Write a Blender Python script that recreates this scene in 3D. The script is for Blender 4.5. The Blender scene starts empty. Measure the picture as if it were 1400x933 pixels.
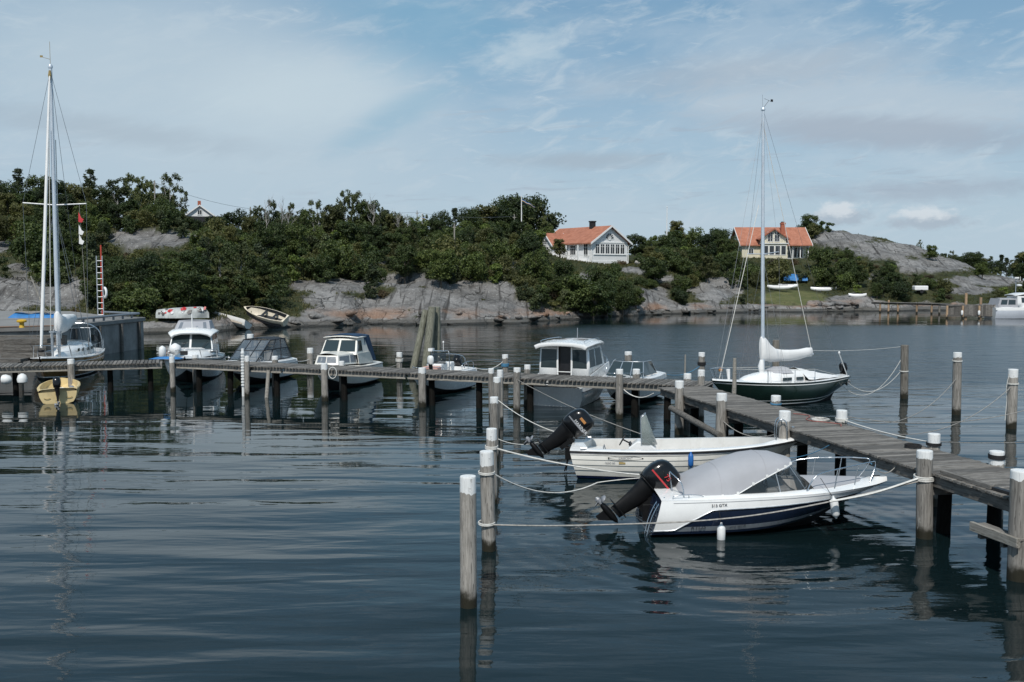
import bpy, math, random
import numpy as np
from mathutils import Vector, Matrix
random.seed(7); RNG = np.random.default_rng(7)
sc = bpy.context.scene
COL = sc.collection
R = math.radians
# ------------------------------------------------------------------ camera
CAM_H = 5.4; F = 1361.1; PITCH = math.atan((466.5 - 375.0) / F)
cam = bpy.data.cameras.new('camera'); cam.lens = 35; cam.sensor_width = 36; cam.clip_end = 9000; cam.clip_start = .1
camo = bpy.data.objects.new('camera', cam); COL.objects.link(camo)
camo.location = (0, 0, CAM_H); camo.rotation_euler = (math.pi / 2 - PITCH, 0, 0); sc.camera = camo
# ------------------------------------------------------------------ light
LD = Vector((0.2, 1.0, -1.25)).normalized()
sun = bpy.data.lights.new('sun', 'SUN'); sun.energy = 3.5; sun.angle = R(.55); sun.color = (1, .955, .89)
suno = bpy.data.objects.new('sun', sun); COL.objects.link(suno)
suno.rotation_euler = LD.to_track_quat('-Z', 'Y').to_euler(); suno.location = (-20, -40, 60)
sc.view_settings.view_transform = 'Standard'; sc.view_settings.look = 'None'
sc.view_settings.exposure = 0.0; sc.view_settings.gamma = 1; sc.view_settings.use_curve_mapping = False
W = bpy.data.worlds.new('World'); sc.world = W; W.use_nodes = True
def sky_nodes():
    nt = W.node_tree; nt.nodes.clear(); N = nt.nodes; L = nt.links
    out = N.new('ShaderNodeOutputWorld'); bg = N.new('ShaderNodeBackground'); L.new(bg.outputs[0], out.inputs[0])
    sk = N.new('ShaderNodeTexSky'); sk.sky_type = 'NISHITA'; sk.sun_disc = False
    sk.sun_elevation = math.asin(-LD.z); sk.sun_rotation = math.atan2(-LD.x, -LD.y) % (2 * math.pi)
    sk.air_density = 1.0; sk.dust_density = .7; sk.ozone_density = 1.6
    tc = N.new('ShaderNodeTexCoord'); sp = N.new('ShaderNodeSeparateXYZ'); L.new(tc.outputs['Generated'], sp.inputs[0])
    def M(op, a, b=None, c=None, clamp=False):
        m = N.new('ShaderNodeMath'); m.operation = op; m.use_clamp = clamp
        for i, v in enumerate((a, b, c)):
            if v is None: continue
            if isinstance(v, (int, float)): m.inputs[i].default_value = v
            else: L.new(v, m.inputs[i])
        return m.outputs[0]
    def MR(v, a, b, c=0., d=1.):
        m = N.new('ShaderNodeMapRange'); m.interpolation_type = 'SMOOTHSTEP'; L.new(v, m.inputs[0])
        for i, q in enumerate((a, b, c, d)): m.inputs[i + 1].default_value = q
        return m.outputs[0]
    az = M('MULTIPLY', M('ARCTAN2', sp.outputs[0], sp.outputs[1]), 57.2958)
    el = M('MULTIPLY', M('ARCSINE', sp.outputs[2]), 57.2958)
    def noise(scale, sx, sy, det=5, rough=.55, seed=0., dist=0., rot=0.):
        cb = N.new('ShaderNodeCombineXYZ')
        c_, s_ = math.cos(rot), math.sin(rot)
        u = M('ADD', M('MULTIPLY', az, c_), M('MULTIPLY', el, s_)); v = M('SUBTRACT', M('MULTIPLY', el, c_), M('MULTIPLY', az, s_))
        L.new(M('MULTIPLY', u, sx), cb.inputs[0]); L.new(M('MULTIPLY', v, sy), cb.inputs[1]); cb.inputs[2].default_value = seed
        n = N.new('ShaderNodeTexNoise'); n.inputs['Scale'].default_value = scale; n.inputs['Detail'].default_value = det
        n.inputs['Roughness'].default_value = rough; n.inputs['Distortion'].default_value = dist
        L.new(cb.outputs[0], n.inputs['Vector']); return n.outputs[0]
    def ell(px, py, rx, ry, n, amt, soft0=1.15, soft1=.35, rot=0.):
        a0 = math.degrees(math.atan((px - 700) / F)); e0 = math.degrees(math.atan((375 - py) / F)); ax = rx / F * 57.3; ey = ry / F * 57.3
        du = M('SUBTRACT', az, a0); dv = M('SUBTRACT', el, e0); c_, s_ = math.cos(rot), math.sin(rot)
        u = M('DIVIDE', M('ADD', M('MULTIPLY', du, c_), M('MULTIPLY', dv, s_)), ax)
        v = M('DIVIDE', M('SUBTRACT', M('MULTIPLY', dv, c_), M('MULTIPLY', du, s_)), ey)
        d = M('SQRT', M('ADD', M('MULTIPLY', u, u), M('MULTIPLY', v, v)))
        d = M('ADD', d, M('MULTIPLY', M('SUBTRACT', n, .5), amt))
        return MR(d, soft0, soft1)
    cur = [sk.outputs[0]]
    def over(col, fac):
        mx = N.new('ShaderNodeMix'); mx.data_type = 'RGBA'; L.new(fac, mx.inputs[0]); L.new(cur[0], mx.inputs[6]); mx.inputs[7].default_value = (*col, 1); cur[0] = mx.outputs[2]
    S = 10.0
    C = lambda r, g, b: (r * S, g * S, b * S)
    n1 = noise(.10, 1, 2.6, 6, .6, 1.3, .3); n2 = noise(.33, 1, 3.2, 6, .62, 4.1, .6, .25); n3 = noise(.7, 1, 2.2, 6, .6, 9.4); n4 = noise(1.5, 1, 1.7, 6, .6, 2.2)
    cyan = N.new('ShaderNodeValue'); cyan.outputs[0].default_value = .62; over(C(.20, .385, .545), cyan.outputs[0])
    # thin haze near the horizon
    over(C(.485, .60, .70), MR(el, 16., -2., .0, .88))
    hi = MR(el, 26., 9., .3, 1.)
    # broad cirrus veil over the whole dome
    over(C(.50, .60, .69), M('MULTIPLY', M('MULTIPLY', MR(n1, .40, .68), .50), hi))
    over(C(.52, .62, .70), M('MULTIPLY', M('MULTIPLY', MR(n2, .48, .72), .58), hi))
    n5 = noise(.30, 1, 9., 6, .62, 7.7, .4, .04); lowb = M('MULTIPLY', MR(el, 2.2, 4.5), MR(el, 12., 8.))
    over(C(.365, .44, .53), M('MULTIPLY', M('MULTIPLY', MR(n5, .54, .72), .55), lowb)); over(C(.58, .67, .74), M('MULTIPLY', MR(noise(.45, 1, 7., 6, .65, 3.3, .5, -.12), .58, .78), .5))
    # large soft bank on the left
    over(C(.49, .60, .685), M('MULTIPLY', ell(270, 150, 390, 170, n1, 1.1, 1.2, .3, -.12), .85))
    over(C(.55, .66, .73), M('MULTIPLY', ell(430, 135, 190, 62, n2, .9, 1.2, .2, .10), .7))
    # blue gap to the right of the bank
    over(C(.20, .41, .58), M('MULTIPLY', ell(590, 40, 170, 80, n2, 1.4, 1.3, .1, -.2), .55))
    over(C(.25, .45, .60), M('MULTIPLY', ell(540, 165, 110, 24, n2, .9, 1.3, .1, .5), .5))
    over(C(.55, .66, .73), M('MULTIPLY', ell(720, 75, 70, 30, n3, 1.6, 1.2, .2, .3), .55))
    # grey sheets on the right
    over(C(.50, .59, .67), M('MULTIPLY', ell(1190, 165, 270, 46, n2, 1.2, 1.15, .4, -.06), .7)); over(C(.365, .435, .525), M('MULTIPLY', ell(1200, 196, 250, 26, n2, 1.0, 1.15, .3, -.10), .75))
    over(C(.43, .50, .575), M('MULTIPLY', ell(1010, 110, 240, 30, n2, 1.5, 1.25, .1, .05), .6))
    over(C(.37, .45, .53), M('MULTIPLY', ell(800, 222, 150, 13, n2, 1.4, 1.3, .1), .65))
    over(C(.37, .45, .53), M('MULTIPLY', ell(150, 195, 230, 20, n2, 1.5, 1.3, .1, -.1), .45))
    over(C(.36, .43, .52), M('MULTIPLY', ell(1260, 270, 190, 16, n3, 1.6, 1.3, .1), .6))
    # small cumulus
    for a in ((1142, 293, 34, 13), (1258, 301, 46, 11)):
        over(C(.39, .46, .54), M('MULTIPLY', ell(a[0] + 6, a[1] + 8, a[2] * 1.2, a[3], n4, 1.5, 1.15, .45), .75))
        over(C(.66, .72, .77), M('MULTIPLY', ell(a[0], a[1] - 2, a[2], a[3] * .9, n4, 2.2, 1.15, .2), .85))
    L.new(cur[0], bg.inputs[0]); bg.inputs[1].default_value = .1
sky_nodes()
# ------------------------------------------------------------------ picture <-> place
CP, SP = math.cos(PITCH), math.sin(PITCH)
def ray(px, py):
    u = (px - 700) / F; v = -(py - 466.5) / F
    return Vector((u, CP + v * SP, -SP + v * CP))
def at_z(px, py, z):
    d = ray(px, py); k = (z - CAM_H) / d.z; return Vector((d.x * k, d.y * k, z))
def at_y(px, py, Y):
    d = ray(px, py); k = Y / d.y; return Vector((d.x * k, Y, CAM_H + d.z * k))
def proj(X, Y, Z):
    dz = Z - CAM_H; dep = Y * CP - dz * SP; v = Y * SP + dz * CP
    return 700 + F * X / dep, 466.5 - F * v / dep
# ------------------------------------------------------------------ materials
MATS = {}
def new_mat(name):
    m = bpy.data.materials.new(name); m.use_nodes = True; nt = m.node_tree
    b = nt.nodes['Principled BSDF']; return m, nt, b
class NB:
    def __init__(s, nt): s.nt = nt; s.N = nt.nodes; s.L = nt.links
    def __call__(s, typ, ins=None, **kw):
        n = s.N.new(typ)
        for k, v in kw.items(): setattr(n, k, v)
        for k, v in (ins or {}).items(): s.set(n.inputs[k], v)
        return n
    def set(s, inp, v):
        if hasattr(v, 'is_linked') or hasattr(v, 'links'): s.L.new(v, inp)
        else:
            if isinstance(v, tuple) and len(v) == 3 and inp.type == 'RGBA': v = (*v, 1)
            inp.default_value = v
    def math(s, op, a, b=0., clamp=False):
        n = s('ShaderNodeMath', operation=op, use_clamp=clamp); s.set(n.inputs[0], a); s.set(n.inputs[1], b); return n.outputs[0]
    def mix(s, f, a, b, blend='MIX'):
        n = s('ShaderNodeMix', data_type='RGBA', blend_type=blend); s.set(n.inputs[0], f); s.set(n.inputs[6], a); s.set(n.inputs[7], b); return n.outputs[2]
    def rng(s, v, a, b, c=0., d=1., smooth=True):
        n = s('ShaderNodeMapRange', interpolation_type='SMOOTHSTEP' if smooth else 'LINEAR'); s.set(n.inputs[0], v)
        for i, q in enumerate((a, b, c, d)): s.set(n.inputs[i + 1], q)
        return n.outputs[0]
    def coord(s, scale=(1, 1, 1), kind='Object'):
        if kind == 'Position': o = s('ShaderNodeNewGeometry').outputs['Position']
        else: o = s('ShaderNodeTexCoord').outputs[kind]
        return s('ShaderNodeMapping', {'Vector': o, 'Scale': scale}).outputs[0]
    def noise(s, vec, scale, det=4, rough=.55, dist=0.):
        return s('ShaderNodeTexNoise', {'Vector': vec, 'Scale': scale, 'Detail': det, 'Roughness': rough, 'Distortion': dist}).outputs[0]
    def bump(s, b, h, strength=.3, dist=.01, prev=None):
        n = s('ShaderNodeBump', {'Height': h, 'Strength': strength, 'Distance': dist})
        if prev is not None: s.L.new(prev, n.inputs['Normal'])
        if b is not None: s.L.new(n.outputs[0], b.inputs['Normal'])
        return n.outputs[0]
def pm(name, col, rough=.5, metal=0., var=.12, vs=2.5, bump=0., bs=25., spec=.5, coat=0., stretch=(1, 1, 1), dirt=0., dirtc=(.16, .15, .12), rnd=0.):
    """plain painted / moulded surface with mottling, faint grime and fine relief"""
    if name in MATS: return MATS[name]
    m, nt, b = new_mat(name); q = NB(nt); v = q.coord(stretch)
    n = q.noise(v, vs, 5, .6)
    c = q.mix(q.rng(n, .3, .7), tuple(x * (1 - var) for x in col), tuple(min(1, x * (1 + var)) for x in col))
    if dirt:
        n2 = q.noise(q.coord((1, 1, .35)), 4.3, 6, .68); c = q.mix(q.math('MULTIPLY', q.rng(n2, .52, .75), dirt), c, dirtc)
    if rnd:
        oi = q('ShaderNodeObjectInfo').outputs['Random']; c = q.mix(1., c, q.mix(oi, (1 - rnd,) * 3, (1 + rnd,) * 3), 'MULTIPLY')
    q.set(b.inputs['Base Color'], c); b.inputs['Metallic'].default_value = metal
    q.set(b.inputs['Roughness'], q.rng(q.noise(v, vs * 3, 3), .3, .7, max(.02, rough - .08), min(1, rough + .1)))
    b.inputs['Specular IOR Level'].default_value = spec; b.inputs['Coat Weight'].default_value = coat; b.inputs['Coat Roughness'].default_value = .08
    if bump: q.bump(b, q.noise(v, bs, 4), bump, .01)
    MATS[name] = m; return m
def glass(name, col=(.03, .045, .05), alpha=.0, rough=.04):
    if name in MATS: return MATS[name]
    m, nt, b = new_mat(name); b.inputs['Base Color'].default_value = (*col, 1); b.inputs['Roughness'].default_value = rough
    b.inputs['Specular IOR Level'].default_value = .6
    if alpha: b.inputs['Alpha'].default_value = 1 - alpha
    MATS[name] = m; return m
sc.cycles.max_bounces = 6; sc.cycles.diffuse_bounces = 2; sc.cycles.glossy_bounces = 3; sc.cycles.transparent_max_bounces = 10
def wood_mat(name, c0, c1, axis='x', wet=False, cap=False, rnd=.22):
    """weathered timber; origin of a post's mesh is at its top, so paint on the head and the wet foot follow the post"""
    m, nt, b = new_mat(name); q = NB(nt)
    st = {'x': (1.2, 14, 14), 'z': (16, 16, 1.1)}[axis]
    tc = q('ShaderNodeTexCoord').outputs['Object']; oi = q('ShaderNodeObjectInfo').outputs['Random']
    off = q('ShaderNodeVectorMath', {0: tc, 1: q('ShaderNodeCombineXYZ', {0: q.math('MULTIPLY', oi, 37.), 1: q.math('MULTIPLY', oi, 11.), 2: q.math('MULTIPLY', oi, 5.)}).outputs[0]}, operation='ADD').outputs[0]
    v = q('ShaderNodeMapping', {'Vector': off, 'Scale': st}).outputs[0]
    g = q.noise(v, 1.6, 6, .62, .4); blot = q.noise(off, 2.1, 4, .6)
    c = q.mix(q.rng(g, .28, .72), c0, c1)
    c = q.mix(q.math('MULTIPLY', q.rng(blot, .5, .8), .45), c, (c0[0] * .55, c0[1] * .55, c0[2] * .5))
    c = q.mix(1., c, q.mix(oi, (1 - rnd,) * 3, (1 + rnd, 1 + rnd * .95, 1 + rnd * .88)), 'MULTIPLY')
    ck = q.rng(q.noise(v, 3.4, 3, .5), .60, .66); c = q.mix(q.math('MULTIPLY', ck, .6), c, (.03, .028, .025))
    rough = .85
    if cap:
        z = q('ShaderNodeSeparateXYZ', {0: tc}).outputs[2]
        edge = q.math('ADD', z, q.math('MULTIPLY', q.math('SUBTRACT', q.noise(q.coord((9, 9, 2)), 1., 4), .5), .16))
        edge = q.math('ADD', edge, q.math('MULTIPLY', q.math('SUBTRACT', oi, .35), .14)); f = q.rng(edge, -.215, -.2)
        ch = q.rng(q.noise(tc, 9., 5, .65), .58, .64)
        f = q.math('MULTIPLY', f, q.math('SUBTRACT', 1., q.math('MULTIPLY', ch, .55)))
        c = q.mix(f, c, (.72, .73, .72))
    if wet:
        pz = q('ShaderNodeSeparateXYZ', {0: q('ShaderNodeNewGeometry').outputs['Position']}).outputs[2]
        e = q.math('ADD', pz, q.math('MULTIPLY', q.math('SUBTRACT', q.noise(tc, 5., 4), .5), .35))
        f = q.rng(e, .33, .15); c = q.mix(f, c, (.028, .026, .018))
        wh = q.math('MULTIPLY', q.rng(q.noise(q.coord((5, 5, 2.2)), 2.2, 5, .7), .58, .63), q.rng(e, .55, .35)); wh = q.math('MULTIPLY', wh, q.rng(e, .12, .25))
        c = q.mix(q.math('MULTIPLY', wh, .75), c, (.34, .33, .30))
        q.set(b.inputs['Roughness'], q.rng(e, .3, .1, .85, .35))
    else: b.inputs['Roughness'].default_value = rough
    q.set(b.inputs['Base Color'], c); b.inputs['Specular IOR Level'].default_value = .25
    q.bump(b, q.math('ADD', g, q.math('MULTIPLY', ck, -1.2)), .55, .012)
    MATS[name] = m; return m
wood_mat('board_wood', (.100, .094, .086), (.225, .213, .197), rnd=.36)
wood_mat('beam_wood', (.075, .07, .064), (.18, .17, .155), rnd=.12)
wood_mat('mid_beam', (.15, .145, .135), (.29, .28, .26), rnd=.10)
wood_mat('pale_beam', (.22, .205, .18), (.37, .35, .31), rnd=.12)
wood_mat('post_wood', (.17, .16, .145), (.36, .34, .31), 'z', wet=True, cap=True)
wood_mat('bare_post', (.13, .12, .10), (.30, .28, .25), 'z', wet=True)
wood_mat('dolphin_wood', (.13, .135, .10), (.27, .265, .215), 'z', wet=True)
wood_mat('new_post', (.30, .20, .125), (.45, .32, .21), 'z', wet=True)
pm('gelcoat', (.80, .80, .785), .22, coat=.3, var=.03, dirt=.10, dirtc=(.42, .41, .36))
pm('gelcoat_warm', (.74, .72, .66), .35, coat=.1, var=.05, dirt=.22, dirtc=(.38, .36, .29))
pm('gelcoat_in', (.70, .69, .66), .5, var=.05, dirt=.25, dirtc=(.40, .37, .31))
pm('floor_tan', (.42, .36, .29), .7, var=.15, dirt=.3)
pm('navy', (.010, .017, .038), .12, coat=.6, var=.15, dirt=.06)
pm('dark_green', (.008, .020, .015), .16, coat=.5, var=.15, dirt=.05)
pm('stripe_grey', (.17, .19, .21), .3, var=.08)
pm('bottom_blue', (.012, .03, .11), .6, var=.2, dirt=.4)
pm('bottom_black', (.014, .015, .017), .6, var=.2)
pm('varnish', (.20, .105, .030), .2, coat=.5, var=.2, stretch=(1, 8, 8))
pm('black_rubber', (.012, .012, .013), .55, var=.2)
pm('engine_black', (.006, .0063, .007), .2, coat=.35, var=.2, spec=.3)
pm('engine_matt', (.007, .007, .0075), .45, var=.25, dirt=.15, dirtc=(.04, .04, .036), spec=.25)
pm('steel', (.62, .64, .66), .18, metal=1., var=.05)
pm('alloy', (.55, .57, .59), .38, metal=.85, var=.06)
pm('mast_alloy', (.60, .66, .72), .42, metal=.35, var=.05)
pm('wire', (.25, .26, .27), .4, metal=.7, var=.1)
pm('canvas_grey', (.36, .365, .385), .9, var=.05, vs=1.3, bump=.55, bs=4.5, dirt=.10, dirtc=(.25, .25, .24))
pm('canvas_white', (.74, .74, .73), .85, var=.05, bump=.35, bs=7)
pm('canvas_black', (.018, .022, .028), .7, var=.2, bump=.2, bs=12)
pm('canvas_blue', (.012, .045, .10), .85, var=.2, bump=.3, bs=10, dirt=.2)
pm('tarp_blue', (.03, .17, .42), .6, var=.15, bump=.5, bs=5)
pm('tarred', (.011, .0105, .0095), .9, var=.35, vs=3, bump=.5, bs=14, stretch=(6, 6, 1), spec=.12)
pm('fender_white', (.76, .77, .76), .45, var=.05, dirt=.15)
pm('fender_blue', (.02, .13, .40), .5, var=.1)
pm('rope_white', (.62, .61, .57), .9, var=.12, vs=14, bump=.6, bs=90)
pm('rope_grey', (.30, .285, .26), .95, var=.25, vs=12, bump=.6, bs=90)
pm('rope_black', (.016, .016, .017), .9, var=.3, bump=.6, bs=70)
pm('rope_blue', (.07, .22, .36), .9, var=.2, vs=14, bump=.5, bs=80)
pm('rope_red', (.33, .12, .10), .9, var=.2, vs=14, bump=.5, bs=80)
pm('decal_red', (.55, .045, .05), .4, var=.1)
pm('decal_white', (.62, .63, .64), .4, var=.05)
pm('decal_grey', (.24, .25, .27), .4, var=.05)
pm('decal_black', (.012, .012, .014), .4, var=.05)
pm('decal_gold', (.30, .22, .08), .5, var=.2)
pm('decal_orange', (.45, .20, .06), .5, var=.2)
pm('paint_yellow', (.62, .38, .03), .5, var=.12, dirt=.2)
pm('paint_red', (.46, .06, .035), .5, var=.15, dirt=.2)
pm('dinghy_cream', (.66, .52, .27), .45, var=.08, dirt=.2)
pm('concrete', (.24, .235, .225), .92, var=.25, vs=.6, bump=.5, bs=6, dirt=.7, dirtc=(.10, .098, .09))
pm('quay_top', (.22, .215, .205), .95, var=.18, vs=.5, bump=.3, bs=8, dirt=.3)
pm('rust', (.16, .085, .045), .85, var=.35, vs=1.6, bump=.4, bs=12)
pm('house_white', (.80, .80, .79), .65, var=.03, bump=.0, dirt=.06, dirtc=(.5, .5, .48))
pm('house_cream', (.70, .65, .50), .7, var=.05, dirt=.08, dirtc=(.45, .40, .30))
pm('trim_white', (.80, .80, .78), .5, var=.03)
pm('brick_red', (.36, .12, .07), .85, var=.25, vs=9)
pm('chimney_black', (.018, .018, .02), .6)
pm('lawn', (.10, .115, .035), 1., var=.3, vs=.7)
pm('stone_pale', (.45, .43, .39), .9, var=.15, bump=.6, bs=5)
pm('skin_pink', (.52, .30, .25), .7, var=.1)
glass('glass_dark'); glass('glass_tint', (.025, .035, .042), .45); glass('glass_house', (.028, .032, .036)); glass('vinyl', (.16, .20, .24), .5, .08)
glass('glass_clear', (.30, .34, .32), .5)
def tile_mat():
    m, nt, b = new_mat('roof_tile'); q = NB(nt); v = q.coord()
    n = q.noise(v, 1.3, 6, .65); c = q.mix(q.rng(n, .3, .7), (.33, .125, .072), (.45, .185, .115))
    c = q.mix(q.math('MULTIPLY', q.rng(q.noise(v, .45, 5, .6), .5, .8), .35), c, (.23, .105, .07))
    q.set(b.inputs['Base Color'], c); b.inputs['Roughness'].default_value = .8
    w = q('ShaderNodeTexWave', {'Vector': v, 'Scale': 1.05, 'Distortion': .0}, bands_direction='X').outputs['Color']
    w2 = q('ShaderNodeTexWave', {'Vector': v, 'Scale': .9}, bands_direction='Z').outputs['Color']
    q.bump(b, q.math('ADD', w, w2), .6, .04); MATS['roof_tile'] = m
tile_mat()
def siding_mat(name, col):
    m, nt, b = new_mat(name); q = NB(nt); v = q.coord(); n = q.noise(v, .8, 5)
    q.set(b.inputs['Base Color'], q.mix(q.rng(n, .3, .7), tuple(x * .95 for x in col), col)); b.inputs['Roughness'].default_value = .65
    w = q('ShaderNodeTexWave', {'Vector': v, 'Scale': 1.6}, bands_direction='Z', wave_profile='SAW').outputs['Color']
    q.bump(b, w, .5, .02); MATS[name] = m
siding_mat('siding_white', (.80, .80, .79)); siding_mat('siding_cream', (.70, .65, .50))
# ------------------------------------------------------------------ mesh builder
class MB:
    def __init__(s): s.v = []; s.f = []; s.m = []
    def add(s, vs, fs, mi=0):
        o = len(s.v); s.v += [tuple(p) for p in vs]; s.f += [tuple(i + o for i in f) for f in fs]; s.m += [mi] * len(fs); return s
    def box(s, c, d, mi=0, rot=None, taper=1.):
        x, y, z = d[0] / 2, d[1] / 2, d[2] / 2; vs = []
        for k, t in ((-1, 1.), (1, taper)):
            for a, b in ((-1, -1), (1, -1), (1, 1), (-1, 1)): vs.append(Vector((a * x * t, b * y * t, k * z)))
        if rot is not None: vs = [rot @ p for p in vs]
        c = Vector(c); return s.add([p + c for p in vs], [(3, 2, 1, 0), (4, 5, 6, 7), (0, 1, 5, 4), (1, 2, 6, 5), (2, 3, 7, 6), (3, 0, 4, 7)], mi)
    def b2(s, lo, hi, mi=0):
        return s.box([(a + b) / 2 for a, b in zip(lo, hi)], [abs(b - a) for a, b in zip(lo, hi)], mi)
    def tube(s, pts, r, n=8, mi=0, cap=True, flat=1.):
        pts = [Vector(p) for p in pts]; rs = r if isinstance(r, (list, tuple)) else [r] * len(pts); rings = []; up = None
        for i, p in enumerate(pts):
            d = (pts[min(i + 1, len(pts) - 1)] - pts[max(i - 1, 0)]).normalized()
            if up is None: up = Vector((0, 0, 1)) if abs(d.z) < .9 else Vector((1, 0, 0))
            sd = d.cross(up)
            sd = sd.normalized() if sd.length > 1e-6 else Vector((1, 0, 0)); up = sd.cross(d).normalized()
            rings.append([p + sd * (math.cos(6.28318 * k / n) * rs[i]) + up * (math.sin(6.28318 * k / n) * rs[i] * flat) for k in range(n)])
        vs = [q for g in rings for q in g]; fs = []
        for i in range(len(pts) - 1):
            for k in range(n): a = i * n + k; b = i * n + (k + 1) % n; fs.append((a, b, b + n, a + n))
        if cap: fs.append(tuple(range(n - 1, -1, -1))); fs.append(tuple((len(pts) - 1) * n + k for k in range(n)))
        return s.add(vs, fs, mi)
    def lathe(s, prof, c=(0, 0, 0), n=12, mi=0, axis='z'):
        vs = []
        for r, h in prof:
            for k in range(n):
                a = 6.28318 * k / n; x, y = r * math.cos(a), r * math.sin(a)
                p = {'z': (x, y, h), 'x': (h, x, y), 'y': (x, h, y)}[axis]; vs.append((p[0] + c[0], p[1] + c[1], p[2] + c[2]))
        fs = []
        for i in range(len(prof) - 1):
            for k in range(n): a = i * n + k; b = i * n + (k + 1) % n; fs.append((a, b, b + n, a + n))
        fs.append(tuple(range(n - 1, -1, -1))); fs.append(tuple((len(prof) - 1) * n + k for k in range(n)))
        return s.add(vs, fs, mi)
    def grid(s, rows, mi=0, close=False):
        n = len(rows[0]); vs = [p for r in rows for p in r]; fs = []
        for i in range(len(rows) - 1):
            for k in range(n if close else n - 1): a = i * n + k; b = i * n + (k + 1) % n; fs.append((a, b, b + n, a + n))
        return s.add(vs, fs, mi)
    def prism(s, poly, z0, z1, mi=0):
        n = len(poly); vs = [(p[0], p[1], z0) for p in poly] + [(p[0], p[1], z1) for p in poly]
        fs = [tuple(range(n - 1, -1, -1)), tuple(range(n, 2 * n))] + [(i, (i + 1) % n, n + (i + 1) % n, n + i) for i in range(n)]
        return s.add(vs, fs, mi)
    def xprism(s, poly, x0, x1, mi=0, ax='x'):
        n = len(poly); f = (lambda p, t: (t, p[0], p[1])) if ax == 'x' else (lambda p, t: (p[0], t, p[1]))
        vs = [f(p, x0) for p in poly] + [f(p, x1) for p in poly]
        fs = [tuple(range(n - 1, -1, -1)), tuple(range(n, 2 * n))] + [(i, (i + 1) % n, n + (i + 1) % n, n + i) for i in range(n)]
        return s.add(vs, fs, mi)
    def mesh(s, name, mats, smooth=0.):
        me = bpy.data.meshes.new(name); me.from_pydata(s.v, [], s.f)
        for m in (mats if isinstance(mats, (list, tuple)) else [mats]): me.materials.append(MATS[m])
        me.polygons.foreach_set('material_index', s.m); me.validate(); fix_normals(me)
        if smooth:
            me.polygons.foreach_set('use_smooth', [True] * len(me.polygons)); me.set_sharp_from_angle(angle=R(smooth))
        me.update(); return me
    def build(s, name, mats, parent=None, smooth=0., loc=(0, 0, 0), rot=None, bevel=0., solid=0.):
        o = bpy.data.objects.new(name, s.mesh(name, mats, smooth)); COL.objects.link(o); o.parent = parent; o.location = loc
        if rot is not None: o.rotation_euler = rot
        if solid: md = o.modifiers.new('solid', 'SOLIDIFY'); md.thickness = solid; md.offset = 0
        if bevel: md = o.modifiers.new('bevel', 'BEVEL'); md.width = bevel; md.segments = 2; md.limit_method = 'ANGLE'; md.angle_limit = R(35)
        return o
import bmesh
def fix_normals(me):
    bm = bmesh.new(); bm.from_mesh(me); bmesh.ops.remove_doubles(bm, verts=bm.verts, dist=1e-5); bmesh.ops.recalc_face_normals(bm, faces=bm.faces); bm.to_mesh(me); bm.free()
def tag(o, label=None, cat=None, group=None, kind=None):
    for k, v in (('label', label), ('category', cat), ('group', group), ('kind', kind)):
        if v: o[k] = v
    return o
def thing(name, label, cat, loc=(0, 0, 0), rz=0., group=None):
    o = bpy.data.objects.new(name, None); COL.objects.link(o); o.location = loc; o.rotation_euler = (0, 0, rz); o.empty_display_size = .2
    return tag(o, label, cat, group)
def link_copy(o, parent=None, loc=None, rot=None):
    c = o.copy(); COL.objects.link(c); c.parent = parent
    if loc is not None: c.location = loc
    if rot is not None: c.rotation_euler = rot
    return c
def smooth_path(pts, k=5):
    pts = [Vector(p) for p in pts]; out = []
    for i in range(len(pts) - 1):
        p0, p1, p2, p3 = pts[max(i - 1, 0)], pts[i], pts[i + 1], pts[min(i + 2, len(pts) - 1)]
        for j in range(k):
            t = j / k; out.append(.5 * ((2 * p1) + (p2 - p0) * t + (2 * p0 - 5 * p1 + 4 * p2 - p3) * t * t + (3 * p1 - p0 - 3 * p2 + p3) * t ** 3))
    return out + [pts[-1]]
def lettering(txt, size, m, parent, loc, rot, name='lettering', depth=.002, shear=0., sx=1.):
    c = bpy.data.curves.new(name, 'FONT'); c.body = txt; c.size = size; c.extrude = depth; c.shear = shear; c.align_x = 'CENTER'; c.align_y = 'CENTER'
    t = bpy.data.objects.new('tmp', c); COL.objects.link(t); bpy.context.view_layer.update()
    me = bpy.data.meshes.new_from_object(t.evaluated_get(bpy.context.evaluated_depsgraph_get())); bpy.data.objects.remove(t); me.materials.clear(); me.materials.append(MATS[m])
    o = bpy.data.objects.new(name, me); COL.objects.link(o); o.parent = parent; o.location = loc; o.rotation_euler = rot; o.scale = (sx, 1, 1); return o
def catenary(p0, p1, sag, n=18):
    p0, p1 = Vector(p0), Vector(p1); return [p0.lerp(p1, i / n) - Vector((0, 0, sag * 4 * (i / n) * (1 - i / n))) for i in range(n + 1)]
def rope(p0, p1, sag, r, m, label, cat='rope', name='mooring_rope', flat=1., group=None, n=18):
    b = MB(); b.tube(catenary(p0, p1, sag, n), r, 6, flat=flat); o = b.build(name, m, smooth=60); return tag(o, label, cat, group)
_T = RNG.random((256, 256))
def vnoise(x, y, seed=0):
    x = np.asarray(x, float) + seed * 17.3; y = np.asarray(y, float) + seed * 9.7
    xi = np.floor(x).astype(int); yi = np.floor(y).astype(int); fx = x - xi; fy = y - yi; fx = fx * fx * (3 - 2 * fx); fy = fy * fy * (3 - 2 * fy)
    g = lambda a, b: _T[a & 255, b & 255]
    return (g(xi, yi) * (1 - fx) + g(xi + 1, yi) * fx) * (1 - fy) + (g(xi, yi + 1) * (1 - fx) + g(xi + 1, yi + 1) * fx) * fy
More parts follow.
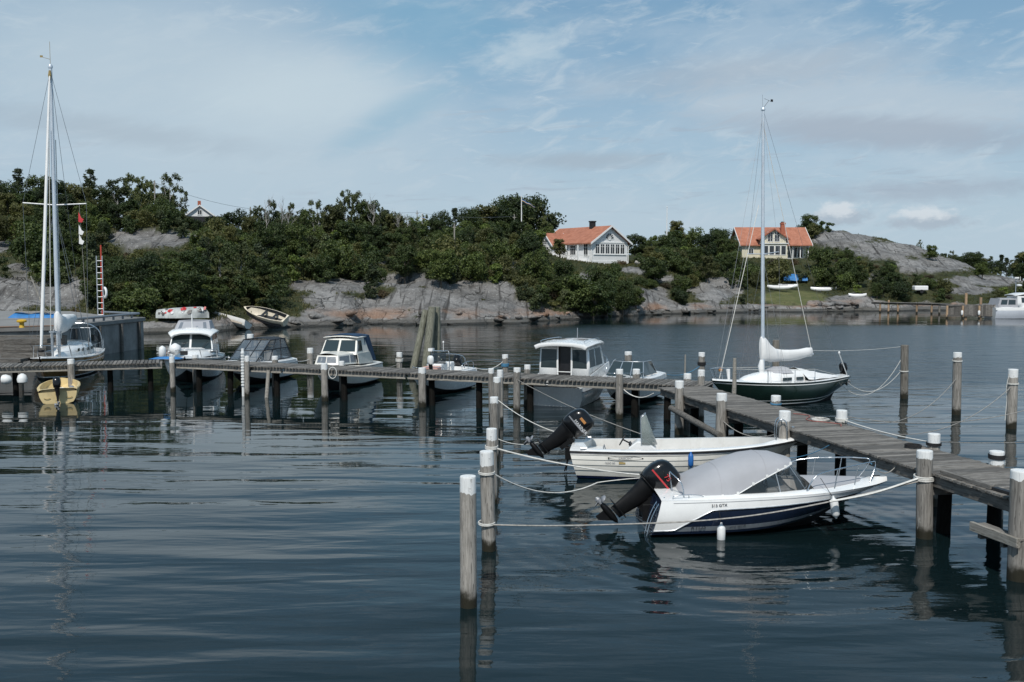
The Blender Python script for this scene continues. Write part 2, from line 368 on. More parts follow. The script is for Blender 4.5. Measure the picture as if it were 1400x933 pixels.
# ================================================================== water
def water():
    m, nt, b = new_mat('water'); q = NB(nt)
    b.inputs['Base Color'].default_value = (.0045, .0115, .0130, 1); b.inputs['IOR'].default_value = 1.333; b.inputs['Roughness'].default_value = .015
    b.inputs['Specular IOR Level'].default_value = .5
    pos = q('ShaderNodeNewGeometry').outputs['Position']; xyz = q('ShaderNodeSeparateXYZ', {0: pos}); px_, py_ = xyz.outputs[0], xyz.outputs[1]
    def nz(sx, sy, rot, det, rough, dist=0.):
        v = q('ShaderNodeMapping', {'Vector': pos, 'Rotation': (0, 0, rot), 'Scale': (sx, sy, 1)}).outputs[0]; return q.noise(v, 1., det, rough, dist)
    swell = nz(.16, .62, R(8), 1.5, .4, .4); swell2 = nz(.3, 1.25, R(-9), 2, .45, .5); rip = nz(.9, 3.4, R(4), 2, .5, .3); fine = nz(7, 15, R(-6), 2, .5); mid = nz(2.4, 6.2, R(7), 3, .6, .2)
    # breeze in the open basin beyond the piers; sheltered water along the far shore and behind the long pier
    patch = q.rng(nz(.035, .10, R(5), 2, .5), .42, .6); wb = q.math('MULTIPLY', q.math('SUBTRACT', nz(.02, .05, 0., 3, .6), .5), 40.)
    open_ = q.rng(q.math('ADD', px_, q.math('MULTIPLY', wb, .4)), -4., 8.)
    far = q.math('MULTIPLY', open_, q.math('MULTIPLY', q.rng(q.math('ADD', py_, wb), 34., 52.), q.rng(q.math('ADD', py_, q.math('MULTIPLY', wb, .35)), 112., 101.)))
    # rings spreading from the moored motorboat
    d = q('ShaderNodeVectorMath', {0: pos, 1: (4.6, 20.6, 0)}, operation='DISTANCE').outputs['Value']
    wob = q.math('ADD', d, q.math('MULTIPLY', swell2, .5))
    ring = q.math('MULTIPLY', q.math('SINE', q.math('MULTIPLY', wob, 12.)), q.math('MULTIPLY', q.rng(d, 1.2, 2.2), q.rng(d, 7.5, 2.5)))
    h = q.math('MULTIPLY', swell, .085); h = q.math('ADD', h, q.math('MULTIPLY', swell2, .026))
    h = q.math('ADD', h, q.math('MULTIPLY', rip, .006)); h = q.math('ADD', h, q.math('MULTIPLY', mid, .0017))
    h = q.math('ADD', h, q.math('MULTIPLY', fine, q.math('ADD', q.math('ADD', q.math('MULTIPLY', patch, .0006), q.math('MULTIPLY', q.rng(d, 9., 3.), .0015)), q.math('MULTIPLY', far, .0065))))
    h = q.math('ADD', h, q.math('MULTIPLY', ring, .0034))
    chop = nz(.55, 1.2, R(12), 2, .55, .3); h = q.math('ADD', h, q.math('MULTIPLY', chop, q.math('MULTIPLY', far, .115)))
    q.set(b.inputs['Roughness'], q.rng(far, 0., 1., .015, .22))
    # slick sheltered patch left of the piers reflects the hill more evenly
    lee = q.math('MULTIPLY', q.rng(px_, 1., -8.), q.rng(py_, 24., 37.)); lee = q.math('MAXIMUM', lee, q.rng(py_, 96., 108.))
    h = q.math('MULTIPLY', h, q.rng(lee, 0., 1., 1., .26))
    q.bump(b, h, 1., 1.)
    MATS['water'] = m
    b2 = MB(); xs = [-3000, 3000]; b2.add([(-3000, -200, 0), (3000, -200, 0), (3000, 5000, 0), (-3000, 5000, 0)], [(0, 1, 2, 3)])
    tag(b2.build('water', 'water'), 'calm dark blue harbour water with gentle ripples', 'water', kind='structure')
    MATS['seabed'] = pm('seabed', (.03, .03, .022), 1.)
    b3 = MB(); b3.add([(-3000, -200, -4), (3000, -200, -4), (3000, 5000, -4), (-3000, 5000, -4)], [(0, 1, 2, 3)])
    tag(b3.build('seabed', 'seabed'), 'dark seabed under the harbour water', 'seabed', kind='structure')
water()
# ================================================================== terrain
SHORE = [(-400, 462), (0, 458), (200, 456), (300, 452), (345, 449), (400, 447), (500, 444), (600, 444), (700, 442), (780, 437.5), (850, 432.5), (900, 430), (1000, 427.5), (1050, 426.5), (1130, 426), (1200, 425.5), (1300, 425), (1400, 425), (1800, 425)]
_sx = np.array([a for a, _ in SHORE], float); _sy = np.array([at_z(a, y, 0).y for a, y in SHORE])
CREST = [(-400, 150, 12.5), (0, 146, 12.5), (120, 144, 11.5), (200, 138, 10.6), (260, 140, 10.8), (330, 142, 9.6), (420, 146, 9.6), (560, 146, 9.6), (620, 150, 9.8), (700, 152, 9.8), (760, 152, 8.2), (830, 156, 7.6), (870, 160, 7.6), (912, 172, 9.2), (960, 180, 8.6), (1000, 186, 8.2), (1060, 190, 8.6), (1098, 205, 12.4), (1125, 212, 13.9), (1165, 214, 13.4), (1200, 215, 12.2), (1240, 215, 10.6), (1290, 214, 8.0), (1340, 212, 5.2), (1400, 210, 3.0), (1800, 210, 2.5)]
_cx = np.array([c[0] for c in CREST], float); _cy = np.array([c[1] for c in CREST], float); _cz = np.array([c[2] for c in CREST], float)
WH = at_y(809, 362, 150.0)           # white house, front left corner
YH = at_y(1012, 357, 186.0)          # yellow house, front left corner
def ground_raw(X, Y):
    X = np.asarray(X, float); Y = np.asarray(Y, float); px = 700 + F * X / Y
    S = np.interp(px, _sx, _sy) + (vnoise(X / 5, Y / 50, 3) - .5) * 3.4 + (vnoise(X / 1.4, Y / 50, 6) - .5) * 1.6; C = np.interp(px, _cx, _cy); Z = np.interp(px, _cx, _cz)
    t = (Y - S) / (C - S); tc = np.clip(t, 0, 1)
    z = Z * tc ** .78
    z = np.where(t > 1, Z * (1 - .10 * (t - 1)), z); z = np.maximum(z, np.where(t > 1, Z * .55, z))
    am = np.clip(t * 5, 0, 1)
    d1 = vnoise(X / 9, Y / 6, 1); d2 = vnoise(X / 3.4 + Y / 9, Y / 3.0, 2); d3 = vnoise(X / 1.3, Y / 1.1, 5)
    dome = 1 - np.abs(2 * d1 - 1) ** 1.5
    z = z + am * ((dome - .62) * 2.3 + (d2 - .5) * .75 + (d3 - .5) * .16) * np.clip(Z / 8, .3, 1)
    led = np.clip((Y - S) / .8, 0, 1); z = np.maximum(z, -50) + led * (.08 + .5 * d2 * vnoise(X / 1.6, Y / 1.6, 7) + .35 * (d1 - .3))
    z = np.where(Y < S, np.maximum((Y - S) * .35, -3.6), z)
    lawn = np.exp(-((px - 1090) / 62) ** 4) * np.clip(1 - (Y - S - 17) / 6, 0, 1) * np.clip((Y - S) / 2, 0, 1)
    zl = .6 + (Y - S) * .155
    z = z * (1 - lawn) + zl * lawn
    for h, hx, hy, rad in ((WH, 1., 6.5, 10.), (YH, 6.8, 4.0, 13.)):
        w = np.exp(-(((X - h.x - hx) ** 2 + (Y - h.y - hy) ** 2) / rad ** 2) ** 2); z = z * (1 - w) + (h.z + .05) * w
    return z
ROCK = [(0, 337, 52, 9), (55, 366, 42, 7), (10, 402, 58, 28), (85, 402, 32, 24), (203, 326, 62, 13), (148, 322, 18, 4), (265, 325, 20, 6), (448, 390, 66, 11), (445, 410, 40, 9), (462, 428, 62, 18), (562, 386, 52, 10), (530, 425, 44, 20), (585, 410, 55, 22), (645, 398, 66, 17), (655, 424, 75, 18), (715, 428, 45, 12), (770, 434, 70, 6), (690, 362, 16, 7), (725, 367, 12, 6), (800, 385, 12, 10), (390, 352, 16, 7), (520, 357, 9, 5), (575, 320, 8, 4), (878, 369, 34, 5), (915, 382, 22, 4), (892, 408, 22, 15), (910, 418, 26, 9), (978, 398, 36, 17), (955, 420, 36, 7), (1150, 326, 48, 12), (1215, 342, 60, 13), (1280, 362, 66, 11), (1350, 384, 62, 7), (1160, 413, 46, 11), (1325, 397, 32, 6), (1196, 378, 12, 4), (1060, 420, 300, 3.5)]
HOUSES = [(812, 338, 66, 34), (1062, 333, 54, 28)]
SHOREB = [(240, 434, 52, 13), (350, 440, 55, 12), (1082, 402, 62, 17), (1165, 406, 25, 5), (1257, 396, 16, 5), (265, 287, 22, 9)]
def mask(px, py, lst):
    px = np.asarray(px, float); py = np.asarray(py, float); best = np.full(px.shape, 9.)
    for a, b, rx, ry in lst: best = np.minimum(best, np.sqrt(((px - a) / rx) ** 2 + ((py - b) / ry) ** 2))
    return best
def ground(X, Y): return float(ground_raw(np.array([X]), np.array([Y]))[0])
def terrain():
    pxs = np.linspace(-330, 1760, 640); ts = np.concatenate([np.linspace(-8, 0, 5)[:-1], np.linspace(0, 6, 22)[:-1], np.linspace(6, 30, 56)[:-1], np.linspace(30, 100, 74)[:-1], np.linspace(100, 420, 20)])
    S = np.interp(pxs, _sx, _sy)
    P, T = np.meshgrid(pxs, ts); Y = S[None, :] - 1.5 + T; X = (P - 700) / F * Y
    Z = ground_raw(X, Y); pj = proj(X, Y, Z)
    rk = mask(pj[0], pj[1], ROCK) + (vnoise(X / 2.2, Y / 2.2, 8) - .5) * .55 + (vnoise(X / .7, Y / .7, 9) - .5) * .3
    veg = np.clip((rk - .92) / .16, 0, 1); veg = np.where((Z < .95 + (vnoise(X / 2, Y / 2, 4) - .5) * .9), np.minimum(veg, 0.0), veg)
    lawn = np.clip((1.05 - mask(pj[0], pj[1], [(1085, 408, 48, 11)])) / .2, 0, 1); veg = np.maximum(veg, lawn * (Z > .75))
    n, mcol = P.shape[1], P.shape[0]
    me = bpy.data.meshes.new('hillside'); vs = np.stack([X, Y, Z], -1).reshape(-1, 3)
    i = np.arange(mcol - 1)[:, None] * n + np.arange(n - 1)[None, :]; fs = np.stack([i, i + 1, i + n + 1, i + n], -1).reshape(-1, 4)
    me.from_pydata(vs.tolist(), [], fs.tolist()); me.polygons.foreach_set('use_smooth', [True] * len(me.polygons))
    at = me.attributes.new('veg', 'FLOAT', 'POINT'); at.data.foreach_set('value', veg.reshape(-1).astype(np.float32))
    at = me.attributes.new('lawn', 'FLOAT', 'POINT'); at.data.foreach_set('value', lawn.reshape(-1).astype(np.float32))
    m, nt, b = new_mat('granite'); q = NB(nt); pos = q('ShaderNodeNewGeometry').outputs['Position']; z = q('ShaderNodeSeparateXYZ', {0: pos}).outputs[2]
    mp = lambda s, r=(0, 0, 0): q('ShaderNodeMapping', {'Vector': pos, 'Scale': s, 'Rotation': r}).outputs[0]
    n1 = q.noise(mp((.16, .22, .5)), 1., 6, .6, .5); n2 = q.noise(mp((.9, .9, 1.1)), 1., 6, .65); n3 = q.noise(mp((3.2, 3.2, 3.2)), 1., 5, .7)
    c = q.mix(q.rng(n1, .3, .7), (.140, .135, .129), (.275, .268, .26)); c = q.mix(q.math('MULTIPLY', q.rng(n2, .47, .66), .7), c, (.085, .082, .078))
    c = q.mix(q.math('MULTIPLY', q.rng(n3, .57, .66), .65), c, (.44, .44, .42))
    strk = q.noise(mp((1.3, .10, .16), (0, 0, R(24))), 1., 5, .6, .9); c = q.mix(q.math('MULTIPLY', q.rng(strk, .54, .66), .85), c, (.04, .038, .036))
    vo = q('ShaderNodeTexVoronoi', {'Vector': q('ShaderNodeVectorMath', {0: mp((.11, .22, .55), (0, 0, R(24))), 1: q('ShaderNodeTexNoise', {'Vector': mp((.5, .5, .5)), 'Scale': 1., 'Detail': 3.}).outputs['Color']}, operation='ADD').outputs[0], 'Scale': 1.}, feature='DISTANCE_TO_EDGE').outputs['Distance']
    crack = q.math('MULTIPLY', q.rng(vo, .020, .002), q.rng(q.noise(mp((.3, .3, .3)), 1., 3), .42, .62)); c = q.mix(q.math('MULTIPLY', crack, .8), c, (.05, .045, .035))
    zz = q.math('ADD', z, q.math('MULTIPLY', q.math('SUBTRACT', n2, .5), 1.0))
    warm = q.math('MULTIPLY', q.rng(zz, .45, .75), q.rng(zz, 1.9, 1.0)); warm = q.math('MULTIPLY', warm, q.math('MULTIPLY', q.rng(q.noise(mp((.12, .12, .3)), 1., 4), .44, .62), q.rng(q('ShaderNodeSeparateXYZ', {0: pos}).outputs[0], -30., -22.)))
    c = q.mix(q.math('MULTIPLY', warm, .7), c, (.30, .175, .11))
    zb = q.math('ADD', z, q.math('MULTIPLY', q.math('SUBTRACT', n1, .5), .25))
    c = q.mix(q.rng(zb, .52, .44), c, (.115, .11, .10)); c = q.mix(q.rng(zb, .22, .10), c, (.035, .034, .03))
    veg_ = q('ShaderNodeAttribute', attribute_name='veg').outputs['Fac']; lw = q('ShaderNodeAttribute', attribute_name='lawn').outputs['Fac']
    g1 = q.noise(mp((.5, .5, .5)), 1., 6, .65); g = q.mix(q.rng(g1, .3, .7), (.022, .032, .012), (.062, .062, .026)); g = q.mix(q.math('MULTIPLY', q.rng(n3, .45, .65), .6), g, (.035, .046, .014))
    g = q.mix(lw, g, q.mix(q.rng(g1, .3, .7), (.085, .10, .032), (.15, .145, .06)))
    c = q.mix(veg_, c, g); q.set(b.inputs['Base Color'], c); q.set(b.inputs['Roughness'], q.rng(zb, .5, .3, .92, .6)); b.inputs['Specular IOR Level'].default_value = .3
    hh = q.math('ADD', q.math('MULTIPLY', n2, .9), q.math('ADD', q.math('MULTIPLY', n3, .25), q.math('MULTIPLY', crack, -.6)))
    q.bump(b, hh, 1., .55); MATS['granite'] = m; me.materials.append(m)
    o = bpy.data.objects.new('hillside', me); COL.objects.link(o); tag(o, 'smooth grey granite hillside with grass and scrub', 'hillside', kind='structure')
terrain()
# ================================================================== vegetation
def leaf_mat(name, c0, c1, tr=.25):
    m, nt, b = new_mat(name); q = NB(nt); b.inputs['Roughness'].default_value = .6; b.inputs['Specular IOR Level'].default_value = .35
    oi = q('ShaderNodeObjectInfo').outputs['Random']; pos = q('ShaderNodeNewGeometry').outputs['Position']
    rp = q('ShaderNodeNewGeometry').outputs['Random Per Island']
    n = q.noise(pos, .8, 3); f = q.math('ADD', q.math('MULTIPLY', n, .5), q.math('MULTIPLY', rp, .5)); c = q.mix(q.rng(f, .2, .8), c0, c1)
    c = q.mix(1., c, q.mix(oi, (.55, .60, .58), (1.42, 1.34, 1.12)), 'MULTIPLY')
    q.set(b.inputs['Base Color'], c)
    t = q('ShaderNodeBsdfTranslucent'); q.set(t.inputs['Color'], q.mix(1., c, (1.2, 1.3, .6), 'MULTIPLY')); mx = q('ShaderNodeMixShader', {0: tr, 1: b.outputs[0], 2: t.outputs[0]})
    nt.links.new(mx.outputs[0], nt.nodes['Material Output'].inputs[0]); MATS[name] = m
leaf_mat('leaf_green', (.038, .058, .018), (.092, .122, .038)); leaf_mat('leaf_dark', (.024, .040, .015), (.058, .084, .028)); leaf_mat('leaf_birch', (.058, .076, .030), (.125, .145, .066))
leaf_mat('leaf_olive', (.055, .062, .024), (.115, .12, .046)); leaf_mat('needle', (.028, .042, .02), (.062, .080, .036), .1); leaf_mat('leaf_brown', (.06, .042, .026), (.11, .085, .05)); leaf_mat('leaf_bright', (.06, .095, .02), (.13, .17, .045))
leaf_mat('grass_blade', (.045, .055, .018), (.105, .10, .042), .3)
pm('bark', (.10, .085, .07), .95, var=.3, vs=6, bump=.5, bs=14); pm('bark_birch', (.42, .41, .39), .85, var=.25, vs=5, dirt=.6, dirtc=(.05, .05, .05)); pm('bark_dead', (.33, .31, .29), .9, var=.2)
def crown_mesh(name, lobes, n, s, mat, flat=.6, shell=.38, seed=0, up=.35, asp=.62):
    g = np.random.default_rng(seed + 100); lobes = np.array(lobes, float); wts = (lobes[:, 3] * lobes[:, 4]) ** .9; wts /= wts.sum()
    li = g.choice(len(lobes), n, p=wts); d = g.normal(size=(n, 3)); d /= np.linalg.norm(d, axis=1)[:, None]
    rr = shell + (1 - shell) * g.random(n) ** .6; rr *= 1 + (g.random(n) - .5) * .25
    L = lobes[li]; ctr = L[:, :3] + d * rr[:, None] * np.stack([L[:, 3], L[:, 3], L[:, 4]], -1)
    nr = d * .8 + g.normal(size=(n, 3)) * .55 + np.array([0, 0, up]); nr /= np.linalg.norm(nr, axis=1)[:, None]
    a = np.cross(nr, g.normal(size=(n, 3))); a /= np.linalg.norm(a, axis=1)[:, None]; b = np.cross(nr, a); sz = s * (.55 + .9 * g.random(n))[:, None]
    hole = np.sin(ctr[:, 0] * 2.3 + seed) * np.sin(ctr[:, 1] * 2.1 + 1.7 * seed) * np.sin(ctr[:, 2] * 2.6 + .6 * seed) + .35 * np.sin(ctr[:, 0] * 5.1 + ctr[:, 2] * 4.3); kp = (hole > -.30) | (n < 1000); ctr, a, b, sz = ctr[kp], a[kp], b[kp], sz[kp]; n = len(ctr)
    v = np.stack([ctr - a * sz, ctr + b * sz * asp, ctr + a * sz, ctr - b * sz * asp], 1).reshape(-1, 3); v[:, 2] = np.maximum(v[:, 2], .02)
    me = bpy.data.meshes.new(name); me.from_pydata(v.tolist(), [], np.arange(4 * n).reshape(-1, 4).tolist()); me.materials.append(MATS[mat]); return me
def lobes_round(h, w, n, seed, z0=.3):
    g = random.Random(seed); out = []
    for i in range(n):
        a = g.random() * 6.28; k = g.random() ** .5; zt = g.uniform(z0, .93); env = math.sin(math.pi * min(1, max(.12, (zt - z0 * .55) / (1.08 - z0 * .55)))) ** .7
        r = w * .5 * env * k * .78; lr = w * g.uniform(.09, .20) * (1.35 if n < 20 else 1); out.append((math.cos(a) * r, math.sin(a) * r, zt * h - lr * .35, lr, lr * g.uniform(.65, .95)))
    return out
def lobes_pine(h, w, seed):
    g = random.Random(seed); out = []
    for i in range(20):
        zt = .3 + .68 * i / 19; r = w * .5 * (1.05 - zt) * 1.15 + .12
        for k in range(4):
            a = g.random() * 6.28; rr = r * g.uniform(.25, 1); out.append((math.cos(a) * rr, math.sin(a) * rr, zt * h, .42 * w / 4, .16 * w / 4))
    out.append((0, 0, h * .97, .1, .4)); return out
def lobes_birch(h, w, seed):
    g = random.Random(seed); out = []
    for i in range(58):
        zt = g.uniform(.26, .97); r = w * .5 * (math.sin(math.pi * (zt * .80 + .10)) ** .8) * g.random() ** .6; a = g.random() * 6.28
        out.append((math.cos(a) * r, math.sin(a) * r, zt * h, w * g.uniform(.06, .12), w * g.uniform(.07, .17)))
    return out
def trunk_mesh(name, h, r, lobes, mat, seed, k=7, lean=.03, bare=0):
    g = random.Random(seed); b = MB(); pts = [Vector((0, 0, -.5))]
    for i in range(1, 7): pts.append(Vector((g.uniform(-1, 1) * lean * h, g.uniform(-1, 1) * lean * h, h * .86 * i / 6)))
    pts[1].x *= .3; pts[1].y *= .3
    b.tube(pts, [r * (1.15 - .17 * i) for i in range(7)], 7)
    for l in g.sample(lobes, min(k, len(lobes))):
        i = min(5, max(1, int(l[2] / (h * .86) * 6 * .65))); p0 = pts[i]; p1 = Vector(l[:3]); mid = p0.lerp(p1, .5) + Vector((0, 0, -.06 * h))
        b.tube([p0, mid, p1], [r * .45, r * .3, r * .1], 5)
    for i in range(bare):
        p0 = pts[g.randint(3, 5)]; p1 = p0 + Vector((g.uniform(-.16, .16) * h, g.uniform(-.16, .16) * h, g.uniform(.1, .3) * h)); b.tube([p0, p0.lerp(p1, .5) + Vector((.03 * h, 0, 0)), p1], [r * .35, r * .2, r * .06], 4)
        for q_ in range(3):
            t = g.uniform(.3, .9); a = p0.lerp(p1, t); b.tube([a, a + Vector((g.uniform(-.06, .06) * h, g.uniform(-.06, .06) * h, g.uniform(.04, .12) * h))], [r * .14, r * .04], 4)
    return b.mesh(name, mat, 60)
KIND = {}
def mk(kind, i, h, w, lobes, n, s, leaf, bark, r, **kw):
    cm = crown_mesh(kind + '_crown', lobes, n, s, leaf, seed=len(KIND) * 7 + i, **kw); tm = trunk_mesh(kind + '_trunk', h, r, lobes, bark, i + 5, k=9 if r < .14 else 7, bare=kw.get('bare', 0) if False else 0)
    KIND.setdefault(kind, []).append((h, w, cm, tm))
for i in range(4): mk('broadleaf', i, 7., 5.2, lobes_round(7, 5.2, 44, i), 8600, .135, ('leaf_green', 'leaf_dark', 'leaf_green', 'leaf_olive')[i], 'bark', .16)
for i in range(3): mk('birch', i, 8.5, 4.4, lobes_birch(8.5, 4.4, i + 20), 6800, .11, 'leaf_birch', 'bark_birch', .11, shell=.15)
for i in range(2): mk('pine', i, 8., 4.2, lobes_pine(8, 4.2, i + 40), 6500, .14, 'needle', 'bark', .14, shell=.3, asp=.35)
for i in range(2): mk('oak', i, 8., 8., lobes_round(8, 8, 60, i + 60, .28), 13000, .14, 'leaf_dark', 'bark', .26)
SHR = {}
def shrub(kind, i, h, w, n, s, leaf, nl=13, z0=.12):
    lb = lobes_round(h, w, nl, i + 80 + len(SHR) * 9, z0); SHR.setdefault(kind, []).append((h, w, crown_mesh(kind, lb, n, s, leaf, seed=i + 300 + len(SHR) * 11)))
for i in range(4): shrub('thicket', i, 3.2, 3.8, 4400, .108, ('leaf_green', 'leaf_dark', 'leaf_olive', 'leaf_green')[i])
for i in range(3): shrub('juniper', i, 2.6, 2.2, 2600, .09, ('leaf_dark', 'needle', 'leaf_dark')[i], 10)
for i in range(2): shrub('heather', i, .9, 2.4, 1300, .09, ('leaf_olive', 'leaf_brown')[i], 9, .3)
for i in range(2): shrub('sapling', i, 2.6, 1.9, 900, .12, ('leaf_bright', 'leaf_birch')[i], 9)
def where(px, d):
    if px < 60: return 'on the hill behind the concrete quay'
    if px < 260: return 'on the wooded slope above the painted upturned boat'
    if px < 400: return 'on the slope behind the beached rowing boats'
    if px < 560: return 'above the grey granite slab'
    if px < 720: return 'on the ridge above the wide rock dome'
    if px < 880: return 'around the white house with the red roof'
    if px < 1000: return 'between the white house and the yellow house'
    if px < 1125: return 'below the yellow house' if d < 186 else 'behind the yellow house'
    return 'on the bare rocky hill past the yellow house' if d < 225 else 'in the wood behind the rocky hill'
LOOK = {'broadleaf': ('leafy broadleaf tree', 'tree'), 'birch': ('slender birch tree', 'tree'), 'pine': ('pointed conifer tree', 'tree'), 'oak': ('dark oak tree', 'tree'), 'dead': ('bare leafless grey tree', 'tree'),
        'thicket': ('dense rounded bush', 'bush'), 'juniper': ('upright juniper bush', 'bush'), 'heather': ('heather mound', 'heather'), 'sapling': ('green sapling', 'sapling')}
NAME = {'broadleaf': 'broadleaf_tree', 'birch': 'birch_tree', 'pine': 'conifer_tree', 'oak': 'oak_tree', 'dead': 'dead_tree', 'thicket': 'bush', 'juniper': 'juniper_bush', 'heather': 'heather_mound', 'sapling': 'sapling'}
TONE = {'thicket': ('mid green', 'dark green', 'olive', 'fresh green'), 'juniper': ('slim', 'blue-green', 'broad'), 'heather': ('olive', 'brown'), 'sapling': ('bright', 'pale'), 'broadleaf': ('full', 'dark', 'rounded', 'olive'), 'birch': ('airy', 'bushy', 'narrow'), 'pine': ('dense', 'open'), 'oak': ('wide', 'spreading')}
def put_tree(kind, X, Y, h, wf=1., var=None):
    var = random.randrange(len(KIND[kind])) if var is None else var; H0, W0, cm, tm = KIND[kind][var]; z = ground(X, Y); k = h / H0; px = 700 + F * X / Y
    lk = TONE[kind][var] + (' tall ' if h > 1.05 * H0 else ' low ' if h < .62 * H0 else ' ') + LOOK[kind][0]; t = thing(NAME[kind], f'{lk} {where(px, Y)}', 'tree', (X, Y, z - .1), random.uniform(0, 6.28), f'{lk}s {where(px, Y)}')
    t.scale = (k * wf, k * wf, k)
    for nm, me in (('trunk', tm), ('crown', cm)):
        o = bpy.data.objects.new(nm, me); COL.objects.link(o); o.parent = t
def put_shrub(kind, X, Y, k, var=None):
    var = random.randrange(len(SHR[kind])) if var is None else var; H0, W0, me = SHR[kind][var]; lk = TONE[kind][var] + (' large ' if k > 1.05 else ' small ' if k < .75 else ' ') + LOOK[kind][0]; z = ground(X, Y); px = 700 + F * X / Y
    o = bpy.data.objects.new(NAME[kind], me); COL.objects.link(o); o.location = (X, Y, z - .12); o.rotation_euler = (0, 0, random.uniform(0, 6.28)); o.scale = (k * random.uniform(.85, 1.2), k * random.uniform(.85, 1.2), k * random.uniform(.85, 1.15))
    tag(o, f'{lk} {where(px, Y)}', LOOK[kind][1], f'{lk} cluster {where(px, Y)}')
def hero(px, ytop, d, kind, wf=1., var=None):
    p = at_y(px, ytop, d); g = ground(p.x, d); h = p.z - g
    if h > 1.2: put_tree(kind, p.x, d, h, wf, var)
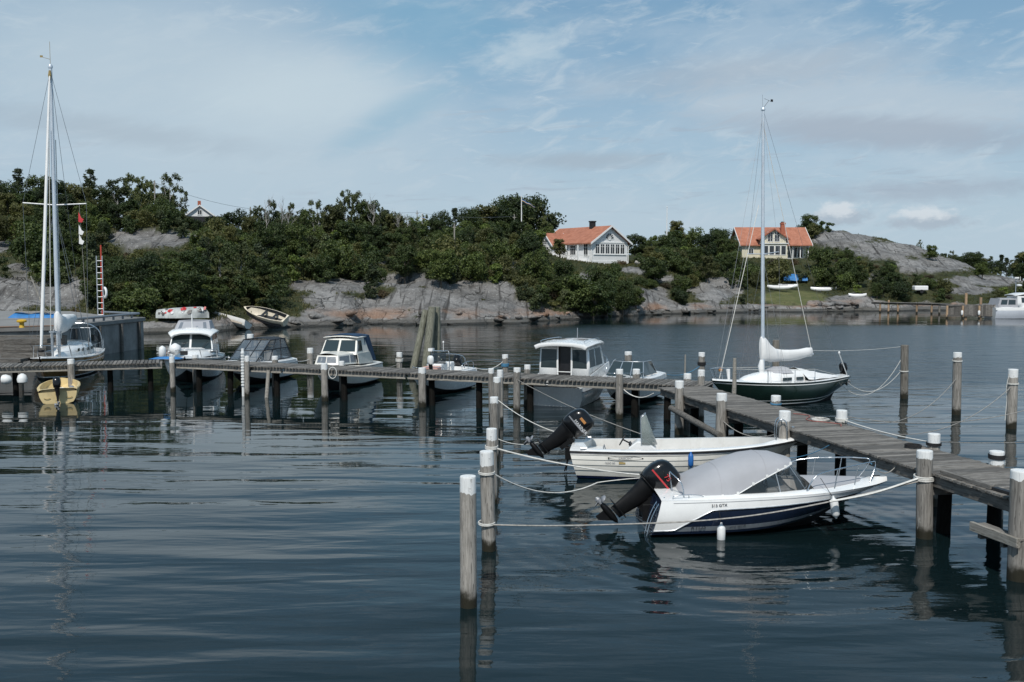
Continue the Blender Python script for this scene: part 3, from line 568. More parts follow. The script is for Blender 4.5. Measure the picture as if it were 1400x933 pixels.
for a in [(-40, 240, 150, 'broadleaf'), (-15, 238, 140, 'broadleaf'), (4, 244, 148, 'oak'), (24, 230, 150, 'pine'), (50, 236, 150, 'broadleaf'), (74, 242, 143, 'broadleaf'), (96, 247, 150, 'broadleaf'), (122, 231, 152, 'pine'), (112, 252, 143, 'broadleaf'), (138, 250, 148, 'broadleaf', .9), (158, 243, 147, 'birch'), (176, 236, 150, 'birch'), (190, 240, 145, 'birch'), (205, 245, 149, 'birch'), (232, 235, 144, 'birch', 1.1), (222, 268, 141, 'broadleaf'), (205, 275, 139, 'broadleaf', 1.1), (180, 270, 140, 'broadleaf', 1.1), (160, 275, 140, 'broadleaf'), (240, 285, 140, 'broadleaf', 1.1), (150, 262, 150, 'broadleaf'), (195, 262, 151, 'broadleaf', 1.1), (228, 262, 150, 'broadleaf'), (250, 292, 142, 'broadleaf', 1.2), (85, 262, 140, 'broadleaf', 1.1), (40, 258, 142, 'broadleaf', 1.1), (15, 262, 140, 'broadleaf', 1.2), (118, 272, 140, 'broadleaf', 1.1), (60, 320, 118, 'broadleaf', 1.2), (100, 325, 116, 'broadleaf', 1.2), (130, 330, 118, 'broadleaf', 1.1), (20, 360, 108, 'broadleaf', 1.3), (-15, 350, 110, 'broadleaf', 1.3), (55, 385, 104, 'broadleaf', 1.2), (225, 400, 97, 'broadleaf', 1.6), (265, 395, 98, 'broadleaf', 1.5), (300, 390, 99.5, 'broadleaf', 1.4), (325, 388, 101, 'broadleaf', 1.3), (195, 398, 96.5, 'broadleaf', 1.6), (365, 372, 106, 'broadleaf', 1.1), (205, 412, 94.5, 'broadleaf', 1.7), (232, 410, 95, 'broadleaf', 1.7), (258, 408, 95.5, 'broadleaf', 1.6), (283, 405, 96.5, 'broadleaf', 1.5), (180, 405, 94, 'broadleaf', 1.6), (335, 405, 100.5, 'broadleaf', 1.2), (358, 405, 102, 'broadleaf', 1.1), (372, 395, 104.5, 'broadleaf', .9),
          (30, 275, 132, 'broadleaf'), (70, 285, 130, 'broadleaf'), (105, 290, 130, 'broadleaf'), (140, 300, 131, 'broadleaf', .8), (-20, 290, 128, 'broadleaf'), (8, 282, 138, 'oak'), (55, 300, 126, 'birch', .8),
          (160, 352, 97, 'oak', .8), (195, 345, 98, 'oak', .85), (235, 350, 99, 'broadleaf', 1.5), (130, 372, 96, 'broadleaf', 1.2), (175, 382, 96, 'broadleaf', 1.4), (215, 378, 96.5, 'broadleaf', 1.5), (262, 338, 106, 'broadleaf', 1.2), (285, 325, 112, 'pine', 1.1), (300, 345, 103, 'birch', 1.1), (330, 330, 108, 'birch', 1.1), (318, 365, 102, 'broadleaf', 1.3), (350, 345, 106, 'broadleaf', 1.1), (275, 372, 100, 'broadleaf', 1.3), (250, 385, 98, 'broadleaf', 1.3), (345, 375, 104, 'broadleaf', 1.1), (300, 395, 100, 'thicketx'),
          (290, 318, 128, 'broadleaf'), (315, 308, 130, 'broadleaf', 1.2), (340, 292, 134, 'broadleaf'), (355, 280, 138, 'birch', 1.1), (372, 272, 139, 'birch'), (398, 276, 140, 'birch', .9), (415, 282, 138, 'broadleaf', .9), (432, 272, 141, 'birch', 1.1), (455, 276, 138, 'broadleaf'), (472, 258, 142, 'birch', .8), (488, 262, 143, 'birch', .8), (505, 270, 142, 'broadleaf', .9), (520, 282, 140, 'birch', .8), (540, 290, 140, 'broadleaf'), (560, 300, 142, 'birch', .8), (380, 300, 130, 'broadleaf'), (430, 305, 130, 'broadleaf'), (475, 300, 132, 'broadleaf', 1.2), (510, 306, 133, 'broadleaf', 1.2), (350, 315, 124, 'broadleaf'), (400, 325, 126, 'broadleaf', 1.2), (455, 328, 127, 'broadleaf', 1.2), (500, 330, 128, 'broadleaf', 1.1), (545, 318, 134, 'broadleaf', 1.2),
          (580, 292, 168, 'birch', .8), (604, 286, 162, 'oak', .8), (622, 284, 166, 'pine', 1.1), (640, 281, 164, 'oak', .9), (662, 279, 166, 'broadleaf', 1.2), (682, 277, 168, 'oak', .9), (700, 264, 170, 'oak', .9), (722, 260, 168, 'oak', 1.0, 1), (735, 275, 166, 'birch', 1.0), (755, 292, 168, 'pine', 1.2), (745, 306, 162, 'broadleaf'), (690, 300, 158, 'broadleaf', 1.3), (655, 300, 156, 'broadleaf', 1.2), (720, 305, 150, 'broadleaf', 1.2), (740, 318, 147, 'pine', 1.4), (765, 325, 144, 'broadleaf', 1.2),
          (868, 318, 178, 'broadleaf', 1.2), (884, 322, 180, 'broadleaf', 1.2), (905, 326, 200, 'broadleaf', 1.4), (928, 322, 200, 'broadleaf', 1.3), (942, 326, 205, 'broadleaf', 1.6), (965, 320, 192, 'oak', .9), (985, 309, 184, 'oak', 1.05), (1002, 326, 183, 'broadleaf', 1.3), (950, 335, 186, 'broadleaf', 1.4), (1118, 307, 204, 'broadleaf', 1.7), (1020, 345, 180, 'broadleaf', 1.5), (830, 380, 124, 'oak', .72), (852, 378, 128, 'oak', .7), (812, 386, 121, 'broadleaf', 1.5), (775, 374, 122, 'oak', .75), (750, 372, 121, 'broadleaf', 1.5), (795, 380, 124, 'broadleaf', 1.3), (870, 392, 130, 'broadleaf', 1.2),
          (1241, 331, 214, 'pine', .9), (1258, 327, 214, 'birch', 1.1), (1232, 327, 213, 'sap'), (1302, 342, 236, 'birch')]:
    if a[3] in KIND: hero(*a)
for i in range(34):
    px = 1290 + i * 7.2; hero(px, 348 + random.uniform(-6, 9), random.uniform(232, 262), random.choice(('broadleaf', 'pine', 'broadleaf', 'oak')), 1.2)
for i in range(26):
    px = 870 + i * 8; hero(px, 334 + random.uniform(-6, 5), random.uniform(205, 222), random.choice(('broadleaf', 'pine', 'broadleaf')), 1.3)
# bare dead birches standing out of the ridge
DEAD = [trunk_mesh('dead_tree', 7., .09, [(0, 0, 5, .1, .1)], 'bark_dead', 70 + i, k=0, bare=9) for i in range(3)]
for i, (px, yt, d) in enumerate([(362, 262, 136), (385, 266, 136), (396, 282, 133), (512, 262, 140), (545, 282, 138), (556, 285, 139), (428, 300, 130)]):
    p = at_y(px, yt, d); o = bpy.data.objects.new('dead_tree', DEAD[i % 3]); COL.objects.link(o); o.location = (p.x, d, ground(p.x, d)); k = (p.z - o.location.z) / 7.; o.scale = (k, k, k); o.rotation_euler = (0, 0, i * 1.3)
    tag(o, f'bare leafless grey tree {where(px, d)}', 'tree', f'bare leafless grey trees {where(px, d)}')
# undergrowth: every bush a thing of its own
CNT = {}
def scatter():
    tries = 0; placed = []
    while tries < 15000 and sum(CNT.values()) < 980:
        tries += 1; px = random.uniform(-40, 1440); S = float(np.interp(px, _sx, _sy)); C = float(np.interp(px, _cx, _cy)); t = random.random() ** 1.1 * 1.18; Y = S + 1.5 + t * (C - S)
        X = (px - 700) / F * Y; Z = ground(X, Y)
        if Z < 1.1 or (px > 1105 and t > .8 and random.random() < .9): continue
        r = random.random(); kind = 'thicket' if r < .5 else 'juniper' if r < .76 else 'sapling' if r < .85 else 'heather' if r < .91 else 'broadleaf'
        k = random.uniform(.6, 1.3)
        if px > 1130 or (880 < px < 1000 and Y < 165): k *= .82
        k = k * .62 if kind == 'broadleaf' else k; P0 = (SHR.get(kind) or KIND[kind])[0]; hh = P0[0] * k; ww = P0[1] * k; ok = True
        for fz, fx in ((.2, 0), (.75, 0), (1., 0), (.4, -.4), (.4, .4)):
            a, b = proj(X + fx * ww, Y, Z + fz * hh); lim = .88
            if mask(a, b, ROCK) < lim or mask(a, b, SHOREB) < 1. or (Y < 190 and mask(a, b, HOUSES) < (1.0 if b < 352 else .72)): ok = False; break
        if not ok: continue
        if any((X - q[0]) ** 2 + (Y - q[1]) ** 2 < (.30 * (ww + q[2])) ** 2 for q in placed): continue
        if CNT.get(kind, 0) >= (285 if kind != 'broadleaf' else 110): continue
        CNT[kind] = CNT.get(kind, 0) + 1; placed.append((X, Y, ww))
        if kind == 'broadleaf': put_tree(kind, X, Y, hh, random.uniform(.9, 1.3))
        else: put_shrub(kind, X, Y, k)
scatter()
# tufts of grass and heather in the joints of the rock: uncountable
def grass():
    g = np.random.default_rng(5); P = []
    n = 26000; px = g.uniform(-20, 1420, n); S = np.interp(px, _sx, _sy); C = np.interp(px, _cx, _cy); Y = S + g.random(n) ** 1.2 * (C - S) * 1.1; X = (px - 700) / F * Y; Z = ground_raw(X, Y); pj = proj(X, Y, Z)
    rk = mask(pj[0], pj[1], ROCK) + (vnoise(X / 2.2, Y / 2.2, 8) - .5) * .55 + (vnoise(X / .7, Y / .7, 9) - .5) * .3; ok = (rk > .93) & (Z > 1.0) & (mask(pj[0], pj[1], [(1085, 408, 48, 11)]) > 1.) & (mask(pj[0], pj[1], SHOREB) > .7)
    X, Y, Z = X[ok], Y[ok], Z[ok]; n = len(X); vs = []
    a = g.uniform(0, 6.28, (n, 5)); r = g.uniform(0, .3, (n, 5)); h = g.uniform(.08, .30, (n, 5)); ln = g.uniform(-.18, .18, (n, 5, 2))
    cx = X[:, None] + np.cos(a) * r; cy = Y[:, None] + np.sin(a) * r; w = .05
    v = np.stack([np.stack([cx - w, cy, Z[:, None] + 0 * cx], -1), np.stack([cx + w, cy + .02, Z[:, None] + 0 * cx], -1), np.stack([cx + ln[..., 0], cy + ln[..., 1], Z[:, None] + h], -1)], 2).reshape(-1, 3)
    me = bpy.data.meshes.new('grass'); me.from_pydata(v.tolist(), [], np.arange(len(v)).reshape(-1, 3).tolist()); me.materials.append(MATS['grass_blade']); o = bpy.data.objects.new('grass', me); COL.objects.link(o)
    tag(o, 'dry grass and heath tufts growing over the granite hillside', 'grass', kind='stuff')
grass()
# ================================================================== piers
DZ = 1.35
def post_mesh(length, r, capped=True, seed=0, mat=None, lean=0.):
    g = random.Random(seed); b = MB(); n = 14; rows = []; k = max(4, int(length / .45)); zs = [0, -.012, -.03] + [-.03 - (length - .03) * i / k for i in range(1, k + 1)]
    ph = [g.uniform(-.05, .05) for _ in range(n)]
    for i, z in enumerate(zs):
        f = (.95, .99, 1.)[i] if i < 3 else 1. + .06 * min(1, -z / 3) + g.uniform(-.012, .012)
        rows.append([(math.cos(6.28318 * j / n) * r * f * (1 + ph[j] * .7), math.sin(6.28318 * j / n) * r * f * (1 + ph[j] * .7), z) for j in range(n)])
    b.grid(rows, close=True); o = len(b.v); b.add([(0, 0, .006)] , []); 
    b.f += [(j, (j + 1) % n, o) for j in range(n)]; b.m += [0] * n
    return b.mesh('post', mat or ('post_wood' if capped else 'bare_post'), 50)
_ps = [0]
def post(parent, xy, ztop, r=.13, capped=True, name='post', mat=None, lean=(0, 0)):
    _ps[0] += 1; o = bpy.data.objects.new(name, post_mesh(ztop + 1.6, r, capped, _ps[0], mat)); COL.objects.link(o); o.parent = parent; o.location = (xy[0], xy[1], ztop); o.rotation_euler = (R(random.gauss(0, .7)), R(random.gauss(0, .7)), random.uniform(0, 6.28)); return o
def board_meshes(n, ln, wd, th, name='board'):
    out = []
    for i in range(n):
        b = MB(); b.box((0, 0, 0), (ln + random.uniform(-.03, .03), wd - random.uniform(0, .006), th)); me = b.mesh(name, 'board_wood'); bm = bmesh.new(); bm.from_mesh(me)
        bmesh.ops.bevel(bm, geom=[e for e in bm.edges if e.calc_length() > ln * .8], offset=.006, segments=1, affect='EDGES'); bm.to_mesh(me); bm.free(); out.append(me)
    return out
def deck(parent, a, u, length, width, pitch, wd, start=0.):
    """boards across a straight run; a = near edge start, u = run direction, boards lie to the side nrm"""
    u = Vector((u[0], u[1], 0)).normalized(); nrm = Vector((-u.y, u.x, 0)); 
    if nrm.dot(deck.side) < 0: nrm = -nrm
    ms = board_meshes(6, width + .10, wd, .045); ang = math.atan2(nrm.y, nrm.x); k = int(length / pitch)
    for i in range(k):
        c = a + u * (start + pitch * (i + .5)) + nrm * (width / 2 + random.uniform(-.012, .012)); o = bpy.data.objects.new('board', ms[random.randrange(6)]); COL.objects.link(o); o.parent = parent
        o.location = (c.x, c.y, DZ - .0225 + random.uniform(-.004, .004)); o.rotation_euler = (random.uniform(-.006, .006), random.uniform(-.004, .004), ang + random.uniform(-.008, .008))
    return u, nrm
def beam(parent, name, p0, p1, w, h, m='beam_wood', z=None):
    p0, p1 = Vector(p0), Vector(p1); d = p1 - p0; b = MB(); b.box((0, 0, 0), (d.length, w, h)); o = b.build(name, m, parent, bevel=.008); o.location = (p0 + p1) / 2; o.rotation_euler = (0, -math.asin(d.z / d.length), math.atan2(d.y, d.x)); return o
# ---- main pier (towards the lower right)
L1 = at_z(930, 538.6, DZ); L4 = at_z(1381.6, 680, DZ); uM = (L4 - L1).normalized(); nM = Vector((-uM.y, uM.x, 0)); nM = nM if nM.x > 0 else -nM
B_ = at_z(232, 495.5, DZ); E_ = at_z(884, 524.5, DZ); uF = (E_ - B_).normalized(); nF = Vector((-uF.y, uF.x, 0)); nF = nF if nF.y > 0 else -nF
def isect(p, u, q, v):
    den = u.x * v.y - u.y * v.x; t = ((q.x - p.x) * v.y - (q.y - p.y) * v.x) / den; return p + u * t
J = isect(L1, uM, B_, uF)                                   # left edge of the main pier meets near edge of the long pier
MW = 1.72; FW = 1.7
pierM = thing('wooden_pier', 'grey weathered plank pier running past the two motorboats with white-topped posts', 'pier')
J2 = isect(L1 + nM * MW, uM, B_, uF)
startM = max(0., (J2 - J).dot(uM)) + .03
deck.side = nM; deck(pierM, J, uM, 27.0, MW, .142, .122, startM)
def onM(s, off): return J + uM * s + nM * off
Mlen = 27.0 + startM
for off, nm in ((.07, 'stringer'), (MW - .07, 'stringer'), (MW / 2, 'stringer')):
    p0 = onM(startM + .05, off); p1 = onM(Mlen, off); p0.z = p1.z = DZ - .045 - .125; beam(pierM, nm, p0, p1, .11, .235)
def s_at_px(px, off, z):
    lo, hi = -3., 26.
    f = lambda s: proj(*(onM(s, off).x, onM(s, off).y, z))[0]
    for _ in range(50):
        mid = (lo + hi) / 2
        if f(mid) < px: lo = mid
        else: hi = mid
    return lo
def top_z(px, py, Y): return at_y(px, py, Y).z
PM = []
for px, py, off, r in [(929, 521, -.12, .15), (987, 538, -.13, .155), (1073, 562, -.12, .155), (1264, 616, -.14, .16), (1397, 643, -.20, .185), (1061, 541, MW + .10, .15), (1151, 561, MW + .11, .15), (1277, 593, MW + .10, .14), (1363, 617, MW + .12, .15), (959, 506, MW + .1, .13)]:
    z = 1.85; 
    for _ in range(6):
        s = s_at_px(px, off, z); p = onM(s, off); z = top_z(px, py, p.y)
    post(pierM, p, z, r); PM.append((px, s, off, p, z))
for s in sorted({round(q[1], 2) for q in PM if q[2] < 0}):
    # cross beam under the deck at every left post, with its dark inner pile on the far side
    p0 = onM(s, -.02); p1 = onM(s, MW + .02); p0.z = p1.z = DZ - .045 - .235 - .10; beam(pierM, 'cross_beam', p0, p1, .14, .19)
    post(pierM, onM(s - .25, .55), DZ - .30, .14, False, 'pile', 'tarred')
    post(pierM, onM(s + .1, MW - .25), DZ - .30, .14, False, 'pile', 'tarred')
# long brace log between the first two left posts and a plank on brackets by the last
sA, sB = PM[0][1], PM[1][1]
b = MB(); p0 = onM(sA - .3, -.30); p1 = onM(sB + .25, -.28); b.tube([Vector((p0.x, p0.y, .86)), Vector((p0.x, p0.y, .84)).lerp(Vector((p1.x, p1.y, .56)), .5), Vector((p1.x, p1.y, .56))], [.10, .105, .10], 10); b.build('brace_log', 'beam_wood', pierM, smooth=50)
sE = PM[4][1]
p0 = onM(sE - 1.0, -.42); p1 = onM(sE + .25, -.42); p0.z = p1.z = .72; beam(pierM, 'step_plank', p0, p1, .08, .17, 'pale_beam')
p0 = onM(sE - .95, -.27); p1 = onM(sE + .2, -.27); p0.z = p1.z = .76; beam(pierM, 'step_plank', p0, p1, .2, .05, 'board_wood')
for ds in (-.8, -.2):
    p0 = onM(sE + ds, -.40); p1 = onM(sE + ds, .25); p0.z = p1.z = .58; beam(pierM, 'bracket', p0, p1, .09, .10)
# kerb timber lying along the left edge
sC = PM[3][1]
p0 = onM(sC + .25, .10); p1 = onM(sC + 1.75, .10); p0.z = p1.z = DZ + .045; beam(pierM, 'kerb_beam', p0, p1, .10, .085, 'board_wood')
p0 = onM(sC + 1.78, .12); p1 = onM(sC + 2.35, .12); p0.z = p1.z = DZ + .035; beam(pierM, 'kerb_pad', p0, p1, .12, .06, 'black_rubber')
# bolts on the outer stringer
for ds in (-.45, 2.95):
    p = onM(sC + ds, -.0); bb = MB(); bb.lathe([(.05, 0), (.05, .02), (.025, .03)], n=10, axis='x'); bb.build('bolt_plate', 'alloy', pierM, loc=(p.x + .0, p.y, DZ - .16), rot=(0, 0, math.atan2(-nM.y, -nM.x)))
p = onM(sE - .35, .01); bb = MB(); bb.box((0, 0, 0), (.03, .10, .34)); bb.build('cleat_plate', 'alloy', pierM, loc=(p.x, p.y, DZ - .02), rot=(0, 0, math.atan2(-nM.y, -nM.x)), bevel=.01)
# ---- long pier (across to the left)
pierF = thing('wooden_pier', 'long grey plank pier the cabin boats lie behind, stretching across the harbour', 'pier')
A_ = at_z(-70, 503.5, DZ); uG = (B_ - A_).normalized(); nG = Vector((-uG.y, uG.x, 0))
J3 = J + uF * (MW * 1.02 / abs(uF.dot(nM)) + .05)
deck.side = Vector((0, 1, 0)); deck(pierF, B_, uF, (J3 - B_).length, FW, .168, .136)
deck(pierF, A_, uG, (B_ - A_).length - .35, FW, .168, .136)
def runF(p0, p1, nn):
    for off, m, h, w, zc in ((.15, 'mid_beam', .20, .08, DZ - .045 - .10), (.68, 'mid_beam', .03, .86, DZ - .075), (FW - .1, 'beam_wood', .20, .08, DZ - .045 - .10), (FW - .27, 'mid_beam', .03, .60, DZ - .0785), (.085, 'pale_beam', .075, .05, DZ - .045 - .195)):  # the two thin wide planks are added to stop sun falling through board gaps
        q0 = p0 + nn * off; q1 = p1 + nn * off; n_ = max(1, int((q1 - q0).length / 5.2))
        for i in range(n_):
            a = q0.lerp(q1, i / n_); c = q0.lerp(q1, (i + 1) / n_ - .004); jz = random.uniform(-.012, .012); beam(pierF, 'stringer' if h > .1 else 'sun_block_plank' if h < .05 else 'waler', (a.x, a.y, zc + jz), (c.x, c.y, zc + jz), w, h, m)
runF(B_ + uF * .05, J3, nF); runF(A_, B_ - uG * .3, nG)
def onF(px, off, py=505):
    lo, hi = -30., 24.
    for _ in range(50):
        mid = (lo + hi) / 2; p = B_ + uF * mid + nF * off
        if proj(p.x, p.y, 1.5)[0] < px: lo = mid
        else: hi = mid
    return B_ + uF * lo + nF * off
def onG(px, off):
    lo, hi = 0., 12.
    for _ in range(50):
        mid = (lo + hi) / 2; p = A_ + uG * mid + nG * off
        if proj(p.x, p.y, 1.5)[0] < px: lo = mid
        else: hi = mid
    return A_ + uG * lo + nG * off
for px, py, off, r, cap in [(235, 488, -.12, .12, 1), (338, 487, -.1, .11, 1), (443, 497, -.13, .14, 1), (577, 503, -.13, .15, 1), (707, 503, -.14, .14, 1), (847, 505, -.13, .14, 1)]:
    p = onF(px, off); post(pierF, p, top_z(px, py, p.y), r, bool(cap))
p = onG(97, -.12); post(pierF, p, top_z(97, 491, p.y), .15, True)
for px, py, off, r in [(267, 485, FW + .1, .15), (376, 487, FW + .1, .14), (467, 494, FW + .1, .13), (721, 499, FW + .12, .13), (870, 505, FW + .12, .15), (940, 511, FW + .3, .15)]:
    p = onF(px, off); post(pierF, p, top_z(px, py, p.y), r, True)
for px in (272, 315, 378, 470, 590, 655, 725, 868, 913): post(pierF, onF(px, .5), DZ - .25, .13, False, 'pile', 'tarred')
for px in (-20, 20, 150, 205): post(pierF, onG(px, .6), DZ - .25, .12, False, 'pile', 'tarred')
# white rubber-studded guard pole and a leaning strut against the long pier
p = onF(332, -.16); b = MB(); b.tube([(0, 0, -1.2), (0, 0, 2.22 - .1)], .065, 10)
for i in range(12): b.lathe([(.03, -.05), (.085, -.03), (.085, .03), (.03, .05)], (0, -.03, .5 + i * .13), 8)
b.build('guard_pole', 'fender_white', pierF, smooth=40, loc=(p.x, p.y, 0))
p = onF(363, -.1); b = MB(); b.tube([(-.02, -.35, -1.4), (.12, .05, 1.2)], .085, 9); o = b.build('strut', 'pale_beam', pierF, smooth=50, loc=(p.x, p.y, 0))
# ---- free standing mooring piles
GP = 'mooring piles in the open water'
def pile(px, ytop, ywater, r, label, capped=True, Y=None, lean=(0, 0), mat=None):
    p = at_z(px, ywater, 0) if Y is None else at_y(px, ytop, Y); o = post(None, p, top_z(px, ytop, p.y), r, capped, 'mooring_pile', mat, lean); tag(o, label, 'mooring pile'); return Vector((p.x, p.y, o.location.z))
PILE = {}
PILE['G'] = pile(640.5, 651, 829, .135, 'tall pale mooring pile standing alone at the front of the pile row')
PILE['F'] = pile(665.5, 617, 753, .135, 'mooring pile with a white strap and loop of rope round it')
PILE['E'] = pile(672, 586, 0, .125, 'mooring pile with rope knotted below its head, between two other piles', Y=23.2)
PILE['D'] = pile(675.5, 543, 0, .125, 'mooring pile with a thin rope running to the open motorboat', Y=28.5)
PILE['C'] = pile(679.5, 516, 0, .125, 'short mooring pile in front of the long pier', Y=33.0)
PILE['B'] = pile(683.5, 506, 0, .115, 'grey mooring pile beside the long pier, thicker of a close pair', Y=36.0)
PILE['A'] = pile(671.5, 504, 0, .11, 'grey mooring pile beside the long pier, slimmer of a close pair', Y=37.2)
PILE['R1'] = pile(1235, 472, 545, .16, 'bare unpainted mooring pile with loose rope loops', False)
PILE['R2'] = pile(1306.5, 482, 567, .16, 'mooring pile with worn white streaks down its side')
PILE['R3'] = pile(1382.5, 505, 586, .17, 'mooring pile with bright white top and a hanging rope end')
PILE['S'] = pile(1061, 465, 0, .17, 'bare thick mooring pile behind the dark green sailboat', False, Y=49.)
PILE['T'] = pile(959.5, 482, 0, .14, 'slim white-topped mooring pile wound with dark rope off the pier corner', Y=44.)
PILE['U'] = pile(859, 481, 0, .17, 'white-topped mooring pile with black band behind the bowrider', Y=47.)
PILE['V'] = pile(690.5, 485, 0, .15, 'mooring pile roped to the small console boat', Y=48.)
PILE['W'] = pile(546, 482, 0, .15, 'mooring pile with thick rope wraps behind the blue canvas cabin boat', Y=51.)
PILE['X'] = pile(424, 476, 0, .17, 'pair-topped mooring pile off the bow of the blue canvas cabin boat', Y=54.)
PILE['Y'] = pile(342, 457, 0, .20, 'pale round-topped mooring pile behind the dark canopy boat', Y=61.)
# three leaning timbers lashed together
dol = thing('timber_dolphin', 'dolphin of three tall greenish timbers leaning together behind the console boat', 'dolphin', at_y(585, 500, 52.) * 1.0)
dol.location.z = 0; d0 = dol.location.copy()
for (x0, y0), (x1, y1), r, dy in (((557, 545), (582, 424), .19, -.3), ((577, 560), (591, 420), .24, -.6), ((598, 550), (597, 420), .22, .4)):
    a = at_y(x0, y0, 52. + dy * 1.6); c = at_y(x1, y1, 52 + dy * .5); b = MB(); dirv = (c - a); pts = [a + dirv * (i / 6) - d0 for i in range(7)]; pts[0].z -= .8
    b.tube(pts, [r * (1.1 - .04 * i) for i in range(7)], 12); b.build('timber', 'dolphin_wood', dol, smooth=50)
# slim stakes by the pier corner
for px, y0, y1, Y, r, lb in ((937, 485, 535, 39.5, .035, 'thin pale stake beside the pier corner'), (1004.5, 490, 560, 34.0, .075, 'weathered timber stake leaning by the bow of the green sailboat')):
    a = at_y(px - 2, y1, Y); c = at_y(px, y0, Y); b = MB(); b.tube([(0, 0, 0), (c - a) * .5 + Vector((.015, 0, 0)), c - a], [r * 1.15, r, r * .8], 8); o = b.build('stake', 'pale_beam', smooth=50, loc=a); o.location.z = a.z
    tag(o, lb, 'stake')
# ================================================================== boats: hull tools
def ci(tab, t):
    xs, ys = zip(*tab); v = 0
    for d in (-.06, -.03, 0, .03, .06): v += float(np.interp(min(1, max(0, t + d * min(1, t * 8, (1 - t) * 8))), xs, ys))
    return v / 5
RUN_S = [(0, .93), (.25, 1), (.5, .98), (.68, .86), (.82, .62), (.92, .36), (1, .03)]
RUN_C = [(0, .86), (.25, .88), (.5, .80), (.68, .60), (.82, .36), (.92, .17), (1, .0)]
class Hull:
    def __init__(s, L, B, Fs, Fb, rake=.9, xa=0., S=RUN_S, C=RUN_C, cz=None, kz=-.35, bulge=.03, pw=2.2, zmin=0.):
        s.L, s.B, s.Fs, s.Fb, s.rake, s.xa, s.S, s.C, s.kz, s.bulge, s.pw = L, B, Fs, Fb, rake, xa, S, C, kz, bulge, pw; s.dip = zmin
        s.cz = cz or [(0, -.04), (.5, -.02), (.7, .06), (.85, .25), (1, Fb * .5)]
    def zs(s, t): return s.Fs + (s.Fb - s.Fs) * t ** s.pw - s.dip * math.sin(math.pi * t)
    def chine(s, t): return Vector((s.xa * .7 * (1 - t) + (s.L - s.rake * .62) * t, s.B / 2 * ci(s.C, t), ci(s.cz, t)))
    def sheer(s, t): return Vector((s.L * t, s.B / 2 * ci(s.S, t), s.zs(t)))
    def keel(s, t): return Vector((s.xa * (1 - t) + (s.L - s.rake) * t, 0, s.kz * (1 - max(0, (t - .75) / .25) ** 2) + ci(s.cz, t) * max(0, (t - .75) / .25) ** 2))
    def side(s, t, k):
        a, b = s.chine(t), s.sheer(t); p = a.lerp(b, k); p.y += s.bulge * s.B * math.sin(math.pi * k) * (1 - t ** 3); return p
    TS = [i / 30 for i in range(31)]
    def mir(s, mb, rows, mi=0):
        mb.grid(rows, mi); mb.grid([[Vector((p[0], -p[1], p[2])) for p in r] for r in rows], mi)
    def add_side(s, mb, f0, f1, mi=0, n=3, out=0., ts=None):
        c = lambda f, t: f(t) if callable(f) else f
        rows = []
        for i in range(n + 1):
            row = []
            for t in ts or s.TS:
                k = c(f0, t) + (c(f1, t) - c(f0, t)) * i / n; p = s.side(t, k); p.y += out; row.append(p)
            rows.append(row)
        s.mir(mb, rows, mi)
    def add_bottom(s, mb, mi=0): s.mir(mb, [[s.keel(t) for t in s.TS], [s.keel(t).lerp(s.chine(t), .5) for t in s.TS], [s.chine(t) for t in s.TS]], mi)
    def add_transom(s, mb, mi=0, ztop=None):
        pts = [s.keel(0)] + [s.side(0, k / 4) for k in range(5)]
        if ztop is not None: pts[-1].z = ztop
        pts = pts + [Vector((p.x, -p.y, p.z)) for p in reversed(pts[1:])]; mb.add(pts, [tuple(range(len(pts)))], mi)
    def add_deck(s, mb, w, t0, t1, mi=0, camber=.05, lip=0., wall=None, floor_mi=None):
        """side deck of width w; closed foredeck past t1 and afterdeck before t0; walls down to floor z"""
        def yin(t):
            y = max(0., s.sheer(t).y - w)
            y *= min(1, max(0, (t1 - t) / .07)) ** .5 if t > t1 - .07 else 1; y *= min(1, max(0, (t - t0) / .03)) if t < t0 + .03 else 1
            return y
        ts = sorted(set(s.TS + [t0, t0 + .015, t0 + .03, t1 - .07, t1 - .05, t1 - .03, t1 - .01, t1]))
        r0, r1, r2 = [], [], []
        for t in ts:
            p = s.sheer(t); yi = yin(t); r0.append(p); r1.append(Vector((p.x, yi + (p.y - yi) * .82, p.z + .018 + lip))); r2.append(Vector((p.x, yi, p.z + .018 + lip + camber * (1 - yi / max(.01, p.y)))))
        s.mir(mb, [r0, r1, r2], mi); 
        if wall is not None:
            tt = [t for t in ts if t0 <= t <= t1]; a = [Vector((s.sheer(t).x, yin(t), s.zs(t) + .018 + lip + camber * (1 - yin(t) / max(.01, s.sheer(t).y)))) for t in tt]
            z_ = wall; bt = [Vector((p.x, p.y * .96, z_)) for p in a]; s.mir(mb, [a, bt], mi if floor_mi is None else floor_mi[0]); ce = [Vector((p.x, 0, z_)) for p in bt]; s.mir(mb, [bt, ce], mi if floor_mi is None else floor_mi[1])
    def rail(s, mb, k, r, mi=0, off=.01, t0=0, t1=1, n=6):
        for sg in (1, -1):
            pts = []
            for i in range(33):
                t = t0 + (t1 - t0) * i / 32; p = s.side(t, k(t) if callable(k) else k); pts.append((p.x + (off if t > .97 else 0), sg * (p.y + off), p.z))
            mb.tube(pts, r, n, mi)
def bow_pose(root, L, px, Y, phi, z=0., pitch=0.):
    v = Vector(((px - 700) / F, 1, 0)).normalized(); a = -R(phi); sd = Vector((v.x * math.cos(a) - v.y * math.sin(a), v.x * math.sin(a) + v.y * math.cos(a), 0)); bow = Vector(((px - 700) / F * Y, Y, 0)); o = bow + sd * L
    root.location = (o.x, o.y, z); root.rotation_euler = (0, pitch, math.atan2(-sd.y, -sd.x)); root.rotation_mode = 'XYZ'
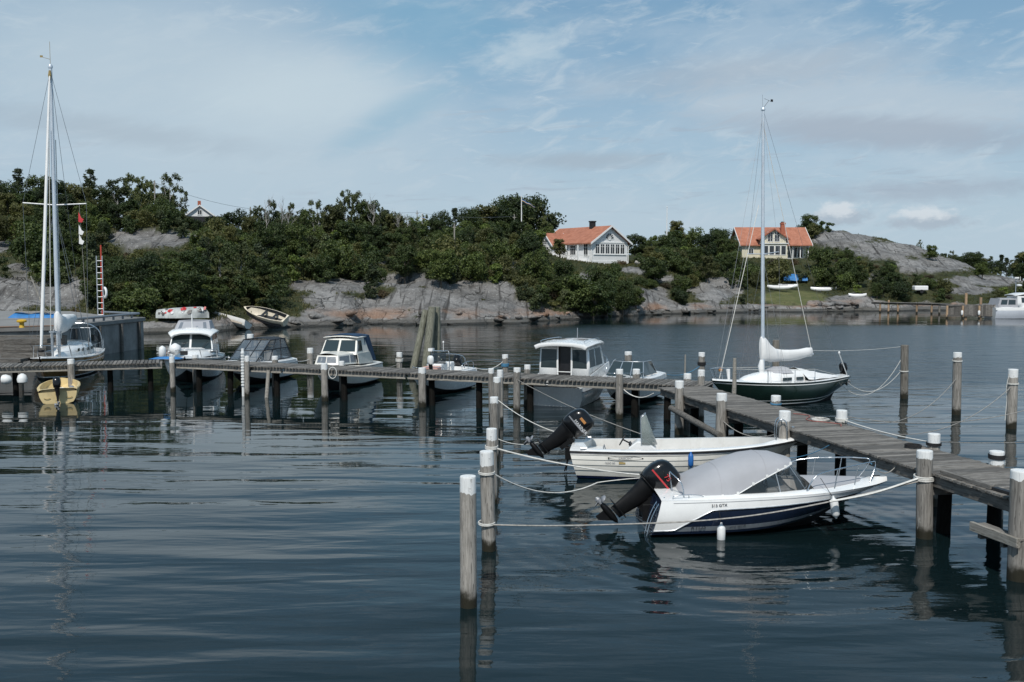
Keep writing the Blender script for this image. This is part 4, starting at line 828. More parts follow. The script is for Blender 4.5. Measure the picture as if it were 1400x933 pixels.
class Cab:
    """cabin block with raked front; panes are set into its side, front and aft faces"""
    def __init__(s, xa, xfb, xft, wa, wf, zb, zt, ins=.1, xat=None, zbf=None, wft=None):
        s.xa, s.xfb, s.xft, s.wa, s.wf, s.zb, s.zt, s.ins = xa, xfb, xft, wa, wf, zb, zt, ins; s.xat = xa if xat is None else xat; s.zbf = zb if zbf is None else zbf; s.wft = wf - ins if wft is None else wft
        s.c = {(0, 0): Vector((xa, wa, zb)), (0, 1): Vector((s.xat, wa - ins, zt)), (1, 0): Vector((xfb, wf, s.zbf)), (1, 1): Vector((xft, s.wft, zt))}
    def side(s, u, f, sg=-1):
        p = s.c[0, 0].lerp(s.c[1, 0], u).lerp(s.c[0, 1].lerp(s.c[1, 1], u), f); return Vector((p.x, sg * p.y, p.z))
    def front(s, v, f):
        p = s.c[1, 0].lerp(s.c[1, 1], f); return Vector((p.x + (1 - v * v) * .10, v * p.y, p.z))
    def aft(s, v, f): p = s.c[0, 0].lerp(s.c[0, 1], f); return Vector((p.x, v * p.y, p.z))
    def body(s, mb, mi=0, roof_mi=None, crown=.06, close_aft=True):
        us = [i / 6 for i in range(7)]; vs = [i / 4 - 1 for i in range(9)]
        for sg in (1, -1): mb.grid([[s.side(u, f, sg) for u in us] for f in (0, .5, 1)], mi)
        mb.grid([[s.front(v, f) for v in vs] for f in (0, .5, 1)], mi)
        if close_aft: mb.grid([[s.aft(v, f) for v in vs] for f in (0, 1)], mi)
        rows = []
        for u in us:
            y = s.side(u, 1).y; x = s.side(u, 1).x; rows.append([Vector((x + ((1 - v * v) * .10 if u == 1 else 0), abs(y) * v, s.zt + crown * (1 - v * v))) for v in vs])
        mb.grid(rows, mi if roof_mi is None else roof_mi)
    def pane(s, parent, face, a0, a1, f0, f1, m='glass_dark', frame=None, sg=-1, name='window', skew=0., rim=.035):
        fn = (lambda u, f: s.side(u, f, sg)) if face == 'side' else (s.front if face == 'front' else s.aft)
        q = [fn(a0, f0), fn(a1, f0), fn(a1 - skew, f1), fn(a0 + skew * (1 if face != 'side' else 0), f1)]
        cc = sum(q, Vector()) / 4; nn = (q[1] - q[0]).cross(q[3] - q[0]).normalized(); ctr = Vector(((s.xa + s.xfb) / 2, 0, (s.zb + s.zt) / 2))
        if nn.dot(cc - ctr) < 0: nn = -nn
        def slab(qq, lo, hi, mat, nm, par):
            b = MB(); vs = [p + nn * lo for p in qq] + [p + nn * hi for p in qq]; b.add(vs, [(0, 1, 2, 3), (7, 6, 5, 4), (0, 4, 5, 1), (1, 5, 6, 2), (2, 6, 7, 3), (3, 7, 4, 0)]); return b.build(nm, mat, par)
        bow = .06 if face == 'front' else 0.
        if frame:
            big = [p + (p - cc).normalized() * rim for p in q]; fr = slab(big, -.01 + bow * 0, .012 + bow * .0, frame, name, parent); return slab(q, .006, .018, m, 'pane', fr)
        return slab(q, -.01, .012, m, name, parent)
def pulpit(parent, H, t0, t1, h, r=.014, posts=(.0, .5, 1.), inset=.08, name='bow_rail', close=True, m='steel', drop=True, low=False):
    b = MB(); pts = []; N_ = 10
    def P(t, sg, dz): p = H.sheer(t); return Vector((p.x - (.06 if t > .97 else 0), sg * max(0., p.y - inset), p.z + dz))
    L_ = [P(t0 + (t1 - t0) * i / N_, 1, h) for i in range(N_ + 1)]; R_ = [P(t0 + (t1 - t0) * i / N_, -1, h) for i in range(N_ + 1)]
    if drop: L_ = [P(t0 - .03, 1, .02)] + L_; R_ = [P(t0 - .03, -1, .02)] + R_
    if close: b.tube(smooth_path(L_ + list(reversed(R_)), 2), r, 6)
    else: b.tube(L_, r, 6); b.tube(R_, r, 6)
    for q_ in posts:
        t = t0 + (t1 - t0) * q_
        for sg in (1, -1): b.tube([P(t - .02, sg, .02), P(t, sg, h)], r * .9, 6)
    if low:
        for sg in (1, -1): b.tube([P(t0 + (t1 - t0) * i / N_, sg, h * .5) for i in range(N_ + 1)], r * .6, 5)
    return b.build(name, m, parent, smooth=60)
def outboard(parent, loc, sc_=1., tilt=48., big=True, stripe=None, text=None, white=False, tname='outboard_motor', rz=0.):
    """tilted outboard: leg with bracket; cowl, propeller and skeg hang on it. local x = towards the bow"""
    k = sc_; leg = MB()
    secs = [(.16, .22, .14, -.01), (.04, .21, .125, 0), (-.10, .19, .10, .01), (-.28, .165, .07, .0), (-.50, .14, .05, -.02), (-.66, .13, .04, -.03)]
    rows = []
    for z, lx, ly, ox in secs: rows.append([Vector(((-.30 + ox + lx * math.cos(a)) * k, ly * math.sin(a) * k, z * k)) for a in [6.28318 * i / 14 for i in range(14)]])
    leg.grid(rows, close=True)
    leg.box((-.36 * k, 0, -.56 * k), (.42 * k, .20 * k, .02 * k)); leg.box((-.13 * k, 0, .03 * k), (.26 * k, .16 * k, .12 * k)); leg.box((-.08 * k, 0, -.12 * k), (.10 * k, .20 * k, .30 * k))
    gr = [(.002, .16), (.04, .10), (.062, .0), (.066, -.15), (.055, -.28), (.03, -.34)]; leg.lathe([(r * k, (h - .30) * k) for r, h in gr], (0, 0, -.74 * k), 12, axis='x')
    leg.xprism([(-.22 * k, -.76 * k), (-.50 * k, -.76 * k), (-.52 * k, -.98 * k), (-.43 * k, -.98 * k)], -.012 * k, .012 * k, ax='y')
    o = leg.build(tname, 'engine_matt', parent, smooth=45, loc=loc, rot=(0, R(tilt), rz))
    cw = MB(); rows = []
    for z, lx, ly, ox in [(.14, .22, .13, 0), (.17, .275, .175, .01), (.30, .30, .20, .015), (.45, .305, .205, .02), (.58, .285, .19, .03), (.66, .25, .165, .045), (.715, .19, .125, .055), (.735, .09, .06, .06)]:
        rows.append([Vector(((-.30 + ox + math.copysign(abs(math.cos(a)) ** .62, math.cos(a)) * lx) * k, math.copysign(abs(math.sin(a)) ** .7, math.sin(a)) * ly * k, z * k)) for a in [6.28318 * i / 24 for i in range(24)]])
    cw.grid(rows, close=True); n0 = len(cw.v); cw.f.append(tuple(len(cw.v) - 24 + i for i in range(24))); cw.m.append(0)
    c = cw.build('cowl', 'fender_white' if white else 'engine_black', o, smooth=50)
    bd = MB(); rows = []
    for z, e in ((.155, .004), (.175, .004)): rows.append([Vector(((-.29 + math.copysign(abs(math.cos(a)) ** .62, math.cos(a)) * .287) * k, math.copysign(abs(math.sin(a)) ** .7, math.sin(a)) * .187 * k, z * k)) for a in [6.28318 * i / 24 for i in range(24)]])
    bd.grid(rows, close=True); bd.build('cowl_seam', 'decal_black' if white else 'engine_matt', c)
    pr = MB(); pr.lathe([(.045 * k, 0), (.045 * k, -.10 * k), (.02 * k, -.14 * k)], (-.64 * k, 0, -.74 * k), 10, axis='x')
    for i in range(3):
        a = 2.094 * i; ring = []
        for r_, w_, tw in ((.035, .05, .9), (.09, .085, .7), (.135, .075, .5), (.16, .03, .4)):
            for sg in (-1, 1):
                y = r_; z_ = sg * w_ * math.cos(tw); x_ = sg * w_ * math.sin(tw) * .6; yy = y * math.cos(a) - z_ * math.sin(a); zz = y * math.sin(a) + z_ * math.cos(a); ring.append(Vector(((-.69 + x_) * k, yy * k, (-.74 + zz / k * k) * k)))
        pr.add(ring, [(0, 1, 3, 2), (2, 3, 5, 4), (4, 5, 7, 6)])
    pr.build('propeller', 'decal_grey', o, smooth=30, solid=.008)
    hw = lambda x, z: .2
    if stripe:
        for sg in (-1, 1):
            b = MB(); b.xprism([(-.54 * k, .37 * k), (-.06 * k, .37 * k), (-.06 * k, .40 * k), (-.54 * k, .40 * k)], sg * .198 * k, sg * .2075 * k, ax='y'); b.build('stripe', stripe, c)
    if text: 
        for sg in (-1,):
            lettering(text[0], text[1] * k, text[2], c, text[3], text[4])
    return o, c
def fender(p, label, ln=.42, r=.085, m='fender_white', name='fender', hang=None, tilt=0., group=None):
    b = MB(); b.lathe([(.02, ln * .5 + .05), (.03, ln * .5), (r * .75, ln * .43), (r, ln * .34), (r, -ln * .34), (r * .75, -ln * .43), (.03, -ln * .5), (.02, -ln * .5 - .03)], n=14)
    if hang: 
        d = Vector(hang) - Vector(p); b.tube([(0, 0, ln * .5), d], .006, 5, 1)
    o = b.build(name, [m, 'rope_black'], smooth=40, loc=p); return tag(o, label, 'fender', group)
# ================================================================== grey-covered navy motorboat
def motorboat_navy():
    root = thing('motorboat', 'navy and white motorboat under a grey canvas cover with a black outboard tilted up', 'boat')
    H = Hull(5.15, 2.05, .76, .87, rake=1.2, xa=-.28, bulge=.03, pw=1.3, C=[(0, .90), (.25, .93), (.5, .88), (.68, .70), (.82, .46), (.92, .23), (1, .0)], cz=[(0, .05), (.4, .07), (.6, .14), (.8, .32), (1, .56)], kz=-.22)
    st = at_z(891, 735, 0); hd = R(3.5); fx = Vector((math.cos(hd), math.sin(hd), 0)); lf = Vector((-fx.y, fx.x, 0))
    o = st + lf * .93 + fx * .2; root.location = (o.x, o.y, 0.0); root.rotation_euler = (0, R(-.6), hd)
    sd = lambda t: .12 + .57 * (max(0, min(1, (t - .09) / .13)) ** 1) + .07 * t
    b = MB(); H.add_bottom(b, 0); H.add_side(b, 0., .08, 1, 1); H.add_side(b, .08, lambda t: min(.22, sd(t)), 2, 1, ts=[t for t in H.TS if t <= .9]); H.add_side(b, .08, lambda t: min(.22, sd(t)), 1, 1, ts=[t for t in H.TS if t >= .9]); H.add_side(b, lambda t: min(.22, sd(t)), sd, 1, 3); H.add_transom(b, 1)
    b.build('hull', ['bottom_black', 'navy', 'stripe_grey'], root, smooth=35)
    b = MB(); H.add_side(b, sd, 1., 0, 4, out=.012); H.add_deck(b, .24, .10, .70, 0, .075, .012, wall=.30, floor_mi=(1, 1)); b.build('deck', ['gelcoat', 'gelcoat_in'], root, smooth=38)
    b = MB(); H.rail(b, sd, .013, 0, .016); b.build('rub_rail', 'alloy', root, smooth=60)
    b = MB(); H.rail(b, .93, .005, 0, .016, .05, .98); b.build('moulding_line', 'decal_grey', root, smooth=60)
    # bow cockpit cover
    b = MB(); rows = []
    for i in range(13):
        x = 3.28 + 1.25 * i / 12; t = x / 5.15; s_ = H.sheer(t); w = max(.02, (s_.y - .20) * (1 - .25 * (i / 12) ** 2)); 
        if i == 12: w *= .75
        rows.append([Vector((x, w * v, s_.z + .065 + .10 * (1 - abs(v) ** 1.6) * (1 - .45 * i / 12))) for v in (-1, -.97, -.75, -.5, -.25, 0, .25, .5, .75, .97, 1)])
        rows[-1][0].z -= .05; rows[-1][-1].z -= .05
    b.grid(rows); b.build('bow_cover', 'canvas_grey', root, smooth=60)
    # wrap-round windscreen
    base = [(1.35, .80, .70), (1.9, .83, .72), (2.55, .80, .76), (3.0, .66, .80), (3.25, .36, .83), (3.32, 0, .84)]; top = [(1.45, .795, .74), (1.95, .79, .98), (2.45, .72, 1.22), (2.72, .60, 1.28), (2.90, .33, 1.31), (2.95, 0, 1.32)]
    mirp = lambda l: [Vector((p[0], -p[1], p[2] + .03)) for p in l] + [Vector((p[0], p[1], p[2] + .03)) for p in reversed(l[:-1])]
    bs, tp = smooth_path(mirp(base), 4), smooth_path(mirp(top), 4)
    b = MB(); b.grid([bs, [a.lerp(c, .5) + Vector((.012, 0, 0)) for a, c in zip(bs, tp)], tp]); ws = b.build('windscreen', 'glass_tint', root, smooth=60)
    b = MB(); b.tube(tp, .014, 6); b.tube(bs, .012, 6)
    for i in (8, 14, 20, len(bs) - 9, len(bs) - 15, len(bs) - 21):
        if i < len(bs): b.tube([bs[i], tp[i]], .011, 6)
    b.build('frame', 'alloy', ws, smooth=60)
    # canvas cover
    b = MB(); rows = []
    prof = [(.42, .70, .70, .73), (.55, .76, .73, .95), (.9, .82, .74, 1.12), (1.3, .835, .75, 1.29), (1.62, .83, .80, 1.41), (1.95, .81, .985, 1.50), (2.25, .775, 1.13, 1.53), (2.5, .72, 1.24, 1.51), (2.68, .64, 1.295, 1.45), (2.86, .45, 1.325, 1.40)]
    for x, w, zl, zt in prof:
        row = []
        for j in range(17):
            v = j / 8 - 1; e = (1 - abs(v) ** 2.6) ** .62 if abs(v) < 1 else 0; row.append(Vector((x + .10 * (1 - v * v) * (x > 2.3), w * (abs(v) ** .85) * (1 if v > 0 else -1) * (1 + .012 * (e > 0)), zl + .03 + (zt - zl) * e)))
        rows.append(row)
    b.grid(rows); cv = b.build('canvas_cover', 'canvas_grey', root, smooth=70)
    b = MB()
    for i in (3, 6): b = MB(); b.tube([p + Vector((0, 0, .002)) for p in rows[i]], .005, 5); b.build('seam', 'canvas_grey', cv, smooth=60)
    b = MB()
    for sg in (0, -1):
        for i, r_ in enumerate(rows[2:]):
            p = r_[sg]; b.box(p + Vector((0, -.012 if sg == 0 else .012, .03)), (.05, .012, .06))
    b.build('snap_tabs', 'trim_white', cv)
    b = MB(); b.tube([r_[0] for r_ in rows], .012, 6); b.tube([r_[-1] for r_ in rows], .012, 6); b.build('hem', 'trim_white', cv, smooth=60)
    # seats, wheel and dash behind the glass
    b = MB(); b.box((2.55, -.38, .78), (.5, .55, .22)); b.box((2.62, .38, .76), (.4, .55, .18)); b.build('dashboard', 'gelcoat_in', root, bevel=.03)
    b = MB(); b.tube([Vector((2.32, -.42 + .16 * math.cos(a), .92 + .16 * math.sin(a))) for a in [6.28318 * i / 18 for i in range(19)]], .014, 6, cap=False)
    for a in (0, 2.1, 4.2): b.tube([(2.32, -.42, .92), (2.32, -.42 + .155 * math.cos(a), .92 + .155 * math.sin(a))], .01, 5)
    b.tube([(2.32, -.42, .92), (2.45, -.42, .86)], .02, 6); b.build('steering_wheel', 'black_rubber', root, smooth=60)
    for y in (-.4, .4):
        b = MB(); b.box((1.75, y, .52), (.5, .5, .14)); b.box((1.52, y, .80), (.12, .5, .5)); b.build('seat', 'gelcoat_in', root, bevel=.04)
    # bow rail
    b = MB(); T = []
    for sg in (-1, 1):
        pts = [H.sheer(t) for t in (.60, .64, .72, .82, .90, .94)]; hs = (.05, .34, .43, .46, .47, .42); pth = [Vector((p.x, sg * max(0, p.y - .13), p.z + h)) for p, h in zip(pts, hs)]
        if sg < 0: pth[0].z -= .0
        e = H.sheer(.90); pth.append(Vector((e.x + .02, sg * max(.05, e.y - .12), e.z + .05))); b.tube(smooth_path(pth, 5), .014, 7)
        for t, h in ((.74, .435), (.84, .465)): p = H.sheer(t); b.tube([(p.x - .07, sg * (p.y - .13), p.z + .03), (p.x, sg * (p.y - .13), p.z + h)], .012, 6)
    b.build('bow_rail', 'steel', root, smooth=60)
    b = MB(); p = H.sheer(.955); b.box((p.x, 0, p.z + .07), (.14, .06, .05)); b.tube([(p.x - .08, 0, p.z + .11), (p.x + .08, 0, p.z + .11)], .016, 6); b.build('bow_cleat', 'black_rubber', root, bevel=.01)
    # stern rails, ladder and bathing step
    z0 = .72
    for sg in (-1, 1):
        b = MB(); b.tube(smooth_path([(.50, sg * .84, z0), (.46, sg * .78, z0 + .34), (.30, sg * .60, z0 + .52), (.28, sg * .42, z0 + .50), (.36, sg * .40, z0 + .05)], 4), .013, 6)
        b.tube(smooth_path([(.86, sg * .90, z0 + .01), (.84, sg * .90, z0 + .12), (.30, sg * .90, z0 + .13), (.26, sg * .9, z0)], 4), .010, 6); b.tube([(.58, sg * .90, z0), (.58, sg * .90, z0 + .125)], .009, 6)
        b.build('stern_rail', 'steel', root, smooth=60)
    b = MB()
    for y in (-.80, -.58): b.tube(smooth_path([(.10, y, .80), (-.05, y, .62), (-.20, y, .30), (-.30, y, -.12)], 4), .013, 6)
    for k in range(4): 
        f = .2 + k * .2; b.tube([(-.02 - .28 * f, -.80, .70 - .80 * f), (-.02 - .28 * f, -.58, .70 - .80 * f)], .012, 6)
    b.tube(smooth_path([(.02, -.86, .1), (-.18, -.86, .10), (-.20, -.55, .10), (.02, -.52, .1)], 4), .013, 6); b.build('bathing_ladder', 'steel', root, smooth=60)
    og, cw = outboard(root, (.02, .02, .50), 1.15, 50., text=('75', .13, 'decal_red', (-.27, -.237, .575), (R(84), 0, R(0))), stripe='decal_red')
    b = MB(); b.box((-.10, 0, .36), (.26, .34, .30)); b.box((-.14, -.19, .34), (.22, .03, .36)); b.box((-.14, .19, .34), (.22, .03, .36)); b.build('engine_bracket', 'engine_matt', root, bevel=.02)
    # lettering on the side
    t = .245; p = H.side(t, .74); lettering('515 GTX', .085, 'decal_black', root, (p.x, -p.y - .019, p.z + .07), (R(90), R(-2), R(0)))
    p = H.side(.23, .19); lettering('RYDS', .13, 'decal_black', root, (p.x - .18, -p.y - .006, p.z + .005), (R(78), R(-2), 0), shear=.3)
    p = H.side(.38, .19); lettering('515 GTX', .09, 'decal_black', root, (p.x - .05, -p.y - .006, p.z + .005), (R(78), R(-2), R(0)), shear=.3)
    bpy.context.view_layer.update(); MW_ = root.matrix_world.copy()
    g = lambda x, y, z: MW_ @ Vector((x, y, z))
    a = H.side(.26, .55); fender(g(a.x, -a.y - .11, .10), 'white fender hanging low at the stern quarter of the navy motorboat', .36, .085, hang=g(a.x - .02, -a.y + .12, .78))
    a = H.side(.745, .62); fender(g(a.x + .04, -a.y - .17, .52), 'white fender hanging from the bow rail of the navy motorboat', .40, .085, hang=g(a.x - .10, -a.y + .02, 1.14)).rotation_euler = (0, R(-9), 0)
    return g, H
gN, HN = motorboat_navy()
# ================================================================== open white clinker motorboat
def motorboat_open():
    root = thing('motorboat', 'open white lapstrake motorboat with a windscreen console and black outboard tilted up', 'boat')
    S_ = [(0, .90), (.3, 1), (.55, .99), (.72, .87), (.85, .62), (.94, .34), (1, .05)]; C_ = [(0, .72), (.3, .78), (.55, .72), (.72, .54), (.85, .30), (.94, .12), (1, .0)]
    H = Hull(6.0, 2.1, .76, 1.04, rake=1.0, xa=.26, S=S_, C=C_, cz=[(0, .02), (.5, .02), (.7, .10), (.85, .28), (1, .5)], kz=-.3, bulge=.035, pw=2.4)
    st = at_z(795, 655, 0); hd = R(-8.5); fx = Vector((math.cos(hd), math.sin(hd), 0)); lf = Vector((-fx.y, fx.x, 0)); o = st + lf * .80 - fx * .30; root.location = (o.x, o.y, 0); root.rotation_euler = (0, R(-.3), hd)
    b = MB(); H.add_bottom(b, 1); H.add_side(b, 0, .10, 1, 1); ks = [.10, .32, .52, .71, .88, 1.]
    for i in range(5):
        k0, k1 = ks[i], ks[i + 1]; rows = []
        for k, out in ((k0, 0.), (k0 + .004, .020), (k0 + (k1 - k0) * .5, .012), (k1, .0)):
            row = []
            for t in H.TS: p = H.side(t, k); p.y += out * (1 - t ** 4); row.append(p)
            rows.append(row)
        H.mir(b, rows, 0)
    H.add_transom(b, 0); b.build('hull', ['gelcoat_warm', 'bottom_blue'], root, smooth=25)
    b = MB(); H.add_deck(b, .20, .05, .90, 0, .03, .02, wall=.20, floor_mi=(1, 2)); b.build('deck', ['gelcoat', 'gelcoat_in', 'floor_tan'], root, smooth=38)
    b = MB(); H.rail(b, .985, .026, 0, .022); b.build('rub_rail', 'black_rubber', root, smooth=60)
    b = MB(); H.rail(b, .93, .016, 0, .012, 0, .97); b.build('rail_shadow_strip', 'decal_grey', root, smooth=60)
    # side benches, foredeck locker, thwart
    for sg in (-1, 1):
        b = MB(); rows = []
        for i in range(9):
            t = .30 + .50 * i / 8; y = H.sheer(t).y - .21; rows.append([(H.sheer(t).x, sg * y, .50), (H.sheer(t).x, sg * max(.05, y - .36), .50), (H.sheer(t).x, sg * max(.05, y - .36), .20)])
        b.grid(rows); b.build('side_bench', 'gelcoat', root, smooth=30, solid=.02)
    b = MB(); b.box((.62, 0, .42), (.5, 1.35, .42)); b.build('stern_bench', 'gelcoat_in', root, bevel=.03)
    b = MB(); b.box((3.75, -.35, .52), (.75, .55, .5)); b.build('locker', 'gelcoat', root, bevel=.03)
    b = MB(); b.box((3.35, -.36, .62), (.05, .16, .16)); b.build('lamp_box', 'stripe_grey', root, bevel=.015)
    # console with wheel and tall windscreen
    con = MB(); con.xprism([(1.45, .2), (2.25, .2), (2.25, .78), (2.05, .95), (1.75, .98), (1.52, .80)], -.52, .02, ax='y'); cn = con.build('console', 'gelcoat', root, bevel=.03)
    b = MB(); b.box((1.58, -.25, .84), (.05, .42, .14), rot=Matrix.Rotation(R(-35), 3, 'Y')); b.build('instrument_panel', 'decal_black', cn)
    ws = MB(); pts0 = [Vector((1.86, -.54, .90)), Vector((2.16, -.50, .88)), Vector((2.28, -.25, .87)), Vector((2.16, .0, .88)), Vector((1.86, .04, .90))]; pts1 = [Vector((1.84, -.42, 1.58)), Vector((1.92, -.40, 1.66)), Vector((1.96, -.25, 1.70)), Vector((1.92, -.10, 1.66)), Vector((1.84, -.08, 1.58))]
    ws.grid([smooth_path(pts0, 3), smooth_path(pts1, 3)]); w_ = ws.build('windscreen', 'glass_clear', root, smooth=60, solid=.008)
    f = MB(); f.tube(smooth_path(pts1, 3), .014, 6); f.tube([pts0[0], pts1[0]], .014, 6); f.tube([pts0[-1], pts1[-1]], .014, 6); f.build('frame', 'alloy', w_, smooth=60)
    b = MB(); c = Vector((1.36, -.25, .98)); b.tube([c + Vector((.07 * math.sin(a) * 1.2, .17 * math.cos(a), .15 * math.sin(a))) for a in [6.28318 * i / 20 for i in range(21)]], .014, 6, cap=False)
    for a in (0, 2.1, 4.2): b.tube([c, c + Vector((.07 * math.sin(a) * 1.2, .165 * math.cos(a), .145 * math.sin(a)))], .011, 5)
    b.tube([c, (1.6, -.25, .86)], .022, 6); b.build('steering_wheel', 'black_rubber', root, smooth=60)
    b = MB(); b.box((1.02, -.30, .60), (.32, .5, .06)); b.tube([(1.02, -.3, .2), (1.02, -.3, .6)], .05, 8); b.tube([(.9, -.52, .62), (.86, -.52, .80), (.86, -.08, .80), (.9, -.08, .62)], .014, 6); b.build('helm_seat', 'stripe_grey', root, bevel=.0)
    # bow fittings
    b = MB(); p = H.sheer(.93)
    for y in (-.20, .20): b.tube(smooth_path([(p.x - .22, y, p.z + .03), (p.x - .20, y, p.z + .46), (p.x - .08, y, p.z + .58), (p.x + .04, y, p.z + .46), (p.x + .06, y, p.z + .03)], 4), .017, 7)
    b.tube([(p.x - .08, -.2, p.z + .58), (p.x - .08, .2, p.z + .58)], .015, 6); b.build('bow_rail', 'steel', root, smooth=60)
    b = MB(); b.tube([(p.x + .22, .0, p.z + .02), (p.x + .22, 0, p.z + .30)], .013, 6); b.lathe([(.03, .0), (.05, .02), (.05, .06), (.02, .08)], (p.x + .22, 0, p.z + .30), 8); b.build('bow_lamp', 'alloy', root, smooth=50)
    for t in (.02, .03):
        pass
    p = H.sheer(.06)
    for sg in (-1, 1): b = MB(); b.box((p.x, sg * (p.y - .08), p.z + .05), (.16, .05, .05)); b.tube([(p.x - .08, sg * (p.y - .08), p.z + .075), (p.x + .08, sg * (p.y - .08), p.z + .075)], .014, 6); b.build('cleat', 'alloy', root)
    og, cw = outboard(root, (-.02, .05, .80), 1.18, 50., text=('MARINER', .10, 'decal_white', (-.21, -.243, .50), (R(90), R(0), 0)), stripe='decal_grey')
    b = MB(); b.box((-.09, .05, .55), (.22, .36, .34)); b.tube([(-.12, -.08, .42), (-.22, -.08, .05)], .02, 6); b.tube([(-.12, -.02, .42), (-.18, -.02, .05)], .016, 6); b.build('engine_bracket', 'engine_matt', root, bevel=.02)
    b = MB(); b.box((-.30, -.226 * 1.05, .66), (.20, .012, .07)); b.build('decal', 'decal_orange', cw)
    # maker's lettering inside an oval ring, model plate
    p = H.side(.245, .80); c = Vector((p.x, -p.y - .024, p.z)); lettering('CRESCENT', .075, 'decal_grey', root, c, (R(84), 0, R(-1)))
    b = MB(); b.tube([c + Vector((.44 * math.cos(a), 0, .052 * math.sin(a))) for a in [6.28318 * i / 28 for i in range(29)]], .004, 5, cap=False)
    for sg in (-1, 1): b.lathe([(.02, 0), (.02, .008)], c + Vector((sg * .44, -.004, 0)), 8, axis='y')
    b.build('emblem_ring', 'decal_black', root)
    p = H.side(.17, .62); lettering('TREND 560', .055, 'decal_grey', root, (p.x + .02, -p.y - .028, p.z), (R(80), 0, R(-1))); b = MB(); b.box((0, 0, 0), (.17, .006, .06)); b.build('model_plate', 'decal_gold', root, loc=(p.x + .34, -p.y - .030, p.z + .005), rot=(R(-10), 0, R(-1)))
    bpy.context.view_layer.update(); MW_ = root.matrix_world.copy(); g = lambda x, y, z: MW_ @ Vector((x, y, z))
    a = H.side(.53, .8); fender(g(a.x, -a.y - .075, a.z - .05), 'blue fender on the side of the open white motorboat', .34, .07, 'fender_blue', hang=g(a.x, -a.y + .1, .82))
    return g, H
gC, HC = motorboat_open()
